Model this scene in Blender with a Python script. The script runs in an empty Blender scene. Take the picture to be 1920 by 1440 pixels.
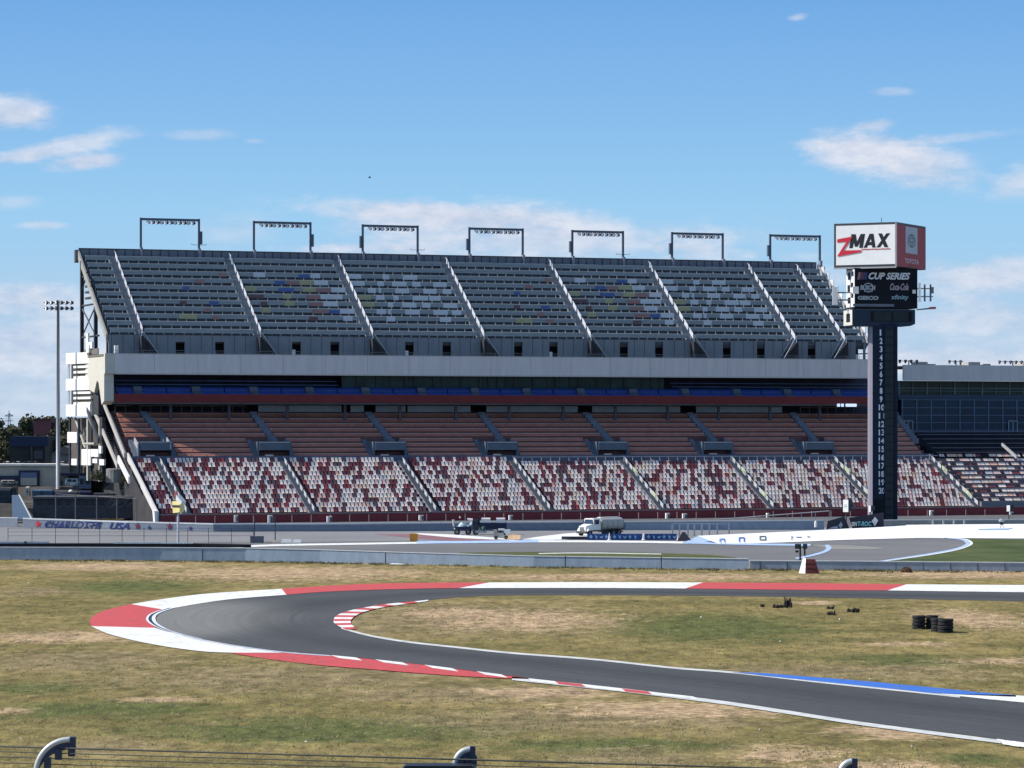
import bpy, math, random
from mathutils import Vector, Matrix
random.seed(11)
R = math.radians
SC = bpy.context.scene
COL = SC.collection

# ---------------------------------------------------------------- camera model
F = 6000.0      # focal length in px of the 1920 px wide photograph
H = 15.0        # camera height
HY = 800.0      # horizon row
def g(px, py, z=0.0):
    Y = (H - z) * F / (py - HY)
    return ((px - 960) / F * Y, Y, z)
def at(px, py, Y):
    return ((px - 960) / F * Y, Y, H - (py - HY) / F * Y)

cam = bpy.data.cameras.new('camera')
cam.sensor_width = 36; cam.lens = 36 * F / 1920
cam.shift_y = (HY - 720) / 1920
cam.clip_start = 1; cam.clip_end = 20000
co = bpy.data.objects.new('camera', cam); COL.objects.link(co)
co.location = (0, 0, H); co.rotation_euler = (R(90), 0, 0)
SC.camera = co

# ---------------------------------------------------------------- materials
MATS = {}
def nd(nt, t, **kw):
    n = nt.nodes.new(t)
    for k, v in kw.items():
        if k in ('operation', 'blend_type', 'data_type', 'noise_dimensions', 'feature', 'sky_type', 'interpolation_type', 'clamp', 'use_clamp'):
            setattr(n, k, v)
        else:
            n.inputs[k].default_value = v
    return n
def mat(name, col, rough=0.7, var=0.12, scale=0.6, metal=0.0, bump=0.0, spec=0.4, stretch=None, col2=None, amt=None):
    """Principled material; colour broken up by object-space noise of two sizes."""
    if name in MATS: return MATS[name]
    m = bpy.data.materials.new(name); m.use_nodes = True
    nt = m.node_tree; L = nt.links
    b = nt.nodes['Principled BSDF']
    b.inputs['Roughness'].default_value = rough
    b.inputs['Metallic'].default_value = metal
    b.inputs['Specular IOR Level'].default_value = spec
    geo = nt.nodes.new('ShaderNodeNewGeometry')
    mp = nt.nodes.new('ShaderNodeMapping')
    L.new(geo.outputs['Position'], mp.inputs['Vector'])
    if stretch: mp.inputs['Scale'].default_value = stretch
    n1 = nd(nt, 'ShaderNodeTexNoise', Scale=scale, Detail=6.0, Roughness=0.65)
    L.new(mp.outputs[0], n1.inputs['Vector'])
    cr = nt.nodes.new('ShaderNodeValToRGB')
    cr.color_ramp.elements[0].position = 0.3; cr.color_ramp.elements[1].position = 0.7
    a = [max(0, c * (1 - var)) for c in col[:3]]
    c2 = col2 if col2 else [min(1, c * (1 + var)) for c in col[:3]]
    cr.color_ramp.elements[0].color = (*a, 1); cr.color_ramp.elements[1].color = (*c2, 1)
    L.new(n1.outputs['Fac'], cr.inputs['Fac'])
    L.new(cr.outputs['Color'], b.inputs['Base Color'])
    if bump:
        bp = nd(nt, 'ShaderNodeBump', Strength=bump, Distance=0.05)
        n2 = nd(nt, 'ShaderNodeTexNoise', Scale=scale * 8, Detail=4.0)
        L.new(mp.outputs[0], n2.inputs['Vector'])
        L.new(n2.outputs['Fac'], bp.inputs['Height']); L.new(bp.outputs[0], b.inputs['Normal'])
    MATS[name] = m
    return m

white = mat('white_paint', (.78, .76, .72), .6, .06)
kwhite = mat('kerb_white', (.70, .69, .64), .65, .16, 1.6)
kred = mat('kerb_red', (.50, .052, .040), .6, .2, 1.4)
kblue = mat('kerb_blue', (.03, .13, .48), .6, .1, .8)
kpale = mat('pale_blue_paint', (.36, .47, .66), .6, .1, .8)
kpink = mat('faded_red_paint', (.22, .10, .11), .8, .2, .5)
bwhite = mat('barrier_white', (.27, .31, .37), .8, .12, 1.5, stretch=(1, 1, .4))
conc = mat('concrete', (.33, .31, .27), .85, .2, .8, bump=.2)
conc_d = mat('concrete_dark', (.10, .10, .10), .85, .3, .5)
fascia_m = mat('fascia_paint', (.60, .565, .545), .75, .10, 1.1, stretch=(1, 1, .12))
steel_l = mat('steel_light', (.42, .42, .43), .5, .1, 1, metal=.3)
steel_d = mat('steel_dark', (.035, .04, .055), .6, .2)
alu = mat('aluminium_bench', (.25, .285, .305), .55, .16, .9, metal=.1, stretch=(.4, .4, 3))
alu2 = mat('aluminium_bench_light', (.22, .25, .275), .55, .1, .9, metal=.1)
alu_step = mat('aluminium_step', (.19, .21, .235), .6, .1)
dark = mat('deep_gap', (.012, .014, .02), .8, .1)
navy = mat('navy', (.006, .012, .045), .6, .15)
blue_seat = mat('blue_seat', (.02, .05, .22), .5, .1)
red_wall = mat('red_wall', (.20, .03, .035), .7, .15, .6)
red_dark = mat('balcony_red', (.16, .02, .02), .7, .15, .6)
red_bench = mat('red_bench', (.33, .125, .085), .6, .18, .7)
red_edge = mat('bench_edge', (.42, .26, .21), .5, .15, .7)
blk = mat('black_panel', (.004, .006, .012), .5, .2, spec=.15)
shaft_m = mat('pylon_navy', (.006, .015, .035), .5, .15, spec=.15)
shaft_p = mat('pylon_screen', (.014, .022, .028), .4, .2, spec=.2)
board_l = mat('board_slate', (.014, .028, .052), .5, .15, spec=.2)
sign_w = mat('sign_white', (.80, .79, .76), .5, .04)
sign_r = mat('sign_red', (.30, .022, .03), .5, .08)
txt_k = mat('letter_black', (.01, .01, .015), .5, .05)
txt_r = mat('letter_red', (.55, .02, .04), .5, .05)
txt_w = mat('letter_white', (.55, .60, .66), .5, .05)
txt_b = mat('letter_blue', (.010, .028, .13), .5, .1)
txt_t = mat('letter_teal', (.25, .60, .58), .5, .05)
grey_b = mat('banner_grey', (.38, .42, .48), .5, .05)
rubber = mat('rubber', (.012, .012, .014), .8, .3, 4, bump=.4)
glass = mat('glass', (.008, .03, .065), .2, .3, .3, spec=.22)
glass2 = mat('glass_green', (.014, .03, .03), .2, .5, .4, spec=.22)
mull = mat('mullion', (.09, .15, .22), .5, .1)
seat_w = mat('seat_white', (.88, .75, .65), .5, .08)
seat_c = mat('seat_cream', (.78, .62, .46), .5, .1)
seat_g = mat('seat_grey', (.56, .54, .52), .5, .08)
seat_m = mat('seat_maroon', (.17, .042, .05), .5, .15)
seat_r = mat('seat_red', (.34, .06, .06), .5, .1)
seat_d = mat('seat_dark', (.12, .075, .085), .5, .2)
seat_p = mat('seat_pink', (.78, .54, .47), .5, .1)
seat_o = mat('seat_orange', (.72, .42, .30), .5, .1)
cov_w = mat('cover_white', (.52, .56, .60), .5, .05)
cov_y = mat('cover_yellow', (.36, .34, .19), .5, .1)
cov_b = mat('cover_blue', (.06, .11, .30), .5, .1)
cov_r = mat('cover_red', (.30, .16, .15), .5, .1)
orange = mat('orange_plastic', (.65, .26, .03), .6, .1)
green_rail = mat('green_banner', (.40, .47, .30), .6, .1)
leaf_d = mat('leaf_dark', (.042, .055, .028), .8, .4, .5)
leaf_l = mat('leaf_light', (.10, .095, .045), .8, .4, .5)
leaf_br = mat('leaf_brown', (.16, .085, .04), .8, .3, .8)
bark = mat('bark', (.07, .05, .035), .9, .2)
banner_k = mat('banner_black', (.022, .02, .035), .6, .15)
bill_b = mat('billboard_blue', (.008, .06, .22), .5, .3, .8)
tank_m = mat('tank_pale', (.42, .39, .34), .45, .1, .8)
truck_w = mat('truck_white', (.74, .72, .66), .35, .05)
brick = mat('maroon_cladding', (.10, .035, .035), .8, .15)
darkbox = mat('dark_cladding', (.02, .035, .05), .8, .3)
bank_m = mat('embankment_earth', (.045, .042, .045), .9, .4, .25, col2=(.10, .09, .075))
ply = mat('plywood', (.62, .40, .22), .7, .15, 2)
skyblue_m = mat('blue_tarp', (.055, .09, .14), .6, .1, .4)
galv = mat('galvanised_pipe', (.50, .51, .50), .4, .06, 6, metal=.2)

def scuff(m):      # rubbed-off tyre marks and grime on painted concrete
    nt = m.node_tree; L = nt.links; b = nt.nodes['Principled BSDF']; src = b.inputs['Base Color'].links[0].from_socket
    geo = [n for n in nt.nodes if n.type == 'NEW_GEOMETRY'][0]; mp = nt.nodes.new('ShaderNodeMapping'); mp.inputs['Scale'].default_value = (.5, .16, 1); L.new(geo.outputs['Position'], mp.inputs['Vector'])
    n = nd(nt, 'ShaderNodeTexNoise', Scale=1.4, Detail=8.0, Roughness=.75); L.new(mp.outputs[0], n.inputs['Vector'])
    r = nt.nodes.new('ShaderNodeMapRange'); L.new(n.outputs['Fac'], r.inputs[0]); r.inputs[1].default_value = .52; r.inputs[2].default_value = .72; r.inputs[4].default_value = .42
    x = nd(nt, 'ShaderNodeMix', data_type='RGBA'); L.new(r.outputs[0], x.inputs[0]); L.new(src, x.inputs[6]); x.inputs[7].default_value = (.12, .11, .10, 1); L.new(x.outputs[2], b.inputs['Base Color'])
for m_ in (kwhite, kred, kblue): scuff(m_)
# asphalt: groove darkening is rubber laid on the racing line, faint streaks
def asphalt(name, c1, c2, scale=.08):
    m = mat(name, c1, .9, 0, scale, col2=c2, spec=.2)
    nt = m.node_tree; L = nt.links; b = nt.nodes['Principled BSDF']
    cr = [n for n in nt.nodes if n.type == 'VALTORGB'][0]
    geo = [n for n in nt.nodes if n.type == 'NEW_GEOMETRY'][0]
    n2 = nd(nt, 'ShaderNodeTexNoise', Scale=1.3, Detail=8.0, Roughness=.7)
    L.new(geo.outputs['Position'], n2.inputs['Vector'])
    mx = nd(nt, 'ShaderNodeMix', data_type='RGBA', blend_type='MULTIPLY')
    mx.inputs[0].default_value = .55
    L.new(cr.outputs['Color'], mx.inputs[6]); L.new(n2.outputs['Color'], mx.inputs[7])
    hs = nd(nt, 'ShaderNodeHueSaturation', Saturation=.35, Value=1.5)
    L.new(mx.outputs[2], hs.inputs['Color']); L.new(hs.outputs[0], b.inputs['Base Color'])
    return m
asph = asphalt('asphalt_road', (.046, .050, .055), (.060, .063, .066))
asph_w = asphalt('asphalt_worn', (.10, .10, .093), (.125, .123, .112))
asph_f = asphalt('asphalt_oval', (.155, .15, .15), (.20, .19, .185), .05)
asph_m = asphalt('asphalt_infield', (.115, .11, .105), (.15, .145, .135), .05)

# grass: big dry patches at their real places on the ground, noise-broken edges
def patch(px, py, rx, ry):
    x, Y, _ = g(px, py)
    return (x, Y, rx * Y / F, ry * Y * Y / (F * H))
def ground_mat():
    m = bpy.data.materials.new('dry_grass'); m.use_nodes = True
    nt = m.node_tree; L = nt.links; b = nt.nodes['Principled BSDF']
    b.inputs['Roughness'].default_value = .95; b.inputs['Specular IOR Level'].default_value = .1
    geo = nt.nodes.new('ShaderNodeNewGeometry'); P = geo.outputs['Position']
    def noise(s, d=6, r=.6, st=(1, 1, 1)):
        mp = nt.nodes.new('ShaderNodeMapping'); mp.inputs['Scale'].default_value = st
        L.new(P, mp.inputs['Vector'])
        n = nd(nt, 'ShaderNodeTexNoise', Scale=s, Detail=float(d), Roughness=r)
        L.new(mp.outputs[0], n.inputs['Vector']); return n.outputs['Fac']
    def math_(op, a, c, clamp=False):
        n = nt.nodes.new('ShaderNodeMath'); n.operation = op; n.use_clamp = clamp
        for i, v in enumerate((a, c)):
            if isinstance(v, (int, float)): n.inputs[i].default_value = v
            else: L.new(v, n.inputs[i])
        return n.outputs[0]
    def mix(f, a, c):
        n = nd(nt, 'ShaderNodeMix', data_type='RGBA')
        L.new(f, n.inputs[0])
        for i, v in ((6, a), (7, c)):
            if isinstance(v, tuple): n.inputs[i].default_value = (*v, 1)
            else: L.new(v, n.inputs[i])
        return n.outputs[2]
    def ramp(v, a, c):
        n = nt.nodes.new('ShaderNodeMapRange'); n.inputs[1].default_value = a; n.inputs[2].default_value = c
        n.clamp = True; n.interpolation_type = 'SMOOTHSTEP'
        L.new(v, n.inputs[0]); return n.outputs[0]
    nz_b = noise(.09, 5, .6); nz_m = noise(.35, 6, .65); nz_f = noise(1.6, 6, .7); nz_ff = noise(5, 3, .7); nz_s = noise(1.0, 7, .72, (1, .38, 1)); nz_t = noise(.42, 4, .6, (1, .45, 1))
    def ell(ps):
        out = None
        for (x, y, rx, ry) in ps:
            s = nt.nodes.new('ShaderNodeVectorMath'); s.operation = 'SUBTRACT'; L.new(P, s.inputs[0]); s.inputs[1].default_value = (x, y, 0)
            q = nt.nodes.new('ShaderNodeVectorMath'); q.operation = 'MULTIPLY'; L.new(s.outputs[0], q.inputs[0]); q.inputs[1].default_value = (1 / rx, 1 / ry, 0)
            l = nt.nodes.new('ShaderNodeVectorMath'); l.operation = 'LENGTH'; L.new(q.outputs[0], l.inputs[0])
            v = math_('SUBTRACT', 1.35, l.outputs['Value'])
            out = v if out is None else math_('MAXIMUM', out, v)
        return out
    nzc = math_('ADD', math_('MULTIPLY', math_('SUBTRACT', nz_m, .5), 2.3), math_('MULTIPLY', math_('SUBTRACT', nz_f, .5), 1.9))
    tan = ell([patch(560, 1075, 300, 16), patch(200, 1062, 200, 9), patch(850, 1150, 120, 12), patch(980, 1163, 190, 22), patch(1480, 1415, 130, 18),
               patch(1640, 1440, 200, 16), patch(1250, 1330, 260, 20), patch(1000, 1298, 150, 12), patch(300, 1312, 90, 6),
               patch(10, 1334, 55, 8), patch(110, 1195, 170, 13), patch(1700, 1208, 90, 5), patch(1880, 1240, 130, 7),
               patch(1200, 1082, 420, 8), patch(1800, 1078, 250, 9), patch(1820, 1160, 110, 22), patch(1700, 1372, 160, 16), patch(1530, 1130, 50, 5)])
    brown = ell([patch(520, 1270, 420, 34), patch(150, 1240, 260, 26), patch(700, 1180, 60, 14), patch(860, 1300, 360, 22), patch(1100, 1350, 400, 30), patch(300, 1140, 60, 10),
                 patch(860, 1160, 330, 40), patch(1600, 1260, 380, 20), patch(200, 1400, 120, 20), patch(60, 1110, 90, 10), patch(1180, 1420, 160, 22)])
    green = ell([patch(1330, 1175, 230, 30), patch(250, 1100, 140, 14), patch(620, 1370, 420, 28), patch(200, 1330, 240, 20), patch(1830, 1425, 90, 14), patch(60, 1290, 120, 12), patch(1150, 1400, 240, 20), patch(1700, 1240, 160, 14)])
    gcol = mix(ramp(nz_b, .35, .65), (.148, .122, .042), (.235, .182, .070))
    gcol = mix(ramp(math_('ADD', green, nzc), .1, .9), gcol, (.098, .106, .032))
    bcol = mix(ramp(nz_m, .35, .65), (.165, .128, .064), (.27, .205, .105))
    c = mix(math_('MULTIPLY', ramp(math_('ADD', brown, nzc), .2, 1.0), .85), gcol, bcol)
    tcol = mix(ramp(nz_f, .3, .7), (.33, .225, .13), (.46, .325, .195))
    c = mix(math_('MULTIPLY', ramp(math_('ADD', tan, nzc), .12, 1.05), .88), c, tcol)
    # clumps
    var = nt.nodes.new('ShaderNodeHueSaturation'); L.new(c, var.inputs['Color'])
    val = math_('ADD', math_('MULTIPLY', nz_f, 1.3), math_('ADD', math_('MULTIPLY', nz_s, 2.5), math_('MULTIPLY', nz_t, 1.1))); val = math_('ADD', val, -1.39)
    L.new(val, var.inputs['Value'])
    L.new(var.outputs[0], b.inputs['Base Color'])
    bp = nd(nt, 'ShaderNodeBump', Strength=.9, Distance=.25); L.new(nz_f, bp.inputs['Height']); L.new(bp.outputs[0], b.inputs['Normal'])
    return m
grass_m = ground_mat()
lawn = mat('green_lawn', (.055, .085, .028), .95, .3, .15, col2=(.13, .13, .05), spec=.1)

# ---------------------------------------------------------------- mesh builder
class MB:
    def __init__(s): s.v = []; s.f = []; s.m = []
    def poly(s, pts, mi=0):
        k = len(s.v); s.v += [tuple(p) for p in pts]; s.f.append(tuple(range(k, k + len(pts)))); s.m.append(mi)
    def box(s, a, b, mi=0, skip=()):
        x0, y0, z0 = a; x1, y1, z1 = b
        k = len(s.v)
        s.v += [(x0, y0, z0), (x1, y0, z0), (x1, y1, z0), (x0, y1, z0), (x0, y0, z1), (x1, y0, z1), (x1, y1, z1), (x0, y1, z1)]
        for n, q in (('b', (0, 3, 2, 1)), ('t', (4, 5, 6, 7)), ('f', (0, 1, 5, 4)), ('r', (1, 2, 6, 5)), ('k', (2, 3, 7, 6)), ('l', (3, 0, 4, 7))):
            if n not in skip: s.f.append(tuple(k + i for i in q)); s.m.append(mi)
    def hexa(s, lo, hi, mi=0):      # two quads bottom/top, any 8 points
        k = len(s.v); s.v += [tuple(p) for p in lo] + [tuple(p) for p in hi]
        for q in ((0, 3, 2, 1), (4, 5, 6, 7), (0, 1, 5, 4), (1, 2, 6, 5), (2, 3, 7, 6), (3, 0, 4, 7)):
            s.f.append(tuple(k + i for i in q)); s.m.append(mi)
    def prism(s, prof, x0, x1, mi=0):   # profile (y,z) closed, extruded along x
        k = len(s.v); n = len(prof)
        s.v += [(x0, y, z) for y, z in prof] + [(x1, y, z) for y, z in prof]
        for i in range(n):
            j = (i + 1) % n; s.f.append((k + i, k + j, k + n + j, k + n + i)); s.m.append(mi)
        s.f.append(tuple(k + i for i in reversed(range(n)))); s.m.append(mi)
        s.f.append(tuple(k + n + i for i in range(n))); s.m.append(mi)
    def tube(s, p, q, r, r2=None, seg=8, mi=0, cap=True):
        p = Vector(p); q = Vector(q); d = (q - p).normalized(); r2 = r if r2 is None else r2
        a = d.cross(Vector((0, 0, 1)));
        if a.length < 1e-4: a = Vector((1, 0, 0))
        a.normalize(); b = d.cross(a); k = len(s.v)
        for c, rr in ((p, r), (q, r2)):
            for i in range(seg):
                t = 2 * math.pi * i / seg; s.v.append(tuple(c + a * rr * math.cos(t) + b * rr * math.sin(t)))
        for i in range(seg):
            j = (i + 1) % seg; s.f.append((k + i, k + j, k + seg + j, k + seg + i)); s.m.append(mi)
        if cap:
            s.f.append(tuple(k + i for i in range(seg))); s.m.append(mi)
            s.f.append(tuple(k + seg + i for i in reversed(range(seg)))); s.m.append(mi)
    def sweep(s, pts, r, seg=12, mi=0):     # pipe through points in the xz plane
        k = len(s.v); n = len(pts)
        for i, p in enumerate(pts):
            a = Vector(pts[max(0, i - 1)]); b = Vector(pts[min(n - 1, i + 1)]); d = (b - a).normalized(); e = Vector((0, 1, 0)); f = d.cross(e)
            for j in range(seg): t = 2 * math.pi * j / seg; s.v.append(tuple(Vector(p) + e * r * math.cos(t) + f * r * math.sin(t)))
        for i in range(n - 1):
            for j in range(seg): j2 = (j + 1) % seg; s.f.append((k + i * seg + j, k + i * seg + j2, k + (i + 1) * seg + j2, k + (i + 1) * seg + j)); s.m.append(mi)
        s.f.append(tuple(k + (n - 1) * seg + j for j in range(seg))); s.m.append(mi)
    def lathe(s, c, prof, seg=16, mi=0, axis='z'):
        k = len(s.v); n = len(prof)
        for r, h in prof:
            for i in range(seg):
                t = 2 * math.pi * i / seg; a, b = r * math.cos(t), r * math.sin(t)
                if axis == 'z': s.v.append((c[0] + a, c[1] + b, c[2] + h))
                elif axis == 'y': s.v.append((c[0] + a, c[1] + h, c[2] + b))
                else: s.v.append((c[0] + h, c[1] + a, c[2] + b))
        for j in range(n - 1):
            for i in range(seg):
                i2 = (i + 1) % seg; s.f.append((k + j * seg + i, k + j * seg + i2, k + (j + 1) * seg + i2, k + (j + 1) * seg + i)); s.m.append(mi)
    def blob(s, c, r, mi=0, seg=7, rings=5, jit=.25):
        k = len(s.v)
        for j in range(rings + 1):
            ph = math.pi * j / rings
            for i in range(seg):
                t = 2 * math.pi * i / seg; q = 1 + random.uniform(-jit, jit)
                s.v.append((c[0] + r[0] * q * math.sin(ph) * math.cos(t), c[1] + r[1] * q * math.sin(ph) * math.sin(t), c[2] + r[2] * math.cos(ph) * q))
        for j in range(rings):
            for i in range(seg):
                i2 = (i + 1) % seg; s.f.append((k + j * seg + i, k + (j + 1) * seg + i, k + (j + 1) * seg + i2, k + j * seg + i2)); s.m.append(mi)
    def mesh(s, name, mats, smooth=False):
        me = bpy.data.meshes.new(name); me.from_pydata(s.v, [], s.f)
        for m in (mats if isinstance(mats, (list, tuple)) else [mats]): me.materials.append(m)
        me.polygons.foreach_set('material_index', s.m)
        if smooth: me.polygons.foreach_set('use_smooth', [True] * len(s.f))
        me.update(); return me
    def build(s, name, mats, parent=None, smooth=False):
        o = bpy.data.objects.new(name, s.mesh(name, mats, smooth)); COL.objects.link(o)
        if parent: o.parent = parent
        return o

def tag(o, label=None, cat=None, group=None, kind=None):
    if label: o['label'] = label
    if cat: o['category'] = cat
    if group: o['group'] = group
    if kind: o['kind'] = kind
    return o
def thing(name, label, cat, loc=(0, 0, 0), rz=0, group=None):
    o = bpy.data.objects.new(name, None); COL.objects.link(o); o.empty_display_size = .5
    o.location = loc; o.rotation_euler = (0, 0, rz)
    return tag(o, label, cat, group)
def children(o): return [c for c in COL.objects if c.parent == o]
def dup(root, loc, rz=0, label=None):
    def cp(o, par):
        c = o.copy(); COL.objects.link(c); c.parent = par
        for ch in kids.get(o.name, []): cp(ch, c)
        return c
    kids = {}
    for o in list(COL.objects):
        if o.parent: kids.setdefault(o.parent.name, []).append(o)
    c = cp(root, None); c.location = loc; c.rotation_euler = (0, 0, rz)
    if label: c['label'] = label
    return c

def text_mesh(s, w, h, bold=0.0, shear=0.0, th=.02):
    cu = bpy.data.curves.new('lettering', 'FONT'); cu.body = s; cu.size = 1; cu.offset = bold; cu.shear = shear; cu.resolution_u = 3
    cu.extrude = .01
    o = bpy.data.objects.new('lettering', cu); COL.objects.link(o)
    bpy.context.view_layer.update()
    dg = bpy.context.evaluated_depsgraph_get()
    me = bpy.data.meshes.new_from_object(o.evaluated_get(dg))
    bpy.data.objects.remove(o); bpy.data.curves.remove(cu)
    xs = [v.co.x for v in me.vertices]; ys = [v.co.y for v in me.vertices]; zs = [v.co.z for v in me.vertices]
    x0, x1, y0, y1, z0, z1 = min(xs), max(xs), min(ys), max(ys), min(zs), max(zs)
    for v in me.vertices:
        x, y, z = v.co
        v.co = ((x - x0) / (x1 - x0) * w, -((z - z0) / (z1 - z0)) * th, (y - y0) / (y1 - y0) * h)
    me.materials.clear()
    return me
def text(s, w, h, m, parent, loc, rz=0, bold=0, shear=0, name='lettering', th=.02):
    me = text_mesh(s, w, h, bold, shear, th); me.materials.append(m)
    o = bpy.data.objects.new(name, me); COL.objects.link(o); o.parent = parent; o.location = loc; o.rotation_euler = (0, 0, rz)
    return o

# ---------------------------------------------------------------- ground helpers
def smooth(pts, n=8):
    out = []
    P = [pts[0]] + list(pts) + [pts[-1]]
    for i in range(1, len(P) - 2):
        p0, p1, p2, p3 = P[i - 1], P[i], P[i + 1], P[i + 2]
        for k in range(n):
            t = k / n
            out.append(tuple(.5 * ((2 * b) + (-a + c) * t + (2 * a - 5 * b + 4 * c - d) * t * t + (-a + 3 * b - 3 * c + d) * t ** 3)
                             for a, b, c, d in zip(p0, p1, p2, p3)))
    out.append(tuple(pts[-1])); return out
def resample(pts, n):
    d = [0]
    for a, b in zip(pts, pts[1:]): d.append(d[-1] + math.dist(a, b))
    out = []; j = 0
    for i in range(n + 1):
        t = d[-1] * i / n
        while j < len(d) - 2 and d[j + 1] < t: j += 1
        u = 0 if d[j + 1] == d[j] else (t - d[j]) / (d[j + 1] - d[j])
        out.append(tuple(a + (b - a) * u for a, b in zip(pts[j], pts[j + 1])))
    return out
def strip(name, A, B, m, z=.02, z2=None, n=60, sm=True, kind='structure', jit=0):
    """ground sheet between two edge lines given as (px,py) of points on the ground"""
    z2 = z if z2 is None else z2
    a = [g(x, y, z)[:2] for x, y in A]; b = [g(x, y, z2)[:2] for x, y in B]
    if sm: a = smooth(a); b = smooth(b)
    a = resample(a, n); b = resample(b, n)
    mb = MB(); mb.v = [(x + random.uniform(-jit, jit), y + random.uniform(-jit, jit) * 4, z) for x, y in a] + [(x + random.uniform(-jit, jit), y + random.uniform(-jit, jit) * 4, z2) for x, y in b]
    for i in range(n): mb.f.append((i, i + 1, n + 2 + i, n + 1 + i)); mb.m.append(0)
    o = mb.build(name, m); tag(o, kind=kind); return o
def sheet(name, pts, m, z=.01, kind='structure', sm=False):
    p = [g(x, y, z) for x, y in pts]
    if sm: p = smooth(p + [p[0]])[:-1]
    mb = MB(); mb.poly(p); o = mb.build(name, m); tag(o, kind=kind); return o

# ---------------------------------------------------------------- ground
gx = MB()
NX, NY = 60, 80
gx.poly([(-4000, -300, 0), (4000, -300, 0), (4000, 12000, 0), (-4000, 12000, 0)])
tag(gx.build('ground', grass_m), kind='structure')
# infield road course ------------------------------------------------
outer = [(2600, 1118.5), (1700, 1106), (1440, 1104.5), (1200, 1102), (960, 1101), (800, 1103), (650, 1107.5), (537, 1114), (440, 1122), (380, 1130), (325, 1139), (301, 1149),
         (293, 1159), (298, 1172), (320, 1183), (352, 1193), (425, 1207), (525, 1221), (620, 1228.5), (700, 1236), (800, 1247), (895, 1259), (990, 1271),
         (1100, 1283), (1210, 1295), (1360, 1314), (1610, 1352), (1875, 1386), (2300, 1441.5)]
inner = [(2600, 1140.5), (1700, 1123), (1440, 1118.5), (1200, 1116), (960, 1116), (870, 1119), (803, 1125), (730, 1132), (690, 1138), (655, 1145), (632, 1154), (625, 1164), (632, 1172), (645, 1179),
         (690, 1191), (760, 1203), (850, 1213), (960, 1224.5), (1110, 1236), (1260, 1252), (1380, 1262), (1560, 1282), (1710, 1297), (1800, 1306), (2300, 1351)]
def splitline(L, i): return L[:i + 1], L[i:]
oa, ob = splitline(outer, 12); ia, ib = splitline(inner, 11)
def road(name, A1, B1, A2, B2, m, z):
    a = resample(smooth([g(x, y, z)[:2] for x, y in A1]), 80) + resample(smooth([g(x, y, z)[:2] for x, y in A2]), 80)[1:]
    b = resample(smooth([g(x, y, z)[:2] for x, y in B1]), 80) + resample(smooth([g(x, y, z)[:2] for x, y in B2]), 80)[1:]
    mb = MB(); n = len(a)
    W = 8
    for j in range(W + 1):
        for i in range(n):
            t = j / W; mb.v.append((a[i][0] * (1 - t) + b[i][0] * t, a[i][1] * (1 - t) + b[i][1] * t, z))
    for j in range(W):
        for i in range(n - 1):
            k = j * n + i; mb.f.append((k, k + 1, k + n + 1, k + n)); mb.m.append(0)
    road.ab = (a, b)
    o = mb.build(name, m); uv = o.data.uv_layers.new(name='lane')
    for p in o.data.polygons:
        for li_ in p.loop_indices:
            vi = o.data.loops[li_].vertex_index; uv.data[li_].uv = ((vi % n) / n, (vi // n) / W)
    return tag(o, kind='structure')
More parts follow.
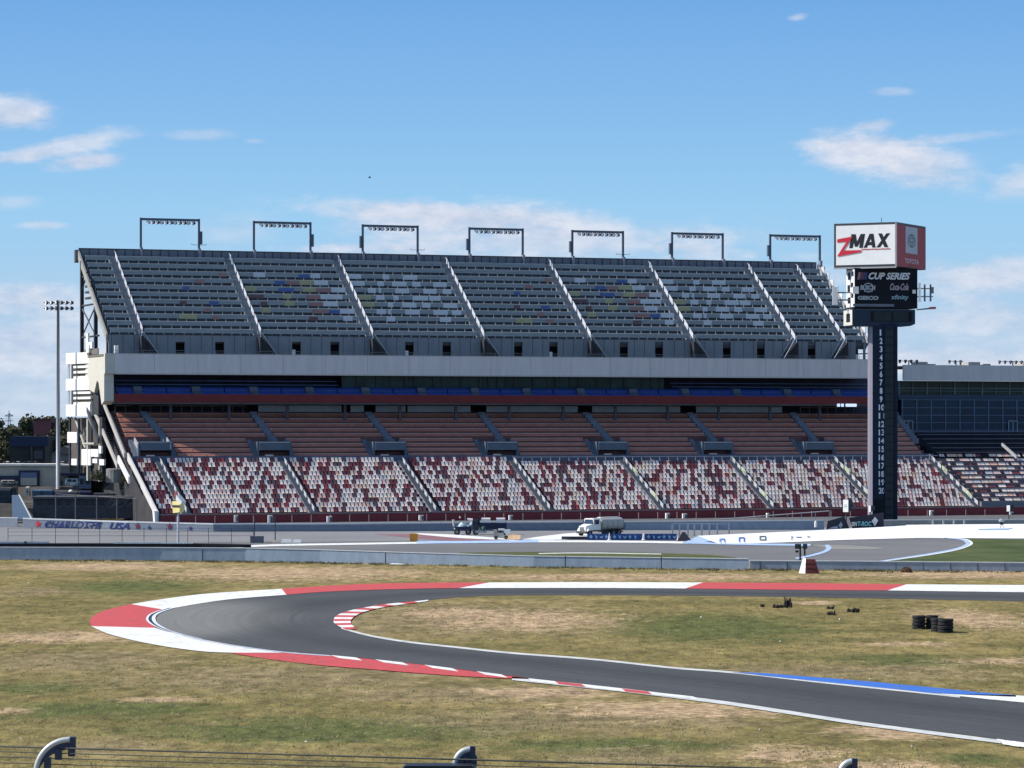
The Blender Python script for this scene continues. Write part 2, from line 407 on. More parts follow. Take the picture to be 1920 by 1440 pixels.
# worn lighter asphalt where the hairpin is unused, dark racing groove elsewhere
def road_mat():
    m = asph.copy(); m.name = 'asphalt_road_course'
    nt = m.node_tree; L = nt.links; b = nt.nodes['Principled BSDF']
    src = b.inputs['Base Color'].links[0].from_socket
    geo = [n for n in nt.nodes if n.type == 'NEW_GEOMETRY'][0]
    cx, cy, _ = g(318, 1161)
    s = nt.nodes.new('ShaderNodeVectorMath'); s.operation = 'SUBTRACT'; L.new(geo.outputs['Position'], s.inputs[0]); s.inputs[1].default_value = (cx, cy, 0)
    q = nt.nodes.new('ShaderNodeVectorMath'); q.operation = 'MULTIPLY'; L.new(s.outputs[0], q.inputs[0]); q.inputs[1].default_value = (1 / 14, 1 / 40, 0)
    l = nt.nodes.new('ShaderNodeVectorMath'); l.operation = 'LENGTH'; L.new(q.outputs[0], l.inputs[0])
    mr = nt.nodes.new('ShaderNodeMapRange'); mr.interpolation_type = 'SMOOTHSTEP'; L.new(l.outputs['Value'], mr.inputs[0])
    mr.inputs[1].default_value = .35; mr.inputs[2].default_value = 1.0; mr.inputs[3].default_value = 1; mr.inputs[4].default_value = 0
    wv = nd(nt, 'ShaderNodeTexNoise', Scale=3.0, Detail=3.0)
    sc = nt.nodes.new('ShaderNodeMath'); sc.operation = 'MULTIPLY'; L.new(l.outputs['Value'], sc.inputs[0]); sc.inputs[1].default_value = 7
    cb = nt.nodes.new('ShaderNodeCombineXYZ'); L.new(sc.outputs[0], cb.inputs[0]); L.new(cb.outputs[0], wv.inputs['Vector'])
    ad = nt.nodes.new('ShaderNodeMath'); ad.operation = 'MULTIPLY_ADD'; ad.use_clamp = True
    L.new(wv.outputs['Fac'], ad.inputs[0]); ad.inputs[1].default_value = .35; L.new(mr.outputs[0], ad.inputs[2])
    m2 = nt.nodes.new('ShaderNodeMath'); m2.operation = 'MULTIPLY'; L.new(ad.outputs[0], m2.inputs[0]); L.new(mr.outputs[0], m2.inputs[1])
    mx = nd(nt, 'ShaderNodeMix', data_type='RGBA'); L.new(m2.outputs[0], mx.inputs[0]); L.new(src, mx.inputs[6]); mx.inputs[7].default_value = (.165, .163, .148, 1)
    # tyre rubber laid along the lane: streaks follow the road (lane UV), strongest on the racing line
    tcn = nt.nodes.new('ShaderNodeTexCoord'); mpn = nt.nodes.new('ShaderNodeMapping'); L.new(tcn.outputs['UV'], mpn.inputs['Vector']); mpn.inputs['Scale'].default_value = (7, 26, 1)
    sn = nd(nt, 'ShaderNodeTexNoise', Scale=1.0, Detail=7.0, Roughness=.7); L.new(mpn.outputs[0], sn.inputs['Vector'])
    sx = nt.nodes.new('ShaderNodeSeparateXYZ'); L.new(tcn.outputs['UV'], sx.inputs[0])
    def mm(op, a, c, cl=False):
        q = nt.nodes.new('ShaderNodeMath'); q.operation = op; q.use_clamp = cl
        for i, v in enumerate((a, c)):
            if isinstance(v, (int, float)): q.inputs[i].default_value = v
            else: L.new(v, q.inputs[i])
        return q.outputs[0]
    dv_ = mm('ABSOLUTE', mm('SUBTRACT', sx.outputs[1], .62), 0)
    gr = mm('SUBTRACT', 1.0, mm('MULTIPLY', dv_, 3.2), True)
    k1 = mm('SUBTRACT', 1.0, mm('MULTIPLY', gr, .30)); k2 = mm('ADD', .62, mm('MULTIPLY', sn.outputs['Fac'], .76)); kk = mm('MULTIPLY', k1, k2)
    hv = nt.nodes.new('ShaderNodeHueSaturation'); L.new(mx.outputs[2], hv.inputs['Color']); L.new(mm('MULTIPLY', kk, .98), hv.inputs['Value'])
    L.new(hv.outputs[0], b.inputs['Base Color'])
    return m
road('road', oa, ia, ob, ib, road_mat(), .02)

ra, rb = road.ab; rk = random.Random(12)
for v0, v1, i0_, i1_ in ((.62, .70, 20, 74), (.58, .50, 92, 140), (.72, .78, 60, 92), (.38, .36, 110, 150)):
    mb = MB(); L_, R_ = [], []
    for i in range(i0_, i1_):
        f = (i - i0_) / (i1_ - i0_); v = v0 + (v1 - v0) * f; w = .012 * min(1, 4 * f, 4 * (1 - f) + .2)
        L_.append((ra[i][0] * (1 - v) + rb[i][0] * v, ra[i][1] * (1 - v) + rb[i][1] * v, .026)); R_.append((ra[i][0] * (1 - v - w) + rb[i][0] * (v + w), ra[i][1] * (1 - v - w) + rb[i][1] * (v + w), .026))
    k = len(L_); mb.v = L_ + R_
    for i in range(k - 1): mb.f.append((i, i + 1, k + i + 1, k + i)); mb.m.append(0)
    tag(mb.build('tyre_mark', mat('tyre_mark', (.046, .048, .05), .9, .3, 2)), kind='structure')
# outer kerb: outer outline and the asphalt edge, cut into coloured lengths
K = .045
strip('kerb', [(2600, 1101), (1700, 1095.5)], [(2600, 1119), (1664, 1107)], kwhite, K, sm=False)
strip('kerb', [(1700, 1095.5), (1500, 1093), (1318, 1092)], [(1664, 1107), (1440, 1105.2), (1285, 1103.3)], kred, K)
strip('kerb', [(1318, 1092), (1100, 1091.3), (918, 1092)], [(1285, 1103.3), (1100, 1102.3), (860, 1102.6)], kwhite, K)
strip('kerb', [(918, 1092), (820, 1092.5), (690, 1094.5), (600, 1099), (528, 1104)], [(860, 1102.6), (800, 1103.3), (690, 1106), (600, 1110), (537, 1115)], kred, K)
strip('kerb', [(528, 1104), (400, 1112), (320, 1121), (246, 1132.5)], [(537, 1115), (440, 1122.6), (380, 1130.5), (308, 1143)], kwhite, K)
strip('kerb', [(246, 1132.5), (205, 1142), (180, 1152), (169, 1162), (171, 1174)], [(308, 1143), (292, 1148), (283, 1154), (281, 1160), (290, 1177)], kred, K)
strip('kerb', [(171, 1174), (200, 1187), (240, 1198), (280, 1206.5), (330, 1215), (385, 1221.5), (430, 1223.5)], [(290, 1177), (312, 1183.5), (352, 1193.5), (400, 1202.5), (450, 1211), (525, 1221.3), (560, 1223.8)], kwhite, K)
strip('kerb', [(430, 1223.5), (500, 1235), (600, 1247), (700, 1255), (800, 1263), (890, 1269), (1000, 1273.5)], [(560, 1224.3), (580, 1225.6), (640, 1230.5), (720, 1238.5), (810, 1248.5), (895, 1259.6), (985, 1271)], kred, K)
for a, b in ((620, 668), (703, 755), (795, 848), (893, 940)):
    def yy(x, L=outer):
        q = sorted(L[14:]);
        for (xa, ya), (xb, yb) in zip(q, q[1:]):
            if xa <= x <= xb: return ya + (yb - ya) * (x - xa) / (xb - xa)
    strip('kerb_block', [(a, yy(a) - .3), (b, yy(b) - .3)], [(a + 16, yy(a + 16) + 3.8), (b + 12, yy(b + 12) + 4.4)], kwhite, K + .012, n=2, sm=False)
# edge line of the outside of the front straight
def offs(L, d): return [(x, y + d) for x, y in L]
fo = [(960, 1268.5), (1040, 1277), (1100, 1283.2), (1210, 1295.4), (1360, 1314.5), (1480, 1332.5), (1610, 1352.5), (1750, 1371), (1875, 1387), (2300, 1442)]
mixm = mat('kerb_worn_white', (.52, .52, .48), .7, .25, .9)
strip('kerb', fo, offs(fo, 6.5), mixm, K, n=80)
for a, b, m in ((990, 1040, kwhite), (1040, 1090, kred), (1092, 1165, kwhite), (1165, 1215, kred), (1215, 1300, kwhite)):
    ya, yb = [1271.5 + (x - 990) * .1105 for x in (a, b)]
    strip('kerb_block', [(a, ya), (b, yb)], [(a + 8, ya + 5.5), (b + 8, yb + 5.5)], m, K + .012, n=2, sm=False)
strip('kerb_block', [(1868, 1385.5), (1900, 1389.5), (2100, 1415.5)], [(1878, 1394), (1905, 1399), (2100, 1424)], kwhite, K + .02, jit=.03)
# triple line round the hairpin tip
tip = [(325, 1140), (303, 1147.5), (293, 1154), (291.5, 1161), (296, 1169), (310, 1177.5), (335, 1187), (380, 1198)]
def shift(L, k): return [(x - k * (1 - min(1, abs(y - 1160) / 42)), y + (0 if abs(y - 1160) < 1 else math.copysign(.035 * k, y - 1160))) for x, y in L]
strip('track_line', shift(tip, 18), shift(tip, 13.5), kwhite, K + .012)
strip('track_line', shift(tip, 13.5), shift(tip, 7), navy, K + .012)
strip('track_line', shift(tip, 7), shift(tip, 0), mat('line_icewhite', (.62, .68, .74), .6, .1), K + .012)
lp = [(310, 1177.8), (352, 1193), (425, 1207), (525, 1221), (620, 1228.5)]
strip('track_line', lp, offs(lp, 1.8), mat('line_grey', (.42, .45, .50), .7, .1), K + .016)
# inner rumble kerb, striped
A = smooth([g(x, y, .05)[:2] for x, y in [(803, 1124.5), (770, 1128), (730, 1131.8), (690, 1137.8), (655, 1144.8), (632, 1153.5), (625, 1163.5), (631, 1171.5), (650, 1180.5)]], 6)
B = smooth([g(x, y, .05)[:2] for x, y in [(803, 1127), (775, 1131), (738, 1135.5), (705, 1141.5), (683, 1147.5), (666, 1155), (658, 1164), (660, 1171), (668, 1179.5)]], 6)
A = resample(A, 96); B = resample(B, 96)
mb = MB()
for i in range(96):
    mb.poly([(*A[i], .05), (*A[i + 1], .05), (*B[i + 1], .065), (*B[i], .065)], 0 if (i // 6) % 2 else 1)
tag(mb.build('kerb', [kred, kwhite]), kind='structure')
li = [(640, 1177.5), (690, 1191), (760, 1203), (850, 1213), (960, 1224.5), (1110, 1236), (1260, 1252), (1380, 1261.5), (1560, 1281.5), (1710, 1297), (1800, 1306.5)]
strip('track_line', offs(li, -1.8), offs(li, 1.4), mixm, .034, n=90)
strip('kerb', [(1370, 1260.5), (1430, 1262), (1500, 1267.5), (1600, 1275), (1750, 1289), (1850, 1299), (1905, 1303.5)], [(1390, 1262), (1440, 1267.5), (1560, 1279.8), (1640, 1288), (1710, 1295.2), (1765, 1300.5), (1905, 1306.5)], kblue, K)
strip('kerb', [(1765, 1300.5), (1905, 1303.5), (2300, 1334)], [(1765, 1301.5), (1860, 1311.5), (2300, 1352)], kwhite, K, sm=False)

# middle ground: infield asphalt, oval, lawns ----------------------------
sheet('infield_asphalt', [(-300, 1045), (-300, 1012), (440, 1013), (1030, 1008), (2300, 1002), (2300, 1064), (1403, 1062), (1000, 1057), (760, 1053), (300, 1047)], asph_m, .012)
mb = MB()   # banked oval surface, rising a little toward the outer wall
ov_f = [(-400, 1019), (200, 1018), (500, 1017), (800, 1014), (1050, 1012), (1300, 1014), (1345, 1017)]
ov_b = [(-400, 984), (60, 989), (240, 993.6), (400, 996.5), (600, 996.4), (850, 995.6), (1070, 994.6), (1345, 994)]
strip('oval_track', ov_f, ov_b, asph_f, .03, n=40)
strip('oval_track', [(1345, 1017), (1640, 1009), (2300, 1006)], [(1345, 994), (1640, 987), (2300, 986)], asph_f, .025, n=20, sm=False)
sheet('service_road', [(-300, 992), (-300, 975), (300, 974), (1300, 966), (2600, 955), (2600, 990), (1345, 999), (240, 996)], conc_d, .015)
# painted run-off, rising toward the back like the banked apron it is
APR = strip('painted_apron', [(1345, 1018.8), (1420, 1018.3), (1500, 1015.6), (1570, 1012.6), (1640, 1010.6), (1750, 1008), (1850, 1009), (2300, 1012)],
      [(1308, 1004.5), (1400, 1000.3), (1500, 995.8), (1570, 992), (1640, 988.8), (1700, 985.3), (1750, 983.6), (2300, 980)], mat('apron_white', (.80, .80, .78), .7, .03, .2), .06, .8, n=60)
sheet('apron_paint', [(1283, 1016.5), (1309, 1005), (1340, 1004.3), (1352, 1016.5)], kpale, .07)
sheet('painted_ramp', [(975, 1011.8), (1010, 1006), (1060, 1000.2), (1085, 998.5), (1108, 1003), (1108, 1009.5), (1050, 1012)], kwhite, .06)
strip('painted_line', [(780, 999.5), (860, 1003), (975, 1012)], [(780, 1001.5), (860, 1008.5), (960, 1013)], kwhite, .05, n=12)
sheet('painted_area', [(700, 1001.2), (780, 1002), (860, 1008.5), (940, 1013), (830, 1013.8), (790, 1010)], kpink, .045)
l1 = [(380, 1026), (440, 1025.5), (520, 1022), (700, 1019), (830, 1016.8)]
strip('painted_line', [(x, y - 1.6) for x, y in l1], [(x, y + 1.8) for x, y in l1], kwhite, .05)
l1 = [(-40, 1027), (200, 1026.5), (400, 1025), (500, 1022.5)]
strip('painted_line', [(x, y - 1.4) for x, y in l1], [(x, y + 1.6) for x, y in l1], kpale, .046)
l2 = [(780, 1016.2), (880, 1015.8), (1040, 1013.8)]
strip('painted_line', offs(l2, -2), offs(l2, 2.6), kblue if False else kpale, .052)
l3 = [(1010, 1014.6), (1090, 1014.6), (1200, 1015.5), (1290, 1017)]
strip('painted_line', offs(l3, -1.6), offs(l3, 2.2), kwhite, .056)
l4 = [(1280, 1016.8), (1340, 1018.3), (1430, 1020.4), (1520, 1021.5)]
strip('painted_line', offs(l4, -1.5), offs(l4, 2), kpale, .058)
sheet('grass_strip', [(860, 1036), (1000, 1034.4), (1180, 1035), (1330, 1040), (1380, 1045), (1380, 1051), (900, 1048)], lawn, .03)
strip('painted_line', [(1010, 1037), (1100, 1035.7), (1240, 1038)], [(1010, 1038.6), (1100, 1037.4), (1240, 1039.6)], mixm, .04)
sheet('lawn', [(1635, 1055), (1660, 1051), (1740, 1040), (1795, 1030.5), (1817, 1021), (1806, 1012.5), (1780, 1010.4), (2300, 1013), (2300, 1060)], mat('lawn_green', (.045, .085, .025), .95, .35, .12, col2=(.11, .12, .045), spec=.1), .03)
c1 = [(1640, 1053), (1740, 1037.8), (1788, 1028.8), (1809, 1021), (1809, 1016), (1798, 1011.5), (1770, 1009)]
c2 = [(1640, 1055), (1742, 1041), (1796, 1031), (1822, 1021.5), (1822, 1015.2), (1808, 1009.8), (1775, 1007.3)]
strip('painted_line', c1, c2, kpale, .05, n=60)
c3 = [(x * .35 + X * .65, y * .35 + Y * .65) for (x, y), (X, Y) in zip(c1, c2)]
strip('painted_line', c3, c2, kwhite, .06, n=60)
strip('painted_line', [(1775, 1007.3), (1700, 1007), (1600, 1008.5)], [(1775, 1009), (1700, 1008.6), (1600, 1010)], kwhite, .05)
q1 = [(1490, 1046), (1520, 1040), (1543, 1033), (1549, 1027), (1546, 1022)]
q2 = [(1494, 1048), (1526, 1042), (1552, 1034), (1559, 1027), (1553, 1021)]
strip('painted_line', q1, q2, kpale, .05)
sheet('asphalt_patch', [(1520, 1021), (1590, 1022), (1662, 1027), (1640, 1030), (1560, 1030)], mat('asphalt_pale', (.21, .20, .18), .9, .1, .2), .035)

# ---------------------------------------------------------------- walls
def wall(name, pts, m, label, cat, th=.5, cap=None, zb=0.0, group=None):
    """pts: (px, top row, base row); concrete wall standing on the ground"""
    o = thing(name, label, cat, (0, 0, 0), group=group)
    mb = MB(); cp = MB()
    P = []
    for x, yt, yb in pts:
        X, Y, _ = g(x, yb, zb); zt = H - (yt - HY) * Y / F; P.append((X, Y, zt))
    for (xa, ya, za), (xb, yb_, zb2) in zip(P, P[1:]):
        mb.hexa([(xa, ya, zb), (xb, yb_, zb), (xb, yb_ + th, zb), (xa, ya + th, zb)], [(xa, ya, za), (xb, yb_, zb2), (xb, yb_ + th, zb2), (xa, ya + th, za)])
        if cap: cp.hexa([(xa, ya - .05, za), (xb, yb_ - .05, zb2), (xb, yb_ + th + .05, zb2), (xa, ya + th + .05, za)],
                        [(xa, ya - .05, za + cap), (xb, yb_ - .05, zb2 + cap), (xb, yb_ + th + .05, zb2 + cap), (xa, ya + th + .05, za + cap)])
    mb.build('wall_face', m, o)
    if cap: cp.build('coping', mat('coping_white', (.52, .54, .56), .75, .1, 1.5), o)
    return o, P
# near barrier (precast blocks with dark joints) and its lower right-hand run
nb = [(-500, 1024.5, 1046.5), (-60, 1026.5, 1049), (300, 1027.3, 1051), (460, 1028.3, 1052.4), (600, 1031.5, 1054.6), (760, 1036.5, 1057.8), (1000, 1043.3, 1062.5), (1403, 1048.5, 1068)]
o, _ = wall('barrier_wall', nb, mat('barrier_shade_blue', (.27, .335, .42), .8, .14, 1.2, stretch=(1, 1, .4)), 'long tall pale concrete barrier along the far edge of the dry grass, left part', 'barrier', .45, .06)  # pale concrete tinted darker and bluer, its shade put into the colour
jm = MB()
for x, yb in ((26, 1049), (723, 1057.5), (380, 1051.8), (1060, 1064.5), (1240, 1066.8)):
    X, Y, _ = g(x, yb); z = 1.25
    jm.box((X - (.18 if x == 26 else .05), Y - .06, 0), (X + (.18 if x == 26 else .05), Y - .01, z))
jm.build('joint', steel_d, o)
nr = [(1406, 1052.2, 1067), (1560, 1053, 1068.4), (1930, 1056.2, 1071.5), (2600, 1062, 1077.5)]
o, P = wall('barrier_wall', nr, bwhite, 'lower grey segmented concrete barrier at the right behind the red and white block', 'barrier', .45, .09)
jm = MB(); x = 1425
while x < 1925:
    X, Y, _ = g(x, 1067 + (x - 1406) * .0085); jm.box((X - .04, Y - .1, 0), (X + .04, Y + .05, .8)); x += 51
jm.build('joint', conc_d, o)
# low black barrier behind with white boards on top
lb = [(-60, 1019, 1030), (360, 1019, 1028), (470, 1021, 1027)]
o, P = wall('tyre_wall', lb, rubber, 'low black tyre wall behind the pale barrier at the far left', 'tyre wall', .8)
mb = MB()
for a, b, yt, yb in ((-60, 92, 1015, 1019.5), (46, 50, 1014.5, 1020), (213, 300, 1016.5, 1019.2), (300, 362, 1017, 1019.5)):
    pa = g(a, 1029); pb = g(b, 1029)
    za = H - (yt - HY) * pa[1] / F; zc = H - (yb - HY) * pa[1] / F
    mb.hexa([(pa[0], pa[1] - .1, zc), (pb[0], pb[1] - .1, zc), (pb[0], pb[1] + .1, zc), (pa[0], pa[1] + .1, zc)], [(pa[0], pa[1] - .1, za), (pb[0], pb[1] - .1, za), (pb[0], pb[1] + .1, za), (pa[0], pa[1] + .1, za)])
mb.build('top_board', kwhite, o)
# outer oval wall
ow = [(-90, 970.5, 985), (33, 972, 988)]
wall('outer_wall', ow, mat('lettered_wall', (.17, .20, .25), .8, .12, 1.5), 'short end of the white outer track wall at the far left edge', 'wall', .5, .12)
ow = [(43, 973.5, 989.5), (150, 977, 991.5), (240, 980, 994), (400, 984, 997), (600, 984, 996.8), (850, 981.5, 996), (1070, 980, 995), (1168, 980, 994)]
owall, OWP = wall('outer_wall', ow, mat('lettered_wall', (.17, .20, .25), .8, .12, 1.5), 'long white outer track wall lettered CHARLOTTE USA with stars', 'wall', .5, .2)
def on_line(P, px):     # point of a wall line under pixel column px
    k = (px - 960) / F
    for (xa, ya, za), (xb, yb, zb) in zip(P, P[1:]):
        t = (k * ya - xa) / ((xb - xa) - k * (yb - ya))
        if -1e-6 <= t <= 1.000001: return (xa + (xb - xa) * t, ya + (yb - ya) * t, za + (zb - za) * t, math.atan2(yb - ya, xb - xa))
    return None
def wall_text(s, x0, x1, m, P, parent, hfrac=.86, z0=.06, bold=.02, shear=.25):
    a = on_line(P, x0); b = on_line(P, x1); w = math.dist(a[:2], b[:2]); rz = math.atan2(b[1] - a[1], b[0] - a[0])
    h = min(a[2], b[2]) * hfrac
    return text(s, w, h, m, parent, (a[0] + math.sin(rz) * .05, a[1] - math.cos(rz) * .05, z0), rz, bold, shear, th=.03)
def star(mb, c, r, rz):
    pts = []
    for i in range(10):
        a = math.pi / 2 + i * math.pi / 5; rr = r if i % 2 == 0 else r * .42
        dx = rr * math.cos(a); pts.append((c[0] + dx * math.cos(rz), c[1] + dx * math.sin(rz), c[2] + rr * math.sin(a)))
    mb.poly(pts)
wall_text('CHARLOTTE', 84, 192, txt_b, OWP, owall, .95, .03, .035, .35)
wall_text('USA', 206, 243, txt_b, OWP, owall, .95, .03, .035, .35)
for x, r, m, n in ((71, .62, txt_r, 'star'), (258, .6, mat('star_maroon', (.12, .01, .05), .6), 'star'), (280, .4, txt_b, 'star'), (318, .6, MATS['star_maroon'], 'star'), (357, .4, txt_b, 'star')):
    a = on_line(OWP, x); mb = MB(); star(mb, (a[0], a[1] - .08, .62 if r > .5 else .42), r, a[3]); mb.build('star', m, owall)
wall('outer_wall', [(1168, 979.5, 994), (1345, 978.3, 993.8), (1545, 977, 993.5)], bwhite, 'blue white outer track wall behind the gate frames and black banners', 'wall', .5, .15)
wall('outer_wall', [(1655, 976.5, 987), (1930, 975.5, 986), (2600, 973, 983.5)], conc, 'thin grey outer wall behind the white apron at the right edge', 'wall', .5, .15)
# navy banner on it
def slab(name, p0, p1, z0, z1, m, label, cat, th=.08, parent=None, group=None):
    d = Vector((p1[0] - p0[0], p1[1] - p0[1], 0)); L = d.length
    mb = MB(); mb.box((0, 0, 0), (L, th, z1 - z0))
    o = mb.build(name, m, parent); o.location = (p0[0], p0[1], z0); o.rotation_euler = (0, 0, math.atan2(d.y, d.x))
    if label: tag(o, label, cat, group)
    return o
a = g(1168, 991); b = g(1267, 991)
slab('wall_banner', (a[0], a[1] - 2.3), (b[0], b[1] - 2.3), .15, .92, navy, 'long navy banner on the outer wall just right of the tank truck', 'banner')
for k in range(4):
    a = g(1676 + 70 + k * 19.5, 986); mb = MB(); mb.box((-.12, -.2, 0), (.12, .05, .85)); o = mb.build('white_post', kwhite); o.location = (a[0], a[1] - 2, 0)
    tag(o, '%s of four short white posts behind the white apron right of the pylon' % ('leftmost', 'second', 'third', 'rightmost')[k], 'post', 'short white posts behind the apron')

# ---------------------------------------------------------------- grandstand
TH = R(20); CT, ST = math.cos(TH), math.sin(TH)
X0, Y0, _ = g(300, 982)
def loc(t, n): return (X0 + t * CT - n * ST, Y0 + t * ST + n * CT)
def t_of(px, n):
    k = (px - 960) / F
    return (k * (Y0 + n * CT) - (X0 - n * ST)) / (CT - k * ST)
def z_of(py, t, n): return H - (py - HY) * loc(t, n)[1] / F
GS = thing('grandstand', 'huge three tier racetrack grandstand with grey fascia, steel grey upper deck and speckled lower seats', 'grandstand', (X0, Y0, 0), TH)
TE = 139.0      # right end of the upper deck
TL = 144.0      # right end of the lower deck
# --- lower tier ---
NR, N0, N1, ZL0, ZL1 = 12, 1.6, 19.8, 1.35, 9.7
dn = (N1 - N0) / NR; dz = (ZL1 - ZL0) / NR
lt = MB()
prof = [(0, 0), (0, 1.3), (N0, 1.3)]
for r in range(NR):
    prof += [(N0 + r * dn, ZL0 + r * dz), (N0 + (r + 1) * dn, ZL0 + r * dz)]
prof += [(N1, ZL1 - dz), (N1, 0)]
lt.prism(prof, 0, TL)
low = lt.build('lower_tier', mat('tier_concrete', (.10, .05, .06), .9, .3, .4), GS)
# aisles of the lower tier: (px top, px bottom)
tl_aisles = [t_of(x, n) for x, n in ((325, 10), (561, 10), (786, 10), (997, 10), (1207, 10), (1411, 10), (1606, 10), (1790, 10))]
sk = MB(); sk.prism([(a, b + .02) for a, b in prof], -.06, 0); sk.build('side_skirt', mat('skirt_dark', (.035, .032, .035), .9, .3, .4), GS)
front = MB(); front.box((0, -.25, 0), (TL + 8, 0, 1.28)); front.build('front_wall', red_wall, GS)
rail = MB(); rail.box((0, -.3, 1.28), (TL + 8, .1, 1.5)); rail.build('wall_rail', mat('rail_mauve', (.22, .16, .16), .7, .1), GS)
pm = MB()
def seat_profile(mb, t, n, z, mi, w=.46):
    # back shell, waterfall and pan as one swept profile with thickness
    top = [(.0, .26), (.14, .33), (.36, .60), (.60, .96)]
    k = len(mb.v)
    for (a, b) in top: mb.v += [(t, n + a, z + b), (t + w, n + a, z + b)]
    for (a, b) in reversed(top): mb.v += [(t, n + a + .05, z + b - .05), (t + w, n + a + .05, z + b - .05)]
    m_ = len(top) * 2
    for i in range(m_ - 1):
        mb.f.append((k + 2 * i, k + 2 * i + 1, k + 2 * i + 3, k + 2 * i + 2)); mb.m.append(mi)
rnd = random.Random(5)
SEATM = [seat_w, seat_m, seat_g, seat_c, seat_p, seat_d, seat_r, seat_o]
stuff = MB(); singles = []; lastrow = {}
right_low = t_of(972, 16)
for r in range(NR):
    n = N0 + r * dn + .75; z = ZL0 + r * dz
    t = .8
    c = 0
    while t < TL - .6:
        if r == NR - 1 and t > right_low: break
        if all(not (a - 1.0 < t + .25 < a + 1.05) for a in tl_aisles):
            p = rnd.random(); f = t / TL; prev_ = lastrow.get((c - 1, r - 1))
            if p < .32: mi = 0
            elif p < .45: mi = 4
            elif p < .50: mi = 2
            elif p < .54 + .03 * f: mi = 3
            elif p < .57 + .10 * f: mi = 7 if rnd.random() < .6 * f + .05 else 0
            elif p < .80: mi = 1
            elif p < .93: mi = 5
            elif p < .97: mi = 4
            else: mi = 6
            if prev_ is not None and rnd.random() < .16: mi = prev_
            lastrow[(c, r)] = mi
            if r == 0 and len(singles) < 100:
                sb = MB(); seat_profile(sb, 0, 0, 0, 0); singles.append((t, n, z, mi))
            else: seat_profile(stuff, t, n, z, mi)
        t += .64; c += 1
so = stuff.build('stadium_seats', SEATM, low); so['kind'] = 'stuff'
smesh = {}
for (t, n, z, mi) in singles:
    if mi not in smesh:
        sb = MB(); seat_profile(sb, 0, 0, 0, 0); smesh[mi] = sb.mesh('stadium_seat', SEATM[mi])
    o = bpy.data.objects.new('stadium_seat', smesh[mi]); COL.objects.link(o); o.parent = low; o.location = (t, n, z)
# stairs and their lit hand rails
def aisle(t, n0, z0, n1, z1, w, parent, mrail, rails=6, rt=-.75, hh=1.0, dash=.62, name='aisle_stairs', mstep=None, rail_n=None):
    k = 40; mb = MB(); pr = []
    for i in range(k):
        pr += [(n0 + (n1 - n0) * i / k, z0 + (z1 - z0) * (i) / k), (n0 + (n1 - n0) * i / k, z0 + (z1 - z0) * (i + 1) / k)]
    pr += [(n1, z1), (n1, z1 - .5), (n0, z0 - .5)]
    mb.prism([(a, b + .06) for a, b in pr], t - w / 2, t + w / 2)
    st = mb.build(name, mstep or conc, parent)
    mb = MB(); rn0, rn1 = rail_n or (0, 1)
    for i in range(rails):
        a = rn0 + (rn1 - rn0) * i / rails; b = a + (rn1 - rn0) * dash / rails
        na, nb_ = n0 + (n1 - n0) * a, n0 + (n1 - n0) * b; za, zb_ = z0 + (z1 - z0) * a, z0 + (z1 - z0) * b
        mb.hexa([(t + rt, na, za + .25), (t + rt + .05, na, za + .25), (t + rt + .05, nb_, zb_ + .25), (t + rt, nb_, zb_ + .25)],
                [(t + rt, na, za + hh), (t + rt + .05, na, za + hh), (t + rt + .05, nb_, zb_ + hh), (t + rt, nb_, zb_ + hh)])
        mb.box((t + rt, na, za), (t + rt + .05, na + .06, za + hh))
    mb.tube((t + rt + .02, n0 + (n1 - n0) * rn0, z0 + (z1 - z0) * rn0 + hh * .8), (t + rt + .02, n0 + (n1 - n0) * rn1, z0 + (z1 - z0) * rn1 + hh * .8), .035, seg=5)
    mb.build('handrail', mrail, parent)
for i, t in enumerate(tl_aisles):
    aisle(t, N0, ZL0, N1 - .3, ZL1 - .3, 1.5, low, mat('rail_bright', (.42, .43, .44), .5, .05), 8, .0, .95, .55, mstep=mat('step_grey', (.20, .20, .215), .8, .15))
    if i >= 4:
        for k in (1, 4):
            mb = MB(); a = k / 6.5; n = N0 + (N1 - N0) * a; z = ZL0 + (ZL1 - ZL0) * a
            mb.hexa([(t + .0, n, z + .3), (t + .08, n, z + .3), (t + .08, n + 1.8, z + 1.1), (t, n + 1.8, z + 1.1)], [(t + .0, n, z + 1), (t + .08, n, z + 1), (t + .08, n + 1.8, z + 1.8), (t, n + 1.8, z + 1.8)]); mb.build('rail_banner', green_rail, low)
    # end rail of the lower tier (sunlit white)
mb = MB(); mb.hexa([(-.4, 0, .4), (-.15, 0, .4), (-.15, 20.5, 9.6), (-.4, 20.5, 9.6)], [(-.4, 0, 1.7), (-.15, 0, 1.7), (-.15, 20.5, 10.8), (-.4, 20.5, 10.8)])
mb.build('end_rail', mat('end_rail_white', (.55, .54, .52), .6, .1), GS)
mb = MB(); mb.box((-1.2, 3, 0), (-.5, 4, .2)); mb.hexa([(-2.2, 12, 6.0), (-1.9, 12, 6.0), (-1.9, 19.5, 9.4), (-2.2, 19.5, 9.4)], [(-2.2, 12, 7.1), (-1.9, 12, 7.1), (-1.9, 19.5, 10.4), (-2.2, 19.5, 10.4)])
mb.hexa([(-.9, -.4, .1), (-.5, -.4, .1), (-.5, .6, .1), (-.9, .6, .1)], [(-1.0, -.4, 2.0), (-.5, -.4, 2.0), (-.5, .9, 2.2), (-1.0, .9, 2.2)])
mb.build('side_parapet', white, GS)
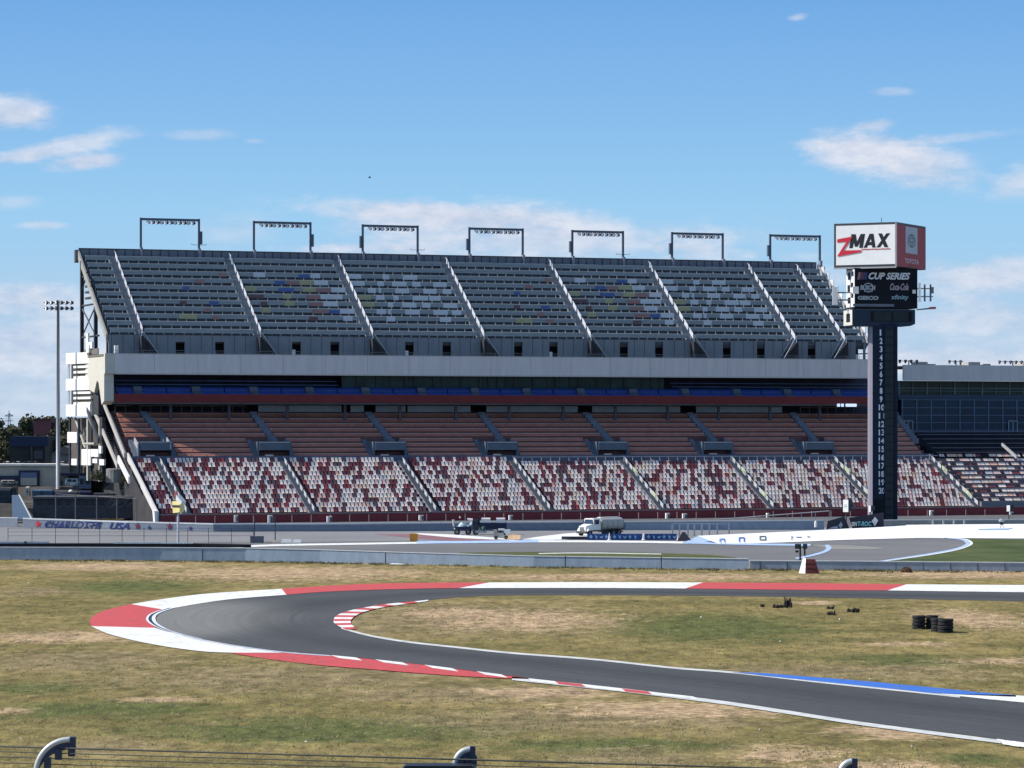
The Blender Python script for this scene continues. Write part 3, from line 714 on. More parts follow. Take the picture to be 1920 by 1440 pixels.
# concourse strip between lower and middle tiers
mb = MB(); mb.prism([(N1, 0), (N1, 9.75), (N1 + .2, 9.75), (N1 + .2, 10.25), (N1 + .45, 10.25), (N1 + .45, 0)], 0.2, TL)
mb.build('concourse_wall', mat('blue_grey_panel', (.09, .11, .16), .6, .15, .6), GS)
mb = MB()    # balustrade in front of the right-hand boxes, with people-less seats showing as coloured bits
tr = right_low
mb.box((tr, N1 - dn + .15, ZL1 - 2 * dz + .9), (TL, N1 - dn + .3, ZL1 - .75), 0)
mb.box((tr, N1 - dn + .10, ZL1 + .18), (TL, N1 - dn + .2, ZL1 + .28), 1)
t = tr
while t < TL:
    mb.box((t, N1 - dn + .12, ZL1 - .75), (t + .07, N1 - dn + .2, ZL1 + .2), 1)
    if rnd.random() < .7: mb.box((t + .5, N1 - dn + .9, ZL1 - .9), (t + .5 + rnd.uniform(.3, .8), N1 - dn + 1.1, ZL1 - rnd.uniform(.2, .5)), rnd.choice([2, 3, 4, 1]))
    t += 1.65
mb.build('box_balustrade', [mat('balustrade_grey', (.14, .14, .17), .7, .1), steel_l, seat_m, cov_b, seat_o], GS)
# --- middle tier ---
M0, M1, ZM0, ZM1, MR = 20.3, 33.0, 10.0, 17.4, 9
mdn = (M1 - M0) / MR; mdz = (ZM1 - ZM0) / MR
mt = MB(); prof = [(M0, 0), (M0, ZM0)]
for r in range(MR): prof += [(M0 + r * mdn, ZM0 + r * mdz + .02), (M0 + (r + 1) * mdn, ZM0 + r * mdz + .02)]
prof += [(M1, ZM1 + .05), (M1 + 7, ZM1 + .05), (M1 + 7, 0)]
mt.prism(prof, 0.3, TL - 1)
sk = MB(); sk.prism([(a, b + .02) for a, b in prof], .22, .3); sk.build('side_skirt', MATS['skirt_dark'], GS)
mid = mt.build('middle_tier', mat('tier_red', (.15, .07, .065), .9, .25, .5), GS)
vom_px = [(290, 0), (512, 1), (728, 1), (938, 1), (1145, 1), (1342, 1), (1532, 1)]
vt = [t_of(x, M0 + 1) for x, _ in vom_px]
a_mid = [t_of(x, M1 - 1) for x in (268, 474, 690, 903, 1098, 1294, 1488, 1680)]
a_bot = [t_of(x, M0 + 5.5) for x in (310, 510, 728, 935, 1138, 1333, 1522, 1710)]
for r in range(MR):
    n = M0 + r * mdn + .35; z = ZM0 + r * mdz; mb = MB()
    fr = (r + .5) / MR
    cuts = []
    for i in range(len(a_mid)):
        c = a_bot[i] + (a_mid[i] - a_bot[i]) * max(0, (fr - .4) / .6) if fr > .4 else a_bot[i]
        cuts.append((c - .75, c + .75))
        if fr < .5 and i < len(vt): cuts.append((vt[i] - 3.6, vt[i] + 3.3))
    cuts.sort(); segs = []; s0 = .6
    for a, b in cuts:
        if a > s0 + .5: segs.append((s0, a))
        s0 = max(s0, b)
    if s0 < TL - 2: segs.append((s0, TL - 1.5))
    for a, b in segs:
        mb.prism([(n - .3, z + .08), (n + .32, z + mdz * .66), (n + .42, z + mdz * .62), (n - .2, z + .04)], a, b, 0)
        mb.prism([(n + .3, z + mdz * .62), (n + .32, z + mdz * .74), (n + .72, z + mdz * .80), (n + .72, z + mdz * .68)], a, b, 1)
        t = a + .2
        while t < b: mb.box((t, n + .02, z), (t + .06, n + .4, z + mdz * .62), 1); t += rnd.choice((1.5, 2.0, 2.5))
    mb.build('bench_row', [red_bench, red_edge], mid)
for i in range(len(a_mid) - 0):
    t0, t1 = a_bot[i], a_mid[i]
    k = 10; mb = MB()
    for j in range(k):
        a = .32 + .68 * j / k; tt = t0 + (t1 - t0) * ((a - .32) / .68); n = M0 + (M1 - M0) * a; z = ZM0 + (ZM1 - ZM0) * a
        mb.box((tt - .62, n, z - .4), (tt + .62, n + (M1 - M0) * .075, z + (ZM1 - ZM0) * .065 + .12))
    mb.build('aisle_stairs', mat('step_blue', (.13, .15, .19), .7, .1), mid)
for i, t in enumerate(vt):
    mb = MB(); n0 = M0 + .15; n1 = M0 + 6.6; z0 = ZM0 - .4; zt = z_of(828.5, t, n0)
    for s in (-1, 1):
        mb.box((t + s * 2.75 - .15, n0, z0), (t + s * 2.75 + .15, n1, zt - .05), 0)
        # stairs flanking
        mb.prism([(n0, z0), (n0, z0 + .5), (n0 + 4.2, ZM0 + 2.9), (n0 + 4.2, z0)], t + s * 3.2 - .35, t + s * 3.2 + .35, 2)
    mb.box((t - 2.6, n0 - .25, zt - 1.35), (t + 2.6, n0, zt), 0)
    mb.box((t - 2.9, n0, zt - .05), (t + 2.9, n1, zt + .05), 0)
    mb.box((t - 2.6, n0 - .3, zt - .12), (t + 2.6, n0 - .25, zt), 3)
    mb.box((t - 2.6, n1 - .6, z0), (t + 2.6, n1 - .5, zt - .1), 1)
    mb.box((t - 2.6, n0 - .2, z0), (t + .2, n0 - .05, z0 + .45), 0); mb.box((t - 1.7, n0 - .45, z0 + .55), (t - .3, n0 - .1, z0 + .85), 3)
    mb.box((t + 1.4, n0 - .2, z0), (t + 2.9, n0 - .05, z0 + .5), 0)
    for s in (-2.75, 2.6):
        if i == 0: mb.hexa([(t + s - .35, n0 - .3, zt - 1.2), (t + s - .15, n0 - .3, zt - 1.2), (t + s - .15, n0 + 2.2, zt - .2), (t + s - .35, n0 + 2.2, zt - .2)],
                           [(t + s - .35, n0 - .3, zt - .3), (t + s - .15, n0 - .3, zt - .3), (t + s - .15, n0 + 2.2, zt + .7), (t + s - .35, n0 + 2.2, zt + .7)], 3)
    mb.build('vomitory', [mat('vomitory_blue', (.085, .12, .16), .6, .12), dark, mat('vomitory_side', (.10, .115, .15), .7, .1), steel_l], GS)
# pale parapet panels and rail at the head of the middle tier
pp = MB()
pal = [(482, 640), (655, 682), (702, 760), (762, 882), (910, 1083), (1108, 1275), (1303, 1466)]
for a, b in pal:
    ta, tb = t_of(a + 2, M1), t_of(b, M1); pp.box((ta, M1 - .1, ZM1 + .1), (tb, M1, ZM1 + 1.15))
pp.build('concourse_parapet', mat('panel_pale_blue', (.25, .31, .35), .6, .1), GS)
rr = MB()
for a, b in ((215, 245), (262, 462), (1500, 1640)):
    ta, tb = t_of(a, M1), t_of(b, M1)
    rr.box((ta, M1 - .1, ZM1 + 1.0), (tb, M1, ZM1 + 1.12)); t = ta
    while t < tb: rr.box((t, M1 - .1, ZM1), (t + .1, M1, ZM1 + 1.0)); t += 1.75
rr.build('concourse_rail', mat('rail_brown', (.12, .10, .11), .6, .1), GS)
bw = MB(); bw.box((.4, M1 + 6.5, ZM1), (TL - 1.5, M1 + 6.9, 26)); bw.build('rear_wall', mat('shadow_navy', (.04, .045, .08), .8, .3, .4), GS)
for x in (320, 430, 539, 647, 750, 855, 955, 1056, 1154, 1252, 1348, 1444, 1537):
    t = t_of(x, 30.6); cl = MB(); cl.box((t - .22, 30.5, 14.6), (t + .22, 30.9, 19.0)); cl.build('support_column', mat('column_grey', (.07, .065, .08), .7, .1), GS)
# suite level
BN = 29.2
TA = -.6
mb = MB(); mb.box((TA, BN - .2, 19.0), (TE, BN, 20.35)); mb.build('balcony_front', red_dark, GS)
mb = MB(); mb.box((TA, BN, 18.7), (TE, M1 + 6.4, 19.0)); mb.build('balcony_slab', conc_d, GS)
mb = MB(); t = 0.4
tt = [t_of(x, 30) for x in (260, 370, 478, 583, 688, 793, 893, 990, 1092, 1190, 1288, 1385, 1480, 1572)]
sm_ = MB(); stp = MB()
for i in range(len(tt) - 1):
    a = tt[i] + .75; b = tt[i + 1] - .75; midt = (a + b) / 2
    for k, (n, z) in enumerate(((BN + .5, 20.3), (BN + 1.9, 21.2))):
        for (c, d) in ((a, midt - .1), (midt + .1, b)):
            sm_.prism([(n, z), (n + .1, z - .55), (n + .6, z - .5), (n + .55, z + .32), (n + .42, z + .34)], c, d, 0)
for i in range(len(tt)):
    stp = MB(); stp.prism([(BN + .2, 19.3), (BN + .2, 20.3), (BN + 1.4, 20.9), (BN + 1.6, 21.6), (BN + 3, 21.8), (BN + 3, 19.3)], tt[i] - .7, tt[i] + .7); stp.build('suite_steps', mat('suite_step', (.10, .12, .16), .7, .1), GS)
for k, (n, z) in enumerate(((BN + .5, 20.3), (BN + 1.9, 21.2))):
    sm_.prism([(n, z), (n + .1, z - .55), (n + .6, z - .5), (n + .55, z + .32), (n + .42, z + .34)], .4, tt[0] - .75, 0)
    sm_.prism([(n, z), (n + .1, z - .55), (n + .6, z - .5), (n + .55, z + .32), (n + .42, z + .34)], tt[-1] + .75, TE - .5, 0)
sm_.build('suite_seats', mat('suite_seat_blue', (.03, .075, .30), .5, .12, .5), GS)
mb = MB(); mb.prism([(BN + .3, 19), (BN + .3, 19.6), (BN + 1.7, 19.7), (BN + 1.7, 20.5), (BN + 3.2, 20.5), (BN + 3.2, 21.5), (BN + 5, 21.5), (BN + 5, 19)], .3, TE - .3)
mb.build('suite_floor', mat('suite_floor', (.06, .085, .24), .8, .2), GS)
ta, tb = t_of(640, 34), t_of(1245, 34)
wn = MB(); wn.box((ta, BN + 4.8, 21.3), (tb, BN + 4.9, 23.6), 0)
wf = MB(); t = ta
while t < tb:
    wf.box((t, BN + 4.6, 21.3), (t + (.45 if rnd.random() < .4 else .15), BN + 4.8, 23.6)); t += rnd.choice((1.6, 2.6, 3.4))
w_ = wn.build('suite_windows', mat('suite_glass', (.035, .085, .095), .3, .4, .35, spec=.2), GS); wf.build('frame', mat('frame_dark', (.07, .08, .1), .6), w_)
for k in range(2):
    bb = MB(); z = 21.9 + .65 * k; n = BN + 3.6 + k * .8
    bb.box((.6, n, z), (ta - 1, n + .1, z + .12)); bb.box((tb + 1, n, z), (TE - 1, n + .1, z + .12)); bb.build('suite_rail', mat('rail_blue', (.09, .16, .38), .6), GS)
# fascia
FN = 28.5
zf1 = z_of(662.3, TA, FN); zf0 = z_of(700.3, TA, FN)
mb = MB(); mb.box((TA, FN, zf0), (TE - .6, FN + .35, zf1))
fa = mb.build('fascia', fascia_m, GS)
mb = MB(); mb.box((TA + .1, FN - .06, zf0 - .12), (TE - .7, FN + .3, zf0 + .1)); mb.build('fascia_drip', mat('drip_light', (.5, .47, .43), .7, .05), fa)
mb = MB(); t = 6.0; mb.box((TA, FN - .015, zf1 - .1), (TE - .6, FN - .004, zf1 - .04))
while t < TE - 2: mb.box((t, FN - .015, zf0 + .1), (t + .05, FN - .004, zf1 - .04)); t += 7.3
mb.build('panel_joint', mat('joint_grey', (.30, .29, .28), .8), fa)
mb = MB(); mb.box((TA, FN + .36, zf0 - .1), (TE - .6, M1 + 6.4, zf0 + .25)); mb.box((TA, FN + .36, zf1 - 1.15), (TE - .6, 37, zf1 - .9)); mb.build('roof_slab', conc_d, GS)
mb = MB()
t = TA
while t < TE - 1:
    mb.box((t, FN + .8, zf1 - .3), (t + .05, FN + .85, zf1 + .55)); t += 2.45
mb.box((TA, FN + .8, zf1 + .5), (TE - .6, FN + .86, zf1 + .56)); mb.box((TA, FN + .8, zf1 + .18), (TE - .6, FN + .86, zf1 + .22))
mb.build('walkway_rail', mat('rail_steel', (.13, .15, .17), .6, .1), GS)
# concourse wall of the upper deck with doorways
UN = 35.6; uz0 = zf1 - .9; uz1 = 30.3
doors = [(338, 0), (412, 0), (556, 1), (628, 0), (768, 1), (838, 0), (972, 0), (1038, 1), (1170, 0), (1236, 0), (1363, 0), (1427, 0), (1522, 0), (1612, 1)]
dt = [(t_of(x, UN), w) for x, w in doors]
mb = MB(); s0 = 0.0
for t, w in dt:
    mb.box((s0, UN, uz0), (t - .78, UN + .3, uz1)); mb.box((t - .78, UN, z_of(641, t, UN)), (t + .78, UN + .3, uz1)); s0 = t + .78
mb.box((s0, UN, uz0), (TE - .5, UN + .3, uz1))
cw = mb.build('upper_concourse_wall', mat('panel_steel', (.17, .195, .22), .65, .12, .5, stretch=(1, 1, .5)), GS)
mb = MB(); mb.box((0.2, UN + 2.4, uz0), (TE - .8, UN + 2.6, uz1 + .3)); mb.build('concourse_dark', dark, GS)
seam = MB(); seam.box((.2, UN - .035, uz1 - .08), (TE - .8, UN - .004, uz1)); t = .5
while t < TE - 1:
    if all(abs(t - d[0]) > 1 for d in dt): seam.box((t, UN - .03, uz0), (t + .06, UN, uz1))
    t += 1.9
seam.build('panel_seam', steel_d, cw)
for t, w in dt:
    if w:
        mb = MB(); mb.box((t - .75, UN + .35, uz0), (t - .1, UN + .5, uz0 + 1.9)); o = mb.build('open_door', white, GS)
mb = MB()
for px in (218,):
    t = t_of(px, 30.5); mb.box((t - .3, 30.4, zf1 - .4), (t + .35, 30.8, zf1 + 1.35))
mb.build('door_leaf', white, GS)
# --- upper tier ---
UR, UN0, UN1, UZ0, UZ1 = 11, 35.9, 56.6, 30.1, 44.3
udn = (UN1 - UN0) / UR; udz = (UZ1 - UZ0) / UR
ut = MB(); prof = [(UN0, UZ0 - .5)]
for r in range(UR): prof += [(UN0 + r * udn, UZ0 + r * udz), (UN0 + (r + 1) * udn, UZ0 + r * udz)]
prof += [(UN1, UZ1), (UN1 + .8, UZ1), (UN1 + .8, UZ1 - .6), (UN0 + .6, UZ0 - 1.2)]
ut.prism(prof, 0, TE)
up = ut.build('upper_tier', mat('tier_dark', (.10, .118, .14), .9, .2, .5), GS)
ua_px = (209, 424, 632, 832, 1024, 1215, 1400, 1490)
ub_px = (262, 484, 690, 900, 1102, 1290, 1482, 1576)
ua = [t_of((a + b) / 2, (UN0 + UN1) / 2) for a, b in zip(ua_px, ub_px)]
pats2 = [(2, [(140, 230, 'w'), (480, 560, 'b'), (570, 640, 'w')]), (3, [(300, 380, 'b'), (390, 480, 'r'), (485, 590, 'y'), (595, 700, 'w')]),
         (4, [(80, 165, 'y'), (330, 445, 'b'), (510, 610, 'y'), (610, 725, 'r'), (725, 830, 'w')]), (5, [(100, 220, 'm'), (360, 425, 'y'), (540, 645, 'r'), (645, 810, 'w')]),
         (6, [(195, 245, 'm'), (375, 450, 'y'), (555, 665, 'r'), (665, 775, 'w')]), (7, [(200, 270, 'y'), (580, 700, 'r'), (710, 790, 'b'), (790, 900, 'w')]), (8, [(560, 625, 'm'), (815, 885, 'w')])]
pats3 = [(2, [(850, 950, 'w'), (1110, 1160, 'w'), (1260, 1370, 'w')]), (3, [(870, 975, 'w'), (1070, 1120, 'w'), (1180, 1290, 'w'), (1330, 1395, 'w'), (1490, 1590, 'w')]),
         (4, [(1000, 1060, 'w'), (1080, 1100, 'w'), (1205, 1310, 'w'), (1415, 1515, 'w'), (1560, 1625, 'w')]), (5, [(915, 1025, 'y'), (1060, 1125, 'w'), (1190, 1230, 'w'), (1335, 1450, 'w'), (1460, 1545, 'w')]),
         (6, [(935, 1050, 'y'), (1150, 1190, 'w'), (1255, 1365, 'w'), (1405, 1470, 'w'), (1565, 1670, 'w')]), (7, [(1065, 1135, 'w'), (1150, 1175, 'w'), (1280, 1390, 'w'), (1490, 1600, 'w'), (1630, 1700, 'w')]),
         (8, [(1140, 1205, 'w'), (1540, 1625, 'w')])]
pats1 = [(2, [(1640, 1700, 'r')]), (3, [(1470, 1530, 'r')]), (4, [(1370, 1420, 'b')]), (6, [(1350, 1400, 'm'), (1570, 1640, 'b')]), (7, [(1530, 1580, 'r')]), (8, [(1345, 1480, 'y'), (1600, 1650, 'r')])]
CI = {'w': 1, 'y': 2, 'b': 3, 'r': 4, 'm': 5}
covers = {}
def tr_px(cx, off, row):        # enlarged-crop column -> t on that row
    n = UN0 + (UR - 1 - row) * udn
    return t_of(off + cx / 4, n)
for pats, off, b0, b1 in ((pats2, 440, 1, 4), (pats3, 440, 2, 5), (pats1, 0, 0, 3)):
    sh = ua[b1] - ua[b0]
    for row, items in pats:
        for a, b, c in items:
            ta, tb = tr_px(a, off, row), tr_px(b, off, row)
            covers.setdefault(row, []).append((ta, tb, c)); covers[row].append((ta + sh, tb + sh, c))
for r in range(UR):
    n = UN0 + r * udn + .1; z = UZ0 + r * udz; mb = MB()
    s0 = .4; segs = []
    for a in ua: segs.append((s0, a - .8)); s0 = a + .75
    segs.append((s0, TE - .4))
    for a, b in segs:
        mb.box((a, n, z + .50), (b, n + .08, z + 1.20), 0)
        mb.prism([(n - .02, z + 1.20), (n + .6, z + 1.26), (n + .6, z + 1.16), (n - .02, z + 1.12)], a, b, 6)
        mb.box((a, n - .03, z + .82), (b, n, z + .90), 6)
        t = a
        while t < b: mb.box((t, n + .08, z), (t + .09, n + .3, z + .5), 6); t += 1.5 + .4 * rnd.random()
    for (a, b, c) in covers.get(UR - 1 - r, []):
        for s, e in segs:
            aa, bb_ = max(a, s), min(b, e)
            if bb_ > aa + .2: mb.box((aa, n - .06, z + .38), (bb_, n - .035, z + 1.18) if c in 'wy' else (bb_, n - .035, z + 1.0), CI[c])
    mb.build('bench_row', [alu, cov_w, cov_y, cov_b, cov_r, mat('cover_maroon', (.14, .07, .08), .6), alu2], up)
for t in ua:
    last = t in ua[-2:]
    aisle(t, UN0, UZ0 + .05, UN1, UZ1 - .1, 1.4, up, mat('rail_lit', (.50, .53, .58), .5, .1), 9, .45, 1.25, .74, mstep=alu_step)
# landing stairs below each aisle
for i, t in enumerate(ua):
    mb = MB(); d = -1 if i >= 6 else 1
    n0 = UN0 - 2.0; zb_ = zf1 - .9
    for s in (0, 1):
        for k in range(8):
            mb.box((t + d * (k * .33 - .2) if d > 0 else t - k * .33 - .2, n0 + s * .0 + .1, zb_), (t + d * (k * .33 - .2) + .45 if d > 0 else t - k * .33 + .25, UN0 - .1, UZ0 - .1 - k * .36), 0)
        break
    hr = MB()
    for nn in (n0, UN0 - .3):
        a = Vector((t - .2, nn, UZ0 + .95)); b = Vector((t + d * 2.7, nn, zb_ + .95))
        hr.tube(a, b, .06, seg=6); hr.tube(a, a - Vector((0, 0, 1.1)), .05, seg=6); hr.tube(b, b - Vector((0, 0, .9)), .05, seg=6)
    st = mb.build('landing_stairs', mat('landing_shade', (.022, .024, .03), .8, .2), GS); hr.build('handrail', mat('rail_lit', (.62, .64, .68), .5) if i >= 6 else steel_l, st)  # near-black step colour carries the triangle of shade at the aisle foot
# wind wall along the top
mb = MB(); mb.box((-.3, UN1 + .55, UZ1 - .9), (TE, UN1 + .65, UZ1 + 1.25)); top = mb.build('top_wind_wall', mat('wind_wall', (.15, .165, .20), .7, .15, .4), GS)
mb = MB(); t = 0
while t < TE: mb.box((t, UN1 + .44, UZ1 + .02), (t + .09, UN1 + .55, UZ1 + 1.2)); t += 1.55
mb.box((-.3, UN1 + .46, UZ1 + 1.18), (TE, UN1 + .75, UZ1 + 1.32)); mb.build('wall_post', steel_d, top)
# raking end beams
for tt_, m_ in ((-.45, mat('beam_tan', (.30, .29, .26), .7, .1)), (TE + .15, steel_l)):
    mb = MB(); mb.hexa([(tt_, UN0 - .4, UZ0 - 1.0), (tt_ + .3, UN0 - .4, UZ0 - 1.0), (tt_ + .3, UN1 + .8, UZ1 - .4), (tt_, UN1 + .8, UZ1 - .4)],
                       [(tt_, UN0 - .4, UZ0 + .25), (tt_ + .3, UN0 - .4, UZ0 + .25), (tt_ + .3, UN1 + .8, UZ1 + 1.0), (tt_, UN1 + .8, UZ1 + 1.0)])
    mb.build('raking_beam', m_, GS)
mb = MB(); mb.box((TE + .5, UN0 - 1, UZ0 - 2), (TE + 1.2, UN1, UZ0 - 1.8))
for k in range(11):
    n = UN0 + k * udn; z = UZ0 + k * udz; mb.box((TE + .5, n, z + .3), (TE + .6, n + 1.5, z + 1.7))
mb.build('end_panels', mat('end_panel_white', (.55, .56, .58), .6, .1), GS)
# steel frame under the left end of the upper deck
mb = MB()
tA = -.2
for n, zt in ((55.0, UZ1 - 1), (44.3, UZ0 + 5.0)):
    mb.box((tA - .28, n - .35, zf1 - .9), (tA + .28, n + .35, zt))
def beam(p, q, r=.12, m=0): mb.tube(p, q, r, seg=6, mi=m)
beam((tA, 55, 30.3), (tA, 44.5, 35.2)); beam((tA, 55, 35.2), (tA, 44.5, 30.3)); beam((tA, 55, 30.2), (tA, 42, 30.2), .18); beam((tA, 55, 35.6), (tA, 44, 35.6), .18)
beam((tA, 49.5, 32.8), (tA, 55, 35.3)); beam((tA, 55, 40.5), (tA, 50.5, 40.5), .15); beam((tA, 55, 38), (tA, 50, 42))
for z in (36.6, 37.6, 38.6, 39.5): mb.box((tA - .1, 46.8 + (z - 36.6) * .3, z), (tA + .5, 52.3 - (39.5 - z) * .0, z + .35), 0)
for t in (20, 40, 60, 80, 100, 120, TE - .5):
    for n, zt in ((55.0, UZ1 - 1.5), (44.3, UZ0 + 4.6)): mb.box((t - .28, n - .35, 0), (t + .28, n + .35, zt))
mb.build('steel_frame', steel_d, GS)
mb = MB(); mb.box((-.9, 57.2, UZ1 - 1.2), (-.3, 58.2, UZ1 + 1.0)); mb.build('corner_box', mat('box_steel', (.12, .14, .18), .6), GS)
# body behind (keeps the stand solid from the side)
mb = MB(); mb.box((1, M1 + 7, 0), (TE - 1, 54, zf1 - 1.2)); mb.build('rear_building', mat('rear_cladding', (.07, .07, .075), .8, .2), GS)
# --- white end building with louvred stair tower ---
mb = MB()
e0, e1 = 28.5, 43.5
ztop = zf1
mb.prism([(e0, zf0), (e0, ztop), (e1 - .2, ztop), (e1 - .2, 21.6), (36.5, 20.6), (34.5, 22.6), (33.2, 22.2), (31.0, 18.6), (29.1, 19.2), (29.1, zf0)], TA - 1.6, TA - .02)
ew = mb.build('end_wall', mat('end_wall_cream', (.52, .50, .43), .7, .08, .7), GS)
mb = MB(); mb.box((TA - 1.7, e0 + 1, ztop - .45), (TA - 1.6, e1, ztop - .1)); mb.box((TA - 1.75, 33, ztop), (TA - 1.6, e1, ztop + .9), 0); mb.build('end_wall_trim', mat('trim_grey', (.14, .13, .11), .8), ew)
mb = MB(); mb.box((TA - 2.2, 38, ztop + .3), (TA - 1.6, 40, ztop + 1.6)); mb.box((TA - 2.0, 36.5, ztop + 1.0), (TA - 1.6, 41, ztop + 2.0)); mb.box((TA - 1.8, 40.5, ztop + 2.0), (TA - 1.5, 42, ztop + 3.6)); mb.build('roof_vent', white, ew)
# louvre tower face: plane from (TA-1.6, 43.5) leaning outward to (TA-5.6, 58)
def face_t(n): return TA - 1.6 - (n - e1) * .17
lv = MB(); dk = MB()
def lbox(mb, n0, n1, z0, z1, d=.25, mi=0):
    a, b = face_t(n0), face_t(n1)
    mb.hexa([(a - d, n0, z0), (b - d, n1, z0), (b, n1, z0), (a, n0, z0)], [(a - d, n0, z1), (b - d, n1, z1), (b, n1, z1), (a, n0, z1)], mi)
def zf(py, n): return z_of(py, face_t(n), n)
nE = 43.6
def n_px(px):    # n on the tower face for a pixel column
    lo, hi = 30.0, 80.0
    for _ in range(40):
        m_ = (lo + hi) / 2; P_ = loc(face_t(m_), m_)
        if 960 + F * P_[0] / P_[1] > px: lo = m_
        else: hi = m_
    return lo
nL, nM, nR = n_px(129), n_px(142), n_px(174)
for y0, y1, a in ((664, 681, nL), (713, 731, nL), (762, 780, nL)):
    lbox(lv, nR, a, zf(y1, nR), zf(y0 - 4, nR), .5)
for y in (687, 697, 707, 736, 746, 756):
    lbox(lv, nR, nM, zf(y + 2.2, nR), zf(y - 2.2, nR), .4)
lbox(dk, nR, nM, zf(762, nR), zf(676, nR), .04)
tw = lv.build('louvre_tower', mat('louvre_white', (.78, .77, .73), .6, .04), GS); dk.build('louvre_recess', mat('recess_olive', (.10, .10, .08), .8), tw)
mb = MB()
for px in (130.5,):
    n = n_px(px); lbox(mb, n, n + .6, zf(775, n), zf(668, n), .1)
mb.build('tower_post', steel_l, tw)
# dark core behind the tower and stair openings
mb = MB(); mb.box((TA - 1.0, 36, 17), (TA - .1, 57, zf1 - 1.2)); mb.build('end_core', mat('core_dark', (.03, .03, .035), .8), GS)
# lower part of the tower: posts, white panels, braces
mb = MB()
Z0 = 6.0
for px, w in ((131, .25), (148, .3), (166, .5), (197, .35)):
    n = n_px(px) if px < 174 else 43.6 - (px - 174) * .42
    a = face_t(n) if px < 174 else TA - 1.2
    mb.box((a - w / 2, n - w, Z0), (a + w / 2, n + w, z_of(785, a, n)), 1 if px in (166, 197) else 0)
mb.tube((TA - 2, 49, z_of(785, TA - 2, 49)), (TA - 1.6, 43, z_of(840, TA - 1.6, 43)), .25, seg=6, mi=1)
mb.tube((TA - 1.6, 43.5, z_of(812, TA, 43)), (TA - 1.6, 50.5, z_of(835, TA, 50)), .12, seg=6, mi=1)
mb.tube((TA - 1.6, 49.5, z_of(832, TA, 50)), (TA - 1.4, 37, z_of(832, TA, 37)), .22, seg=6, mi=1)
mb.tube((TA - 1.4, 41, z_of(785, TA, 41)), (TA - 1.4, 36, z_of(815, TA, 36)), .2, seg=6, mi=1)
mb.build('tower_legs', [steel_d, mat('steel_cream', (.36, .35, .30), .7, .1)], GS)
mb = MB()
def panel(px0, px1, y0, y1, d=0.0, mi=0):
    na = n_px(px0) if px0 < 174 else 43.6 - (px0 - 174) * .42; nb_ = n_px(px1) if px1 < 174 else 43.6 - (px1 - 174) * .42
    ta_ = face_t(na) if px0 < 174 else TA - 1.5; tb_ = face_t(nb_) if px1 < 174 else TA - 1.5
    z1_ = z_of(y0, ta_, na); z0_ = z_of(y1, ta_, na)
    mb.hexa([(ta_ - .3 - d, na, z0_), (tb_ - .3 - d, nb_, z0_), (tb_ - d, nb_, z0_), (ta_ - d, na, z0_)], [(ta_ - .3 - d, na, z1_), (tb_ - .3 - d, nb_, z1_), (tb_ - d, nb_, z1_), (ta_ - d, na, z1_)], mi)
for q_ in ((129.5, 148, 810, 830), (156, 173, 842, 872), (187, 200, 842, 856), (137, 148, 860, 872), (201, 205, 836, 850), (190, 198, 860, 868), (202, 210, 861, 872)):
    mb = MB(); panel(*q_); mb.build('white_panel', MATS['louvre_white'], GS)
mb = MB(); mb.box((TA - .8, 34, Z0), (TA - .2, 58, 16.5)); mb.build('end_undercroft', mat('core_brown', (.06, .05, .045), .8, .3, .4), GS)
# external stair with two raking stringers
mb = MB()
for n0, n1, z0_, z1_, t_, m_ in ((20.6, 38.5, 10.4, 20.4, -.9, 0), (22.5, 40.2, 8.6, 17.8, -1.6, 0), (33, 41.5, 12.6, 17.9, -2.4, 1)):
    mb.hexa([(t_, n0, z0_ - .45), (t_ + .25, n0, z0_ - .45), (t_ + .25, n1, z1_ - .45), (t_, n1, z1_ - .45)], [(t_, n0, z0_ + .45), (t_ + .25, n0, z0_ + .45), (t_ + .25, n1, z1_ + .45), (t_, n1, z1_ + .45)], m_)
for k in range(26):
    a = k / 26; n = 21 + 18 * a; z = 9.2 + 9.6 * a; mb.box((-1.5, n, z), (-.9, n + .5, z + .1), 1)
mb.build('external_stairs', [mat('stringer', (.42, .40, .38), .6, .1), steel_d], GS)
# small boards hung from the balcony on the right: lit signs
mb = MB(); t0 = t_of(1567, BN - .3)
tsg = [t_of(x, BN - .4) for x in (1569.5, 1575, 1577, 1582, 1585.5, 1606)]
for i in range(3): mb.box((tsg[2 * i], BN - .45, z_of(762.5, t0, BN)), (tsg[2 * i + 1], BN - .4, z_of(757, t0, BN)))
e = mat('lit_sign', (.6, .7, .8), .5, .02); e.node_tree.nodes['Principled BSDF'].inputs['Emission Color'].default_value = (.6, .75, 1, 1); e.node_tree.nodes['Principled BSDF'].inputs['Emission Strength'].default_value = .7
mb.build('lit_sign', e, GS)

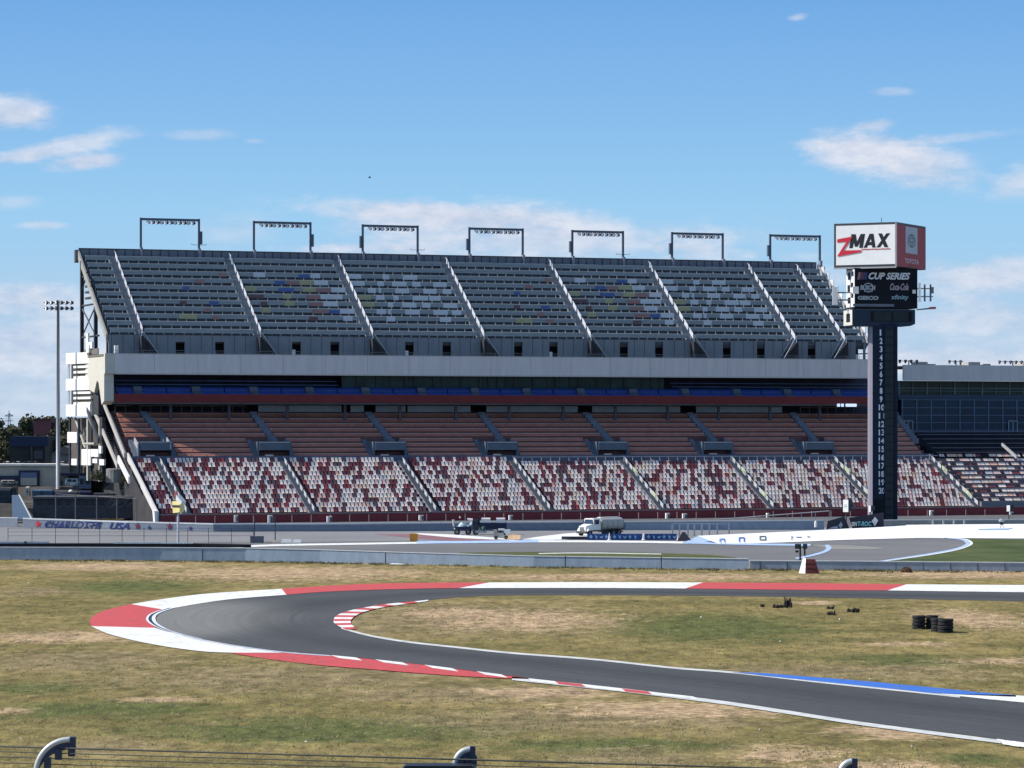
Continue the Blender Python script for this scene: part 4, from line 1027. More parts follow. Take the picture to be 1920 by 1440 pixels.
# ---------------------------------------------------------------- light frames on the stand roof
ords = ['first', 'second', 'third', 'fourth', 'fifth', 'sixth', 'seventh']
LF = None; lf_px = [(264, 373, 408), (476, 582, 414), (680, 783, 420.5), (880, 980, 426), (1073, 1168, 431), (1260, 1355, 435), (1444, 1537, 439)]
def lamp_mesh():
    mb = MB()
    mb.lathe((0, 0, 0), [(.05, .55), (.22, .5), (.36, .12), (.38, 0)], 10, 0, 'y')
    mb.lathe((0, 0, 0), [(.0, .03), (.33, .02), (.36, 0)], 10, 1, 'y')
    return mb
lampm = lamp_mesh()
lamp_glass = mat('lamp_glass', (.92, .92, .95), .4, .02, spec=.5)
for i, (xa, xb, yt) in enumerate(lf_px):
    n = UN1 + .9; ta, tb = t_of(xa, n), t_of(xb, n); W = tb - ta
    p = loc(ta, n); zt = z_of(yt, ta, n); zb_ = UZ1 - 1
    o = thing('floodlight_gantry', '%s floodlight frame from the left on the top edge of the grandstand' % ords[i], 'floodlight gantry', (p[0], p[1], zb_), TH, 'floodlight frames along the top of the grandstand')
    h = zt - zb_
    for x in (0, W):
        mb = MB(); mb.box((x - .17, -.17, 0), (x + .17, .17, h)); mb.box((x - .22, -.7, 0), (x + .22, -.17, 2.6), 1); mb.build('post', [mat('frame_blue_grey', (.07, .09, .13), .5, .1), mat('post_base', (.24, .24, .29), .6)], o)
    mb = MB(); mb.box((.17, -.16, h - .45), (W - .17, .16, h - .05)); mb.build('crossbar', MATS['frame_blue_grey'], o)
    ym = len(lampm.v)
    if i == 0: lme = lampm.mesh('lamp', [steel_d, lamp_glass], True)
    for k in range(11):
        l = bpy.data.objects.new('lamp', lme); COL.objects.link(l); l.parent = o; l.location = (1.2 + k * (W - 2.4) / 10, -.2, h - .75)
        l.rotation_euler = (R(-4), 0, R(-72 if k % 3 else -50))
    bx = (W + .05) if i < 2 else -.05
    mb = MB(); mb.box((bx - (.0 if i < 2 else .5), -.3, h * .28 + 1.2), (bx + (.5 if i < 2 else 0), .3, h * .72)); mb.build('control_box', MATS['frame_blue_grey'], o)
    if i in (0, 2, 4):
        xx = W if i != 2 else W; mb = MB(); mb.tube((xx - 1.3, 0, h * .42), (xx + 1.3, 0, h * .42), .05, seg=5); mb.tube((xx - 1.3, 0, h * .42), (xx - 1.3, 0, h * .42 + .25), .04, seg=5); mb.tube((xx + 1.3, 0, h * .42), (xx + 1.3, 0, h * .42 + .25), .04, seg=5); mb.build('antenna', steel_l, o)

# ---------------------------------------------------------------- catch fences
def fence(name, pxs, yt, yb, label, m, r=.09, rails=(), back=.6, line=None, Yfix=None, zb=0.0):
    o = thing(name, label, 'fence'); tops = []
    for px in pxs:
        if line:
            a = on_line(line, px); X, Y = a[0], a[1] + back
        else: X, Y, _ = g(px, Yfix, zb)
        z1 = H - (yt(px) - HY) * Y / F; z0 = zb
        mb = MB(); mb.tube((X, Y, z0), (X, Y, z1), r, seg=6); mb.build('post', m, o); tops.append((X, Y, z1))
    for f in rails:
        mb = MB()
        for a, b in zip(tops, tops[1:]): mb.tube((a[0], a[1], a[2] * f), (b[0], b[1], b[2] * f), r * .6, seg=5, cap=False)
        mb.build('rail', m, o)
    return o
post_m = mat('fence_post', (.24, .23, .23), .6, .1)
fence('catch_fence', [103, 140, 180, 218, 255], lambda x: 925 + (x - 103) * .06, None, 'tall catch fence with grey posts above the CHARLOTTE wall left of the grandstand', mat('fence_post_dark', (.10, .10, .11), .7, .1), .08, (.985,), .9, OWP)
RW = [(loc(0, -1.6)[0], loc(0, -1.6)[1], 2.0), (loc(70, -1.6)[0], loc(70, -1.6)[1], 2.0), (loc(152, -1.6)[0], loc(152, -1.6)[1], 2.0)]
fence('catch_fence', [331 + 36.1 * k for k in range(43)], lambda x: 967.5 - (x - 330) * .0083, None, 'long catch fence of thin pale posts before the red wall under the seats', mat('fence_post_pale', (.30, .22, .22), .6, .1), .07, (), 0, RW)
fence('inner_fence', [15, 60, 104, 147, 187, 229, 270, 312, 352, 391, 434, 475], lambda x: 990, None, 'thin dark wire fence posts on the near side of the oval at the left', steel_d, .035, (.99, .5, .75), 0, None, 1019)
# gate frames
o = thing('gate', 'pale grey steel gate of upright frames left of the white apron', 'gate')
prev = None
for px in (1261, 1274, 1290, 1302, 1316, 1330, 1345, 1367):
    X, Y, _ = g(px, 1005); mb = MB(); z1 = H - (981 - HY) * Y / F; mb.box((X - .1, Y - .1, 0), (X + .1, Y + .1, z1)); mb.build('upright', steel_l, o)
    if prev:
        mb = MB(); mb.box((prev, Y - .05, z1 - .12), (X, Y + .05, z1)); mb.box((prev, Y - .05, z1 * .45), (X, Y + .05, z1 * .45 + .07)); mb.build('crossrail', steel_l, o)
    prev = X
# sloping ramp railing behind outer wall
o = thing('ramp_railing', 'thin grey railing sloping up to the right in front of the red wall', 'railing')
mb = MB(); a = Vector(at(1345, 974, 492)); b = Vector(at(1555, 958, 492)); mb.tube(a, b, .09, seg=6); mb.tube(a - Vector((0, 0, 1.0)), b - Vector((0, 0, 2.3)), .08, seg=6); mb.build('handrail', steel_l, o)
mb = MB()
for k in range(9):
    p = a.lerp(b, k / 8); mb.tube(p, (p.x, p.y, 0), .05, seg=5)
mb.build('posts', steel_l, o)
# white boxes on the fence line
for i, (px, y0, y1, w) in enumerate(((443, 966, 979, 7), (507, 966, 982, 8), (618, 968, 980, 9), (790, 966, 976, 8), (958, 966, 976, 7), (1252, 962, 977, 7), (1284, 963, 973, 8), (1440, 962, 971, 5), (1747, 957, 967, 7), (1896, 960, 967, 7))):
    a = on_line(RW, px); X, Y = a[0], a[1] - .3; s = Y / F
    w1, z1, z0 = w * s, H - (y0 - HY) * s, H - (y1 - HY) * s
    o = thing('loudspeaker', 'white loudspeaker box hung on the catch fence, number', 'loudspeaker', (X, Y, z0), R(12))
    o['label'] = ['small white loudspeaker on the fence, leftmost under the speckled seats', 'tall white loudspeaker on the fence beside a dark pole, left of centre', 'white loudspeaker on the fence between the left aisle foot and the next aisle', 'white loudspeaker on the fence just left of the white loader', 'white loudspeaker on the fence right of the two white tank boxes', 'tall white cabinet on the fence right of the tank truck', 'small white loudspeaker just right of the tall cabinet behind the gate', 'narrow white loudspeaker above the plain outer wall panels', 'white loudspeaker on the red wall just right of the pylon foot', 'pale loudspeaker on the red wall near the right edge'][i]
    o['group'] = 'white loudspeakers along the catch fence'
    mb = MB(); mb.hexa([(-w1 / 2, 0, 0), (w1 / 2, 0, 0), (w1 / 2, .5, .1), (-w1 / 2, .5, .1)], [(-w1 / 2, -.12, z1 - z0), (w1 / 2, -.12, z1 - z0), (w1 / 2, .5, z1 - z0), (-w1 / 2, .5, z1 - z0)]); mb.build('cabinet', white, o)
    mb = MB(); mb.box((w1 * .05, -.14, .15), (w1 * .45, -.1, (z1 - z0) * .85)); mb.build('grille', conc_d, o)
    mb = MB(); mb.tube((0, .3, -z0), (0, .3, .1), .07, seg=6); mb.build('bracket', post_m, o)

# ---------------------------------------------------------------- scoring pylon
PX, PY_, _ = g(1657, 985)
SP = thing('scoring_pylon', 'tall navy scoring pylon numbered 1 to 20 under a white and red zMAX box sign', 'scoring pylon', (PX, PY_, 0), 0)
s = PY_ / F
def pz(y, d=0): return H - (y - HY) * (PY_ + d) / F
def pxm(x): return (x - 1657) * s
ry = R(-9)
sh = MB(); sh.box((pxm(1636), -.0, 0), (pxm(1683), 3.2, pz(608)))
shaft = sh.build('shaft', shaft_m, SP)
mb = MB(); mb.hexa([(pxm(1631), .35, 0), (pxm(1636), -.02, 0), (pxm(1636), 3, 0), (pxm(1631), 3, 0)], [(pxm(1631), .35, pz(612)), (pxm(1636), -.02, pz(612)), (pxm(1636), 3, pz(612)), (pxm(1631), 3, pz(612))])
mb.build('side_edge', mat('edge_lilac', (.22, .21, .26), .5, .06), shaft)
for i in range(20):
    yc = 624 + i * 15.6
    dg = str(i + 1); wd = .42 if len(dg) == 1 else .92
    text(dg, wd * (.55 if dg == '1' else 1), .92, txt_w, shaft, (pxm(1652) - wd / 2 - (0 if len(dg) > 1 else .1) + .1, -.02, pz(yc + 5.3)), 0, .03, 0, 'numeral', .02)
for i in range(24):
    yc = 624 + i * 15.2
    mb = MB(); mb.box((pxm(1659.5), -.06, pz(yc + 6.3)), (pxm(1675), -.0, pz(yc - 6.2))); mb.build('display_panel', shaft_p, shaft)
mb = MB(); mb.box((pxm(1637), -.06, pz(975)), (pxm(1656), 0, pz(936))); mb.box((pxm(1676.5), -.1, 0), (pxm(1678), 0, pz(612))); mb.box((pxm(1657), -.1, 0), (pxm(1658.4), 0, pz(612))); mb.build('blank_panel', blk, shaft)
# lower cabinet
rot = R(-9)
def cab(name, x0, x1, xs, y0, y1, m, mside, parent, depth=5.0):
    """cabinet turned a little so its left flank (xs..x0) shows"""
    e = bpy.data.objects.new(name, None); COL.objects.link(e); e.parent = parent
    return e
front_w = 120 * s / math.cos(R(9)); side_d = 12 * s / math.sin(R(9)) * .42
def turned(x0, y0, y1, w, d, m, name, parent, bev=0):
    mb = MB(); h = pz(y0) - pz(y1)
    if bev: mb.prism([(0, 0), (0, h), (d, h), (d, 0)], 0, w - bev); mb.hexa([(w - bev, 0, 0), (w - .02, .0, bev * .4), (w - .02, d, bev * .4), (w - bev, d, 0)], [(w - bev, 0, h), (w - .02, 0, h), (w - .02, d, h), (w - bev, d, h)])
    else: mb.box((0, 0, 0), (w, d, h))
    o = mb.build(name, m, parent); o.location = (pxm(x0), -.9, pz(y1)); o.rotation_euler = (0, 0, rz_b); return o
rz_b = R(12)
wB = 120 * s / math.cos(rz_b); dB = 4.2
cup = turned(1602, 503, 578, wB, dB, blk, 'cup_series_board', SP)
hB = pz(503) - pz(578)
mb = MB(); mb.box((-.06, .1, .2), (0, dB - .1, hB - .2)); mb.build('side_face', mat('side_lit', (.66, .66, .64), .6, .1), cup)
mb = MB()
for a, b, c, d in ((.5, 1.4, 4.9, 5.6), (2.0, 3.2, 4.4, 5.5), (.7, 1.9, 3.2, 3.9), (2.2, 3.4, 2.6, 3.6), (.6, 1.6, 1.6, 2.4), (2.1, 3.3, .8, 1.7)): mb.box((-.1, a, c), (-.06, b, d))
mb.build('side_lettering', txt_k, cup)
fx = lambda x: (x - 1602) / 120 * wB
fz = lambda y: pz(y) - pz(578)
text('CUP SERIES', fx(1708) - fx(1628), fz(511) - fz(524), txt_w, cup, (fx(1628), 0, fz(524)), 0, .035, .3)
mb = MB()
for k in range(4):
    a = 1606 + k * 4.6; mb.hexa([(fx(a), -.03, fz(524.5)), (fx(a + 4.2), -.03, fz(524.5)), (fx(a + 4.2), 0, fz(524.5)), (fx(a), 0, fz(524.5))], [(fx(a + 2.5), -.03, fz(511)), (fx(a + 6.7), -.03, fz(511)), (fx(a + 6.7), 0, fz(511)), (fx(a + 2.5), 0, fz(511))], k)
mb.build('emblem', [mat('bar_tan', (.25, .17, .16), .6), mat('bar_red', (.14, .04, .06), .6), mat('bar_violet', (.05, .04, .1), .6), mat('bar_blue', (.02, .04, .12), .6)], cup)
dimtxt = mat('letter_grey', (.30, .34, .38), .6, .05)
text('BUSCH', fx(1641) - fx(1612), fz(535) - fz(544), dimtxt, cup, (fx(1612), 0, fz(544)), 0, .05, .1)
mb = MB()
def ring(mb, cx, cz, rx, rz, th, y=-.03, seg=28, mi=0):
    k = len(mb.v)
    for i in range(seg):
        a = 2 * math.pi * i / seg
        mb.v.append((cx + rx * math.cos(a), y, cz + rz * math.sin(a))); mb.v.append((cx + (rx - th) * math.cos(a), y, cz + (rz - th) * math.sin(a)))
    for i in range(seg):
        j = (i + 1) % seg; mb.f.append((k + 2 * i, k + 2 * j, k + 2 * j + 1, k + 2 * i + 1)); mb.m.append(mi)
ring(mb, fx(1627.5), fz(539.5), .85, .72, .14); mb.hexa([(fx(1620), -.03, fz(547.5)), (fx(1635), -.03, fz(547.5)), (fx(1635), 0, fz(547.5)), (fx(1620), 0, fz(547.5))], [(fx(1619), -.03, fz(545.5)), (fx(1636), -.03, fz(545.5)), (fx(1636), 0, fz(545.5)), (fx(1619), 0, fz(545.5))])
mb.build('emblem', dimtxt, cup)
text('Coca-Cola', fx(1705) - fx(1669), fz(531) - fz(544), mat('letter_mauve', (.30, .26, .30), .6, .05), cup, (fx(1669), 0, fz(544)), 0, .03, .45)
text('GEICO', fx(1647) - fx(1607), fz(555) - fz(562.5), dimtxt, cup, (fx(1607), 0, fz(562.5)), 0, .05, 0)
text('xfinity', fx(1705) - fx(1671), fz(552.5) - fz(563.5), mat('letter_cyan', (.20, .34, .40), .6, .05), cup, (fx(1671), 0, fz(563.5)), 0, .02, .1)
mb = MB(); mb.box((fx(1598), -.25, fz(575)), (fx(1676), 0, fz(570))); mb.build('light_trough', mat('trough', (.09, .11, .15), .5), cup)
mb = MB(); mb.box((-.45, -.3, fz(551)), (fx(1608), .0, fz(538))); mb.box((fx(1712), -.2, fz(550)), (fx(1718), 0, fz(543))); mb.build('radio_unit', white, cup)
low_c = turned(1598, 580, 611, 120 * s / math.cos(rz_b), dB + .4, board_l, 'lower_cabinet', SP, .8)
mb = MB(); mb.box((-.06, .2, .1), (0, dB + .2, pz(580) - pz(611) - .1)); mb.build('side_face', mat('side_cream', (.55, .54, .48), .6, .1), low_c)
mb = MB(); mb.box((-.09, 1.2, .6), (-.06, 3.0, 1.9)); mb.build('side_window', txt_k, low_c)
mb = MB()
for a, b in ((3.3, 6.1), (6.4, 8.8)): mb.box((a, -.03, .75), (b, 0, 2.1))
mb.build('display_panel', shaft_p, low_c)
mb = MB(); mb.box((2.8, -.02, .65), (9.4, .0, 2.2)); mb.build('display_surround', blk, low_c)
# top box sign
al = R(27); cx_, cz_ = pxm(1675.5), 0
wS = 110 * s / math.cos(al); wR = 58 * s / math.sin(al) * 1.27
zb_, zt_ = pz(500, -2), pz(417, -2)
bx = MB(); hS = zt_ - zb_
cornerY = -3.2
c0 = Vector((cx_, cornerY, 0)); dl = Vector((-math.cos(al), math.sin(al), 0)); dr = Vector((math.sin(al), math.cos(al), 0))
p0, p1, p2, p3 = c0, c0 + dl * wS, c0 + dl * wS + dr * wR, c0 + dr * wR
lo = [p + Vector((0, 0, zb_)) for p in (p1, p0, p3, p2)]; hi = [p + Vector((0, 0, zt_)) for p in (p1, p0, p3, p2)]
bx.hexa(lo, hi); sign = bx.build('sign_box', mat('sign_frame', (.045, .05, .06), .5), SP)
nl = Vector((-math.sin(al), -math.cos(al), 0)); nr_ = Vector((math.cos(al), -math.sin(al), 0))
def facebox(p, d, nrm, a, b, z0, z1, off, th, m, name, parent):
    mb = MB(); q0 = p + d * a + nrm * off; q1 = p + d * b + nrm * off; t_ = nrm * th
    mb.hexa([q0 + Vector((0, 0, z0)), q1 + Vector((0, 0, z0)), q1 - t_ + Vector((0, 0, z0)), q0 - t_ + Vector((0, 0, z0))], [q0 + Vector((0, 0, z1)), q1 + Vector((0, 0, z1)), q1 - t_ + Vector((0, 0, z1)), q0 - t_ + Vector((0, 0, z1))])
    return mb.build(name, m, parent)
facebox(p1, -dl, nl, .35, wS - .15, zb_ + .35, zt_ - .35, .06, .05, sign_w, 'white_face', sign)
facebox(p0, dr, nr_, .15, wR - .15, zb_ + .05, zt_ - .35, .06, .05, sign_r, 'red_face', sign)
facebox(p0, dr, nr_, wR * .30, wR * .70, zb_ + hS * .33, zt_ - .45, .09, .03, grey_b, 'grey_banner', sign)
facebox(p0, -nl, nr_, -.12, .12, zb_ - .05, zt_ + .05, .12, .24, mat('corner_trim', (.30, .27, .27), .5), 'corner_trim', sign)
facebox(p1, -dl, nl, .0, wS, zb_ - .22, zb_ - .0, .1, .3, mat('sign_trim', (.34, .34, .36), .5), 'bottom_trim', sign)
def lf(a, z, off=.075): q = p1 - dl * a + nl * off; return (q.x, q.y, z)
rzl = math.atan2(-dl.y, -dl.x)
ua_ = lambda px: (px - 1567) / 113 * wS       # left face metres from its left edge
zc = lambda f: zb_ + hS * f
mk = MB()
def lbar(x0, w_, pts, k_):      # pts in the unit box of one letter
    mk.poly([Vector(lf(x0 + (a + .16 * c) * w_, zc(.435) + c * hS * .315, .08 + .004 * k_)) for a, c in pts])
XL = ua_(1595); LW = (ua_(1670) - ua_(1595)) / 3.12
for i_, (ch, wk) in enumerate((('M', 1.12), ('A', .98), ('X', .98))):
    w_ = LW * wk * .93
    if ch == 'M': P_l = [[(0, 0), (.27, 0), (.27, 1), (0, 1)], [(.73, 0), (1, 0), (1, 1), (.73, 1)], [(.0, 1), (.32, 1), (.62, .1), (.40, .1)], [(.68, 1), (1.0, 1), (.60, .1), (.38, .1)]]
    elif ch == 'A': P_l = [[(0, 0), (.28, 0), (.62, 1), (.34, 1)], [(.72, 0), (1, 0), (.66, 1), (.38, 1)], [(.2, .18), (.8, .18), (.74, .40), (.26, .40)]]
    else: P_l = [[(0, 0), (.32, 0), (1, 1), (.68, 1)], [(.68, 0), (1, 0), (.32, 1), (0, 1)]]
    for j_, q_ in enumerate(P_l): lbar(XL, w_, q_, j_)
    XL += w_ * 1.05
mk.build('lettering', txt_k, sign)
# red italic Z as a shape
zz = MB()
Zp = [(.055, .63), (.315, .70), (.33, .66), (.20, .41), (.37, .39), (.40, .33), (.40, .30), (.06, .245), (.055, .285), (.205, .60), (.07, .565)]
Zp = [(.05, .64), (.30, .695), (.175, .40), (.425, .375), (.44, .33), (.05, .235), (.045, .28), (.18, .60), (.065, .575)]
q = [Vector(lf(wS * a, zc(b), .10)) for a, b in Zp]
# build as three bars to stay convex
def zpoly(pts, off): zz.poly([Vector(lf(wS * a, zc(b), off)) for a, b in pts])
zpoly([(.05, .57), (.235, .585), (.31, .70), (.06, .645)], .125)
zpoly([(.215, .60), (.31, .70), (.155, .38), (.05, .25)], .130)
zpoly([(.05, .25), (.43, .335), (.46, .385), (.14, .385)], .135)
zz.build('letter_z', txt_r, sign)
text('Performance for Everyone Everywhere', ua_(1672) - ua_(1620), hS * .045, txt_r, sign, lf(ua_(1618), zc(.375)), rzl, .03, .1)
rzr = math.atan2(dr.y, dr.x)
def rf(a, z, off=.075): q = p0 + dr * a + nr_ * off; return (q.x, q.y, z)
text('TOYOTA', wR * .48, hS * .11, mat('letter_pinkgrey', (.55, .42, .46), .6), sign, rf(wR * .27, zc(.10)), rzr, .03, 0)
em = MB(); ring(em, 0, 0, wR * .125, hS * .15, .12); ring(em, 0, .12, wR * .10, hS * .055, .10, -.035); ring(em, 0, -.0, wR * .045, hS * .125, .10, -.04)
eo = em.build('emblem', mat('emblem_dark', (.06, .07, .10), .6), sign); eo.location = rf(wR * .5, zc(.62), .1); eo.rotation_euler = (0, 0, rzr)
mb = MB(); mb.tube((pxm(1650), -2, zt_), (pxm(1650), -2, zt_ + .7), .05, seg=5); mb.build('lightning_rod', steel_d, SP)
# antennas on both flanks
an = MB()
an.box((pxm(1563), 1.2, pz(571)), (pxm(1572), 1.6, pz(537)), 0)
for y in (548, 562): an.tube((pxm(1568), 1.5, pz(y)), (pxm(1600), 1.0, pz(y)), .12, seg=6, mi=1)
an.build('antenna_array', [white, mat('antenna_grey', (.12, .13, .16), .6)], SP); an = MB()
an.box((pxm(1722), -.6, pz(566)), (pxm(1725.5), -.2, pz(531)), 0)
for x in (1733, 1744): an.box((pxm(x), .3, pz(565)), (pxm(x + 3), .6, pz(533)), 1)
an.box((pxm(1745), .1, pz(550)), (pxm(1751), .6, pz(538)), 1)
for y in (541, 556): an.tube((pxm(1720), .0, pz(y)), (pxm(1750), .4, pz(y)), .09, seg=6, mi=1)
an.tube((pxm(1718), -.4, pz(581)), (pxm(1754), -.4, pz(577.5)), .1, .16, 6, 1)
an.build('antenna_array', [white, mat('antenna_grey', (.12, .13, .16), .6)], SP)
mb = MB(); mb.tube((pxm(1742), -.4, pz(578)), (pxm(1754), -.4, pz(577.5)), .2, seg=6); mb.build('red_tip', seat_r, SP)

# ---------------------------------------------------------------- suite building to the right of the stand
BB = thing('suite_building', 'glass fronted suite building with grey fascia at the right edge behind the pylon', 'building', (X0, Y0, 0), TH)
tb0 = t_of(1694, 39.5); tb1 = 250; bn = 39.5
zz_ = lambda y, n=bn: z_of(y, tb0, n)
mb = MB(); mb.box((tb0, bn, zz_(712.5)), (tb1, bn + .4, zz_(684))); mb.box((tb0 - 3.2, bn + 3, zz_(712.5)), (tb0 - .3, bn + 3.4, zz_(690)))
mb.build('fascia', fascia_m, BB)
mb = MB(); mb.box((tb0, bn - .05, zz_(713.5)), (tb1, bn, zz_(711.8))); mb.build('fascia_drip', MATS['drip_light'], BB)
mb = MB(); mb.box((tb0, bn + .4, zz_(684) - .5), (tb1, bn + 18, zz_(684) - .2)); mb.build('roof', conc_d, BB)
mb = MB(); mb.box((tb0 - 4, bn + 3.5, 0), (tb1, bn + 16, zz_(714))); mb.build('body', mat('core_navy', (.012, .018, .03), .7, .3), BB)
ug = MB(); ug.box((tb0 + .2, bn + 2.6, zz_(742)), (tb1, bn + 2.8, zz_(713.5))); u_ = ug.build('upper_window', glass2, BB)
fr = MB(); t = tb0 + .2; i = 0
while t < tb1:
    fr.box((t, bn + 2.4, zz_(740)), (t + (.28 if i % 2 == 0 else .14), bn + 2.6, zz_(713.5))); t += 2.85; i += 1
fr.box((tb0, bn + 2.42, zz_(728)), (tb1, bn + 2.58, zz_(726.5))); fr.box((tb0, bn + 2.42, zz_(733)), (tb1, bn + 2.58, zz_(732))); fr.build('mullion', mat('mullion_green', (.13, .17, .17), .6), u_)
mb = MB(); mb.box((tb0, bn + 2.0, zz_(750)), (tb1, bn + 2.4, zz_(740))); mb.build('spandrel', mat('spandrel_blue', (.015, .04, .09), .4, .2), BB)
lg = MB(); lg.box((tb0 + .2, bn + 1.2, zz_(809)), (tb1, bn + 1.4, zz_(748))); l_ = lg.build('curtain_window', glass, BB)
fr = MB(); t = tb0 + .2
while t < tb1: fr.box((t, bn + 1.05, zz_(808)), (t + .2, bn + 1.2, zz_(748))); t += 2.95
for y in (750, 765, 779, 793): fr.box((tb0, bn + 1.07, zz_(y)), (tb1, bn + 1.19, zz_(y - 1.2)))
fr.build('mullion', mull, l_)
mb = MB(); mb.box((tb0 + 2.0, bn + .3, zz_(815)), (tb1, bn + 1.0, zz_(809))); mb.build('sill', mat('sill_pale', (.19, .24, .28), .6), BB)
for px in (1698, 1895):
    t = t_of(px, bn); mb = MB()
    for a, b, c, d in ((0, .15, 0, 2.3), (.9, 1.05, 0, 2.3), (1.8, 1.95, 0, 2.3), (0, 1.95, 2.15, 2.3)): mb.box((t + a, bn + .85, zz_(812) + c), (t + b, bn + 1.0, zz_(812) + d))
    d_ = mb.build('door', mat('door_frame', (.26, .33, .38), .5), BB)
    mb = MB(); mb.box((t + .15, bn + .9, zz_(812)), (t + 1.8, bn + .98, zz_(812) + 2.15)); mb.build('pane', glass, d_)
# roof plant and light racks
for px, w, h in ((1720, 18, 9), (1738, 14, 5), (1811, 27, 9.5), (1838, 18, 6), (1914, 30, 9)):
    t = t_of(px, bn + 4); wm = w * .09; mb = MB(); zr = zz_(686)
    mb.box((t, bn + 3, zr - .3), (t + wm, bn + 6.5, zr + h * .092)); mb.build('roof_unit', mat('roof_unit_grey', (.38, .37, .33), .7, .1), BB)
for px0, px1 in ((1686, 1722), (1779, 1806), (1873, 1925)):
    t0, t1 = t_of(px0, bn + 2), t_of(px1, bn + 2); mb = MB(); zr = zz_(680, bn)
    mb.tube(((t0 + t1) / 2, bn + 2, zr - .8), ((t0 + t1) / 2, bn + 2, zr + .5), .12, seg=6); mb.tube((t0, bn + 2, zr + .35), (t1, bn + 2, zr + .35), .05, seg=5)
    t = t0
    while t < t1: mb.tube((t, bn + 1.8, zr), (t + .25, bn + 2.2, zr + .4), .14, .3, 8); t += 1.15
    mb.build('roof_lights', steel_d, BB)
# its seating: dark benches above, pale seats below
mb = MB(); tb2 = t_of(1742, 30); prof = [(0, 0), (0, 1.3), (1.6, 1.3)]
for r in range(11): prof += [(1.6 + r * 1.65, 1.35 + r * .76), (1.6 + (r + 1) * 1.65, 1.35 + r * .76)]
prof += [(20, 9.4), (20, 0)]
TS = TL + .6
mb.prism(prof, TS, tb1); bl = mb.build('lower_seating_tier', mat('tier_mauve', (.15, .12, .13), .9, .3), BB)
st = MB()
for r in range(12):
    n = 1.6 + r * 1.62 + .7; z = 1.35 + r * .74; t = TS + .8
    while t < tb1 - 1:
        if rnd.random() < .74:
            L_ = rnd.choice((.5, .5, 1.0, 1.6)); mi = rnd.choice((0, 0, 2, 2, 4, 4, 3, 1, 7))
            k = len(st.v); top_ = [(0, .25), (.2, .30), (.42, .50), (.5, .68)]
            for a, b in top_: st.v += [(t, n + a, z + b), (t + L_ * .88, n + a, z + b)]
            for i in range(3): st.f.append((k + 2 * i, k + 2 * i + 1, k + 2 * i + 3, k + 2 * i + 2)); st.m.append(mi)
            t += L_
        else: t += .55
so = st.build('stadium_seats', SEATM, bl); so['kind'] = 'stuff'
mb = MB(); prof = [(20.5, 8), (20.5, 10.0)]
for r in range(6): prof += [(20.5 + r * 2.6, 10.0 + r * .78), (20.5 + (r + 1) * 2.6, 10.0 + r * .78)]
prof += [(36.1, 14), (36.1, 8)]
mb.prism(prof, TS + 1, tb1); um = mb.build('upper_seating_tier', mat('tier_black', (.012, .014, .022), .9, .3), BB)
for r in range(6):
    mb = MB(); n = 20.5 + r * 2.6 + .4; z = 10.0 + r * .78; a = t_of(1742 + (5 - r) * 9 - 30, n)
    mb.box((a, n, z + .42), (tb1, n + .35, z + .52)); mb.build('bench_row', mat('bench_mauve', (.17, .15, .19), .6, .15), um)
mb = MB(); a = t_of(1893, 20); mb.hexa([(a, 17.6, 9.3), (a + .3, 17.6, 9.3), (a + .3, 23, 11.6), (a, 23, 11.6)], [(a, 17.6, 9.8), (a + .3, 17.6, 9.8), (a + .3, 23, 12.1), (a, 23, 12.1)]); mb.build('aisle_rail', steel_l, BB)
mb = MB(); a, b = t_of(1840, 0), tb1; mb.box((a, -.1, 1.5), (b, .6, 2.3)); mb.box((TL + 8, -.25, 0), (tb1, 0, 1.45), 1); mb.build('front_parapet', [mat('parapet_grey', (.13, .15, .18), .7), red_wall], BB)

# ---------------------------------------------------------------- vehicles
def wheel(parent, x, y, r=.5, w=.3, m=None):
    mb = MB(); mb.lathe((x, y - w / 2, r), [(r * .55, 0), (r * .95, 0), (r, .05), (r, w - .05), (r * .95, w), (r * .55, w)], 18, 0, 'y'); o = mb.build('wheel', rubber, parent, True)
    mb = MB(); mb.lathe((x, y - w / 2, r), [(.0, .06), (r * .3, .02), (r * .56, .06), (r * .56, w - .06), (r * .3, w - .02), (0, w - .06)], 14, 0, 'y'); mb.build('rim', mat('rim_grey', (.2, .2, .2), .5), o)
    return o
X, Y, _ = g(1126, 1004.5)
TT = thing('tank_truck', 'white tank truck with pale grey ribbed tank parked facing left on the far track', 'tank truck', (X, Y, 0), R(180 + 44)); TT.scale = (.84,) * 3
# local: +x forward, +y left of the vehicle
L0 = 4.2
mb = MB(); mb.box((-4.4, -.45, .75), (4.2, .45, 1.05)); mb.box((-4.2, -1.1, .55), (-.5, 1.1, .75)); mb.build('chassis', steel_d, TT)
mb = MB(); mb.prism([(-1.15, 1.0), (-1.15, 1.6), (-1.05, 2.75), (-.9, 2.9), (.9, 2.9), (1.05, 2.75), (1.15, 1.6), (1.15, 1.0)], 1.1, 2.7)
mb.hexa([(2.7, -1.1, 1.0), (4.3, -.95, .8), (4.3, .95, .8), (2.7, 1.1, 1.0)], [(2.7, -1.05, 2.05), (4.2, -.75, 1.65), (4.2, .75, 1.65), (2.7, 1.05, 2.05)])
mb.build('cab', truck_w, TT)
mb = MB(); mb.hexa([(2.72, -.95, 2.05), (2.95, -.9, 2.05), (2.95, .9, 2.05), (2.72, .95, 2.05)], [(2.60, -.85, 2.75), (2.71, -.85, 2.72), (2.71, .85, 2.72), (2.60, .85, 2.75)]); mb.build('windscreen', glass, TT)
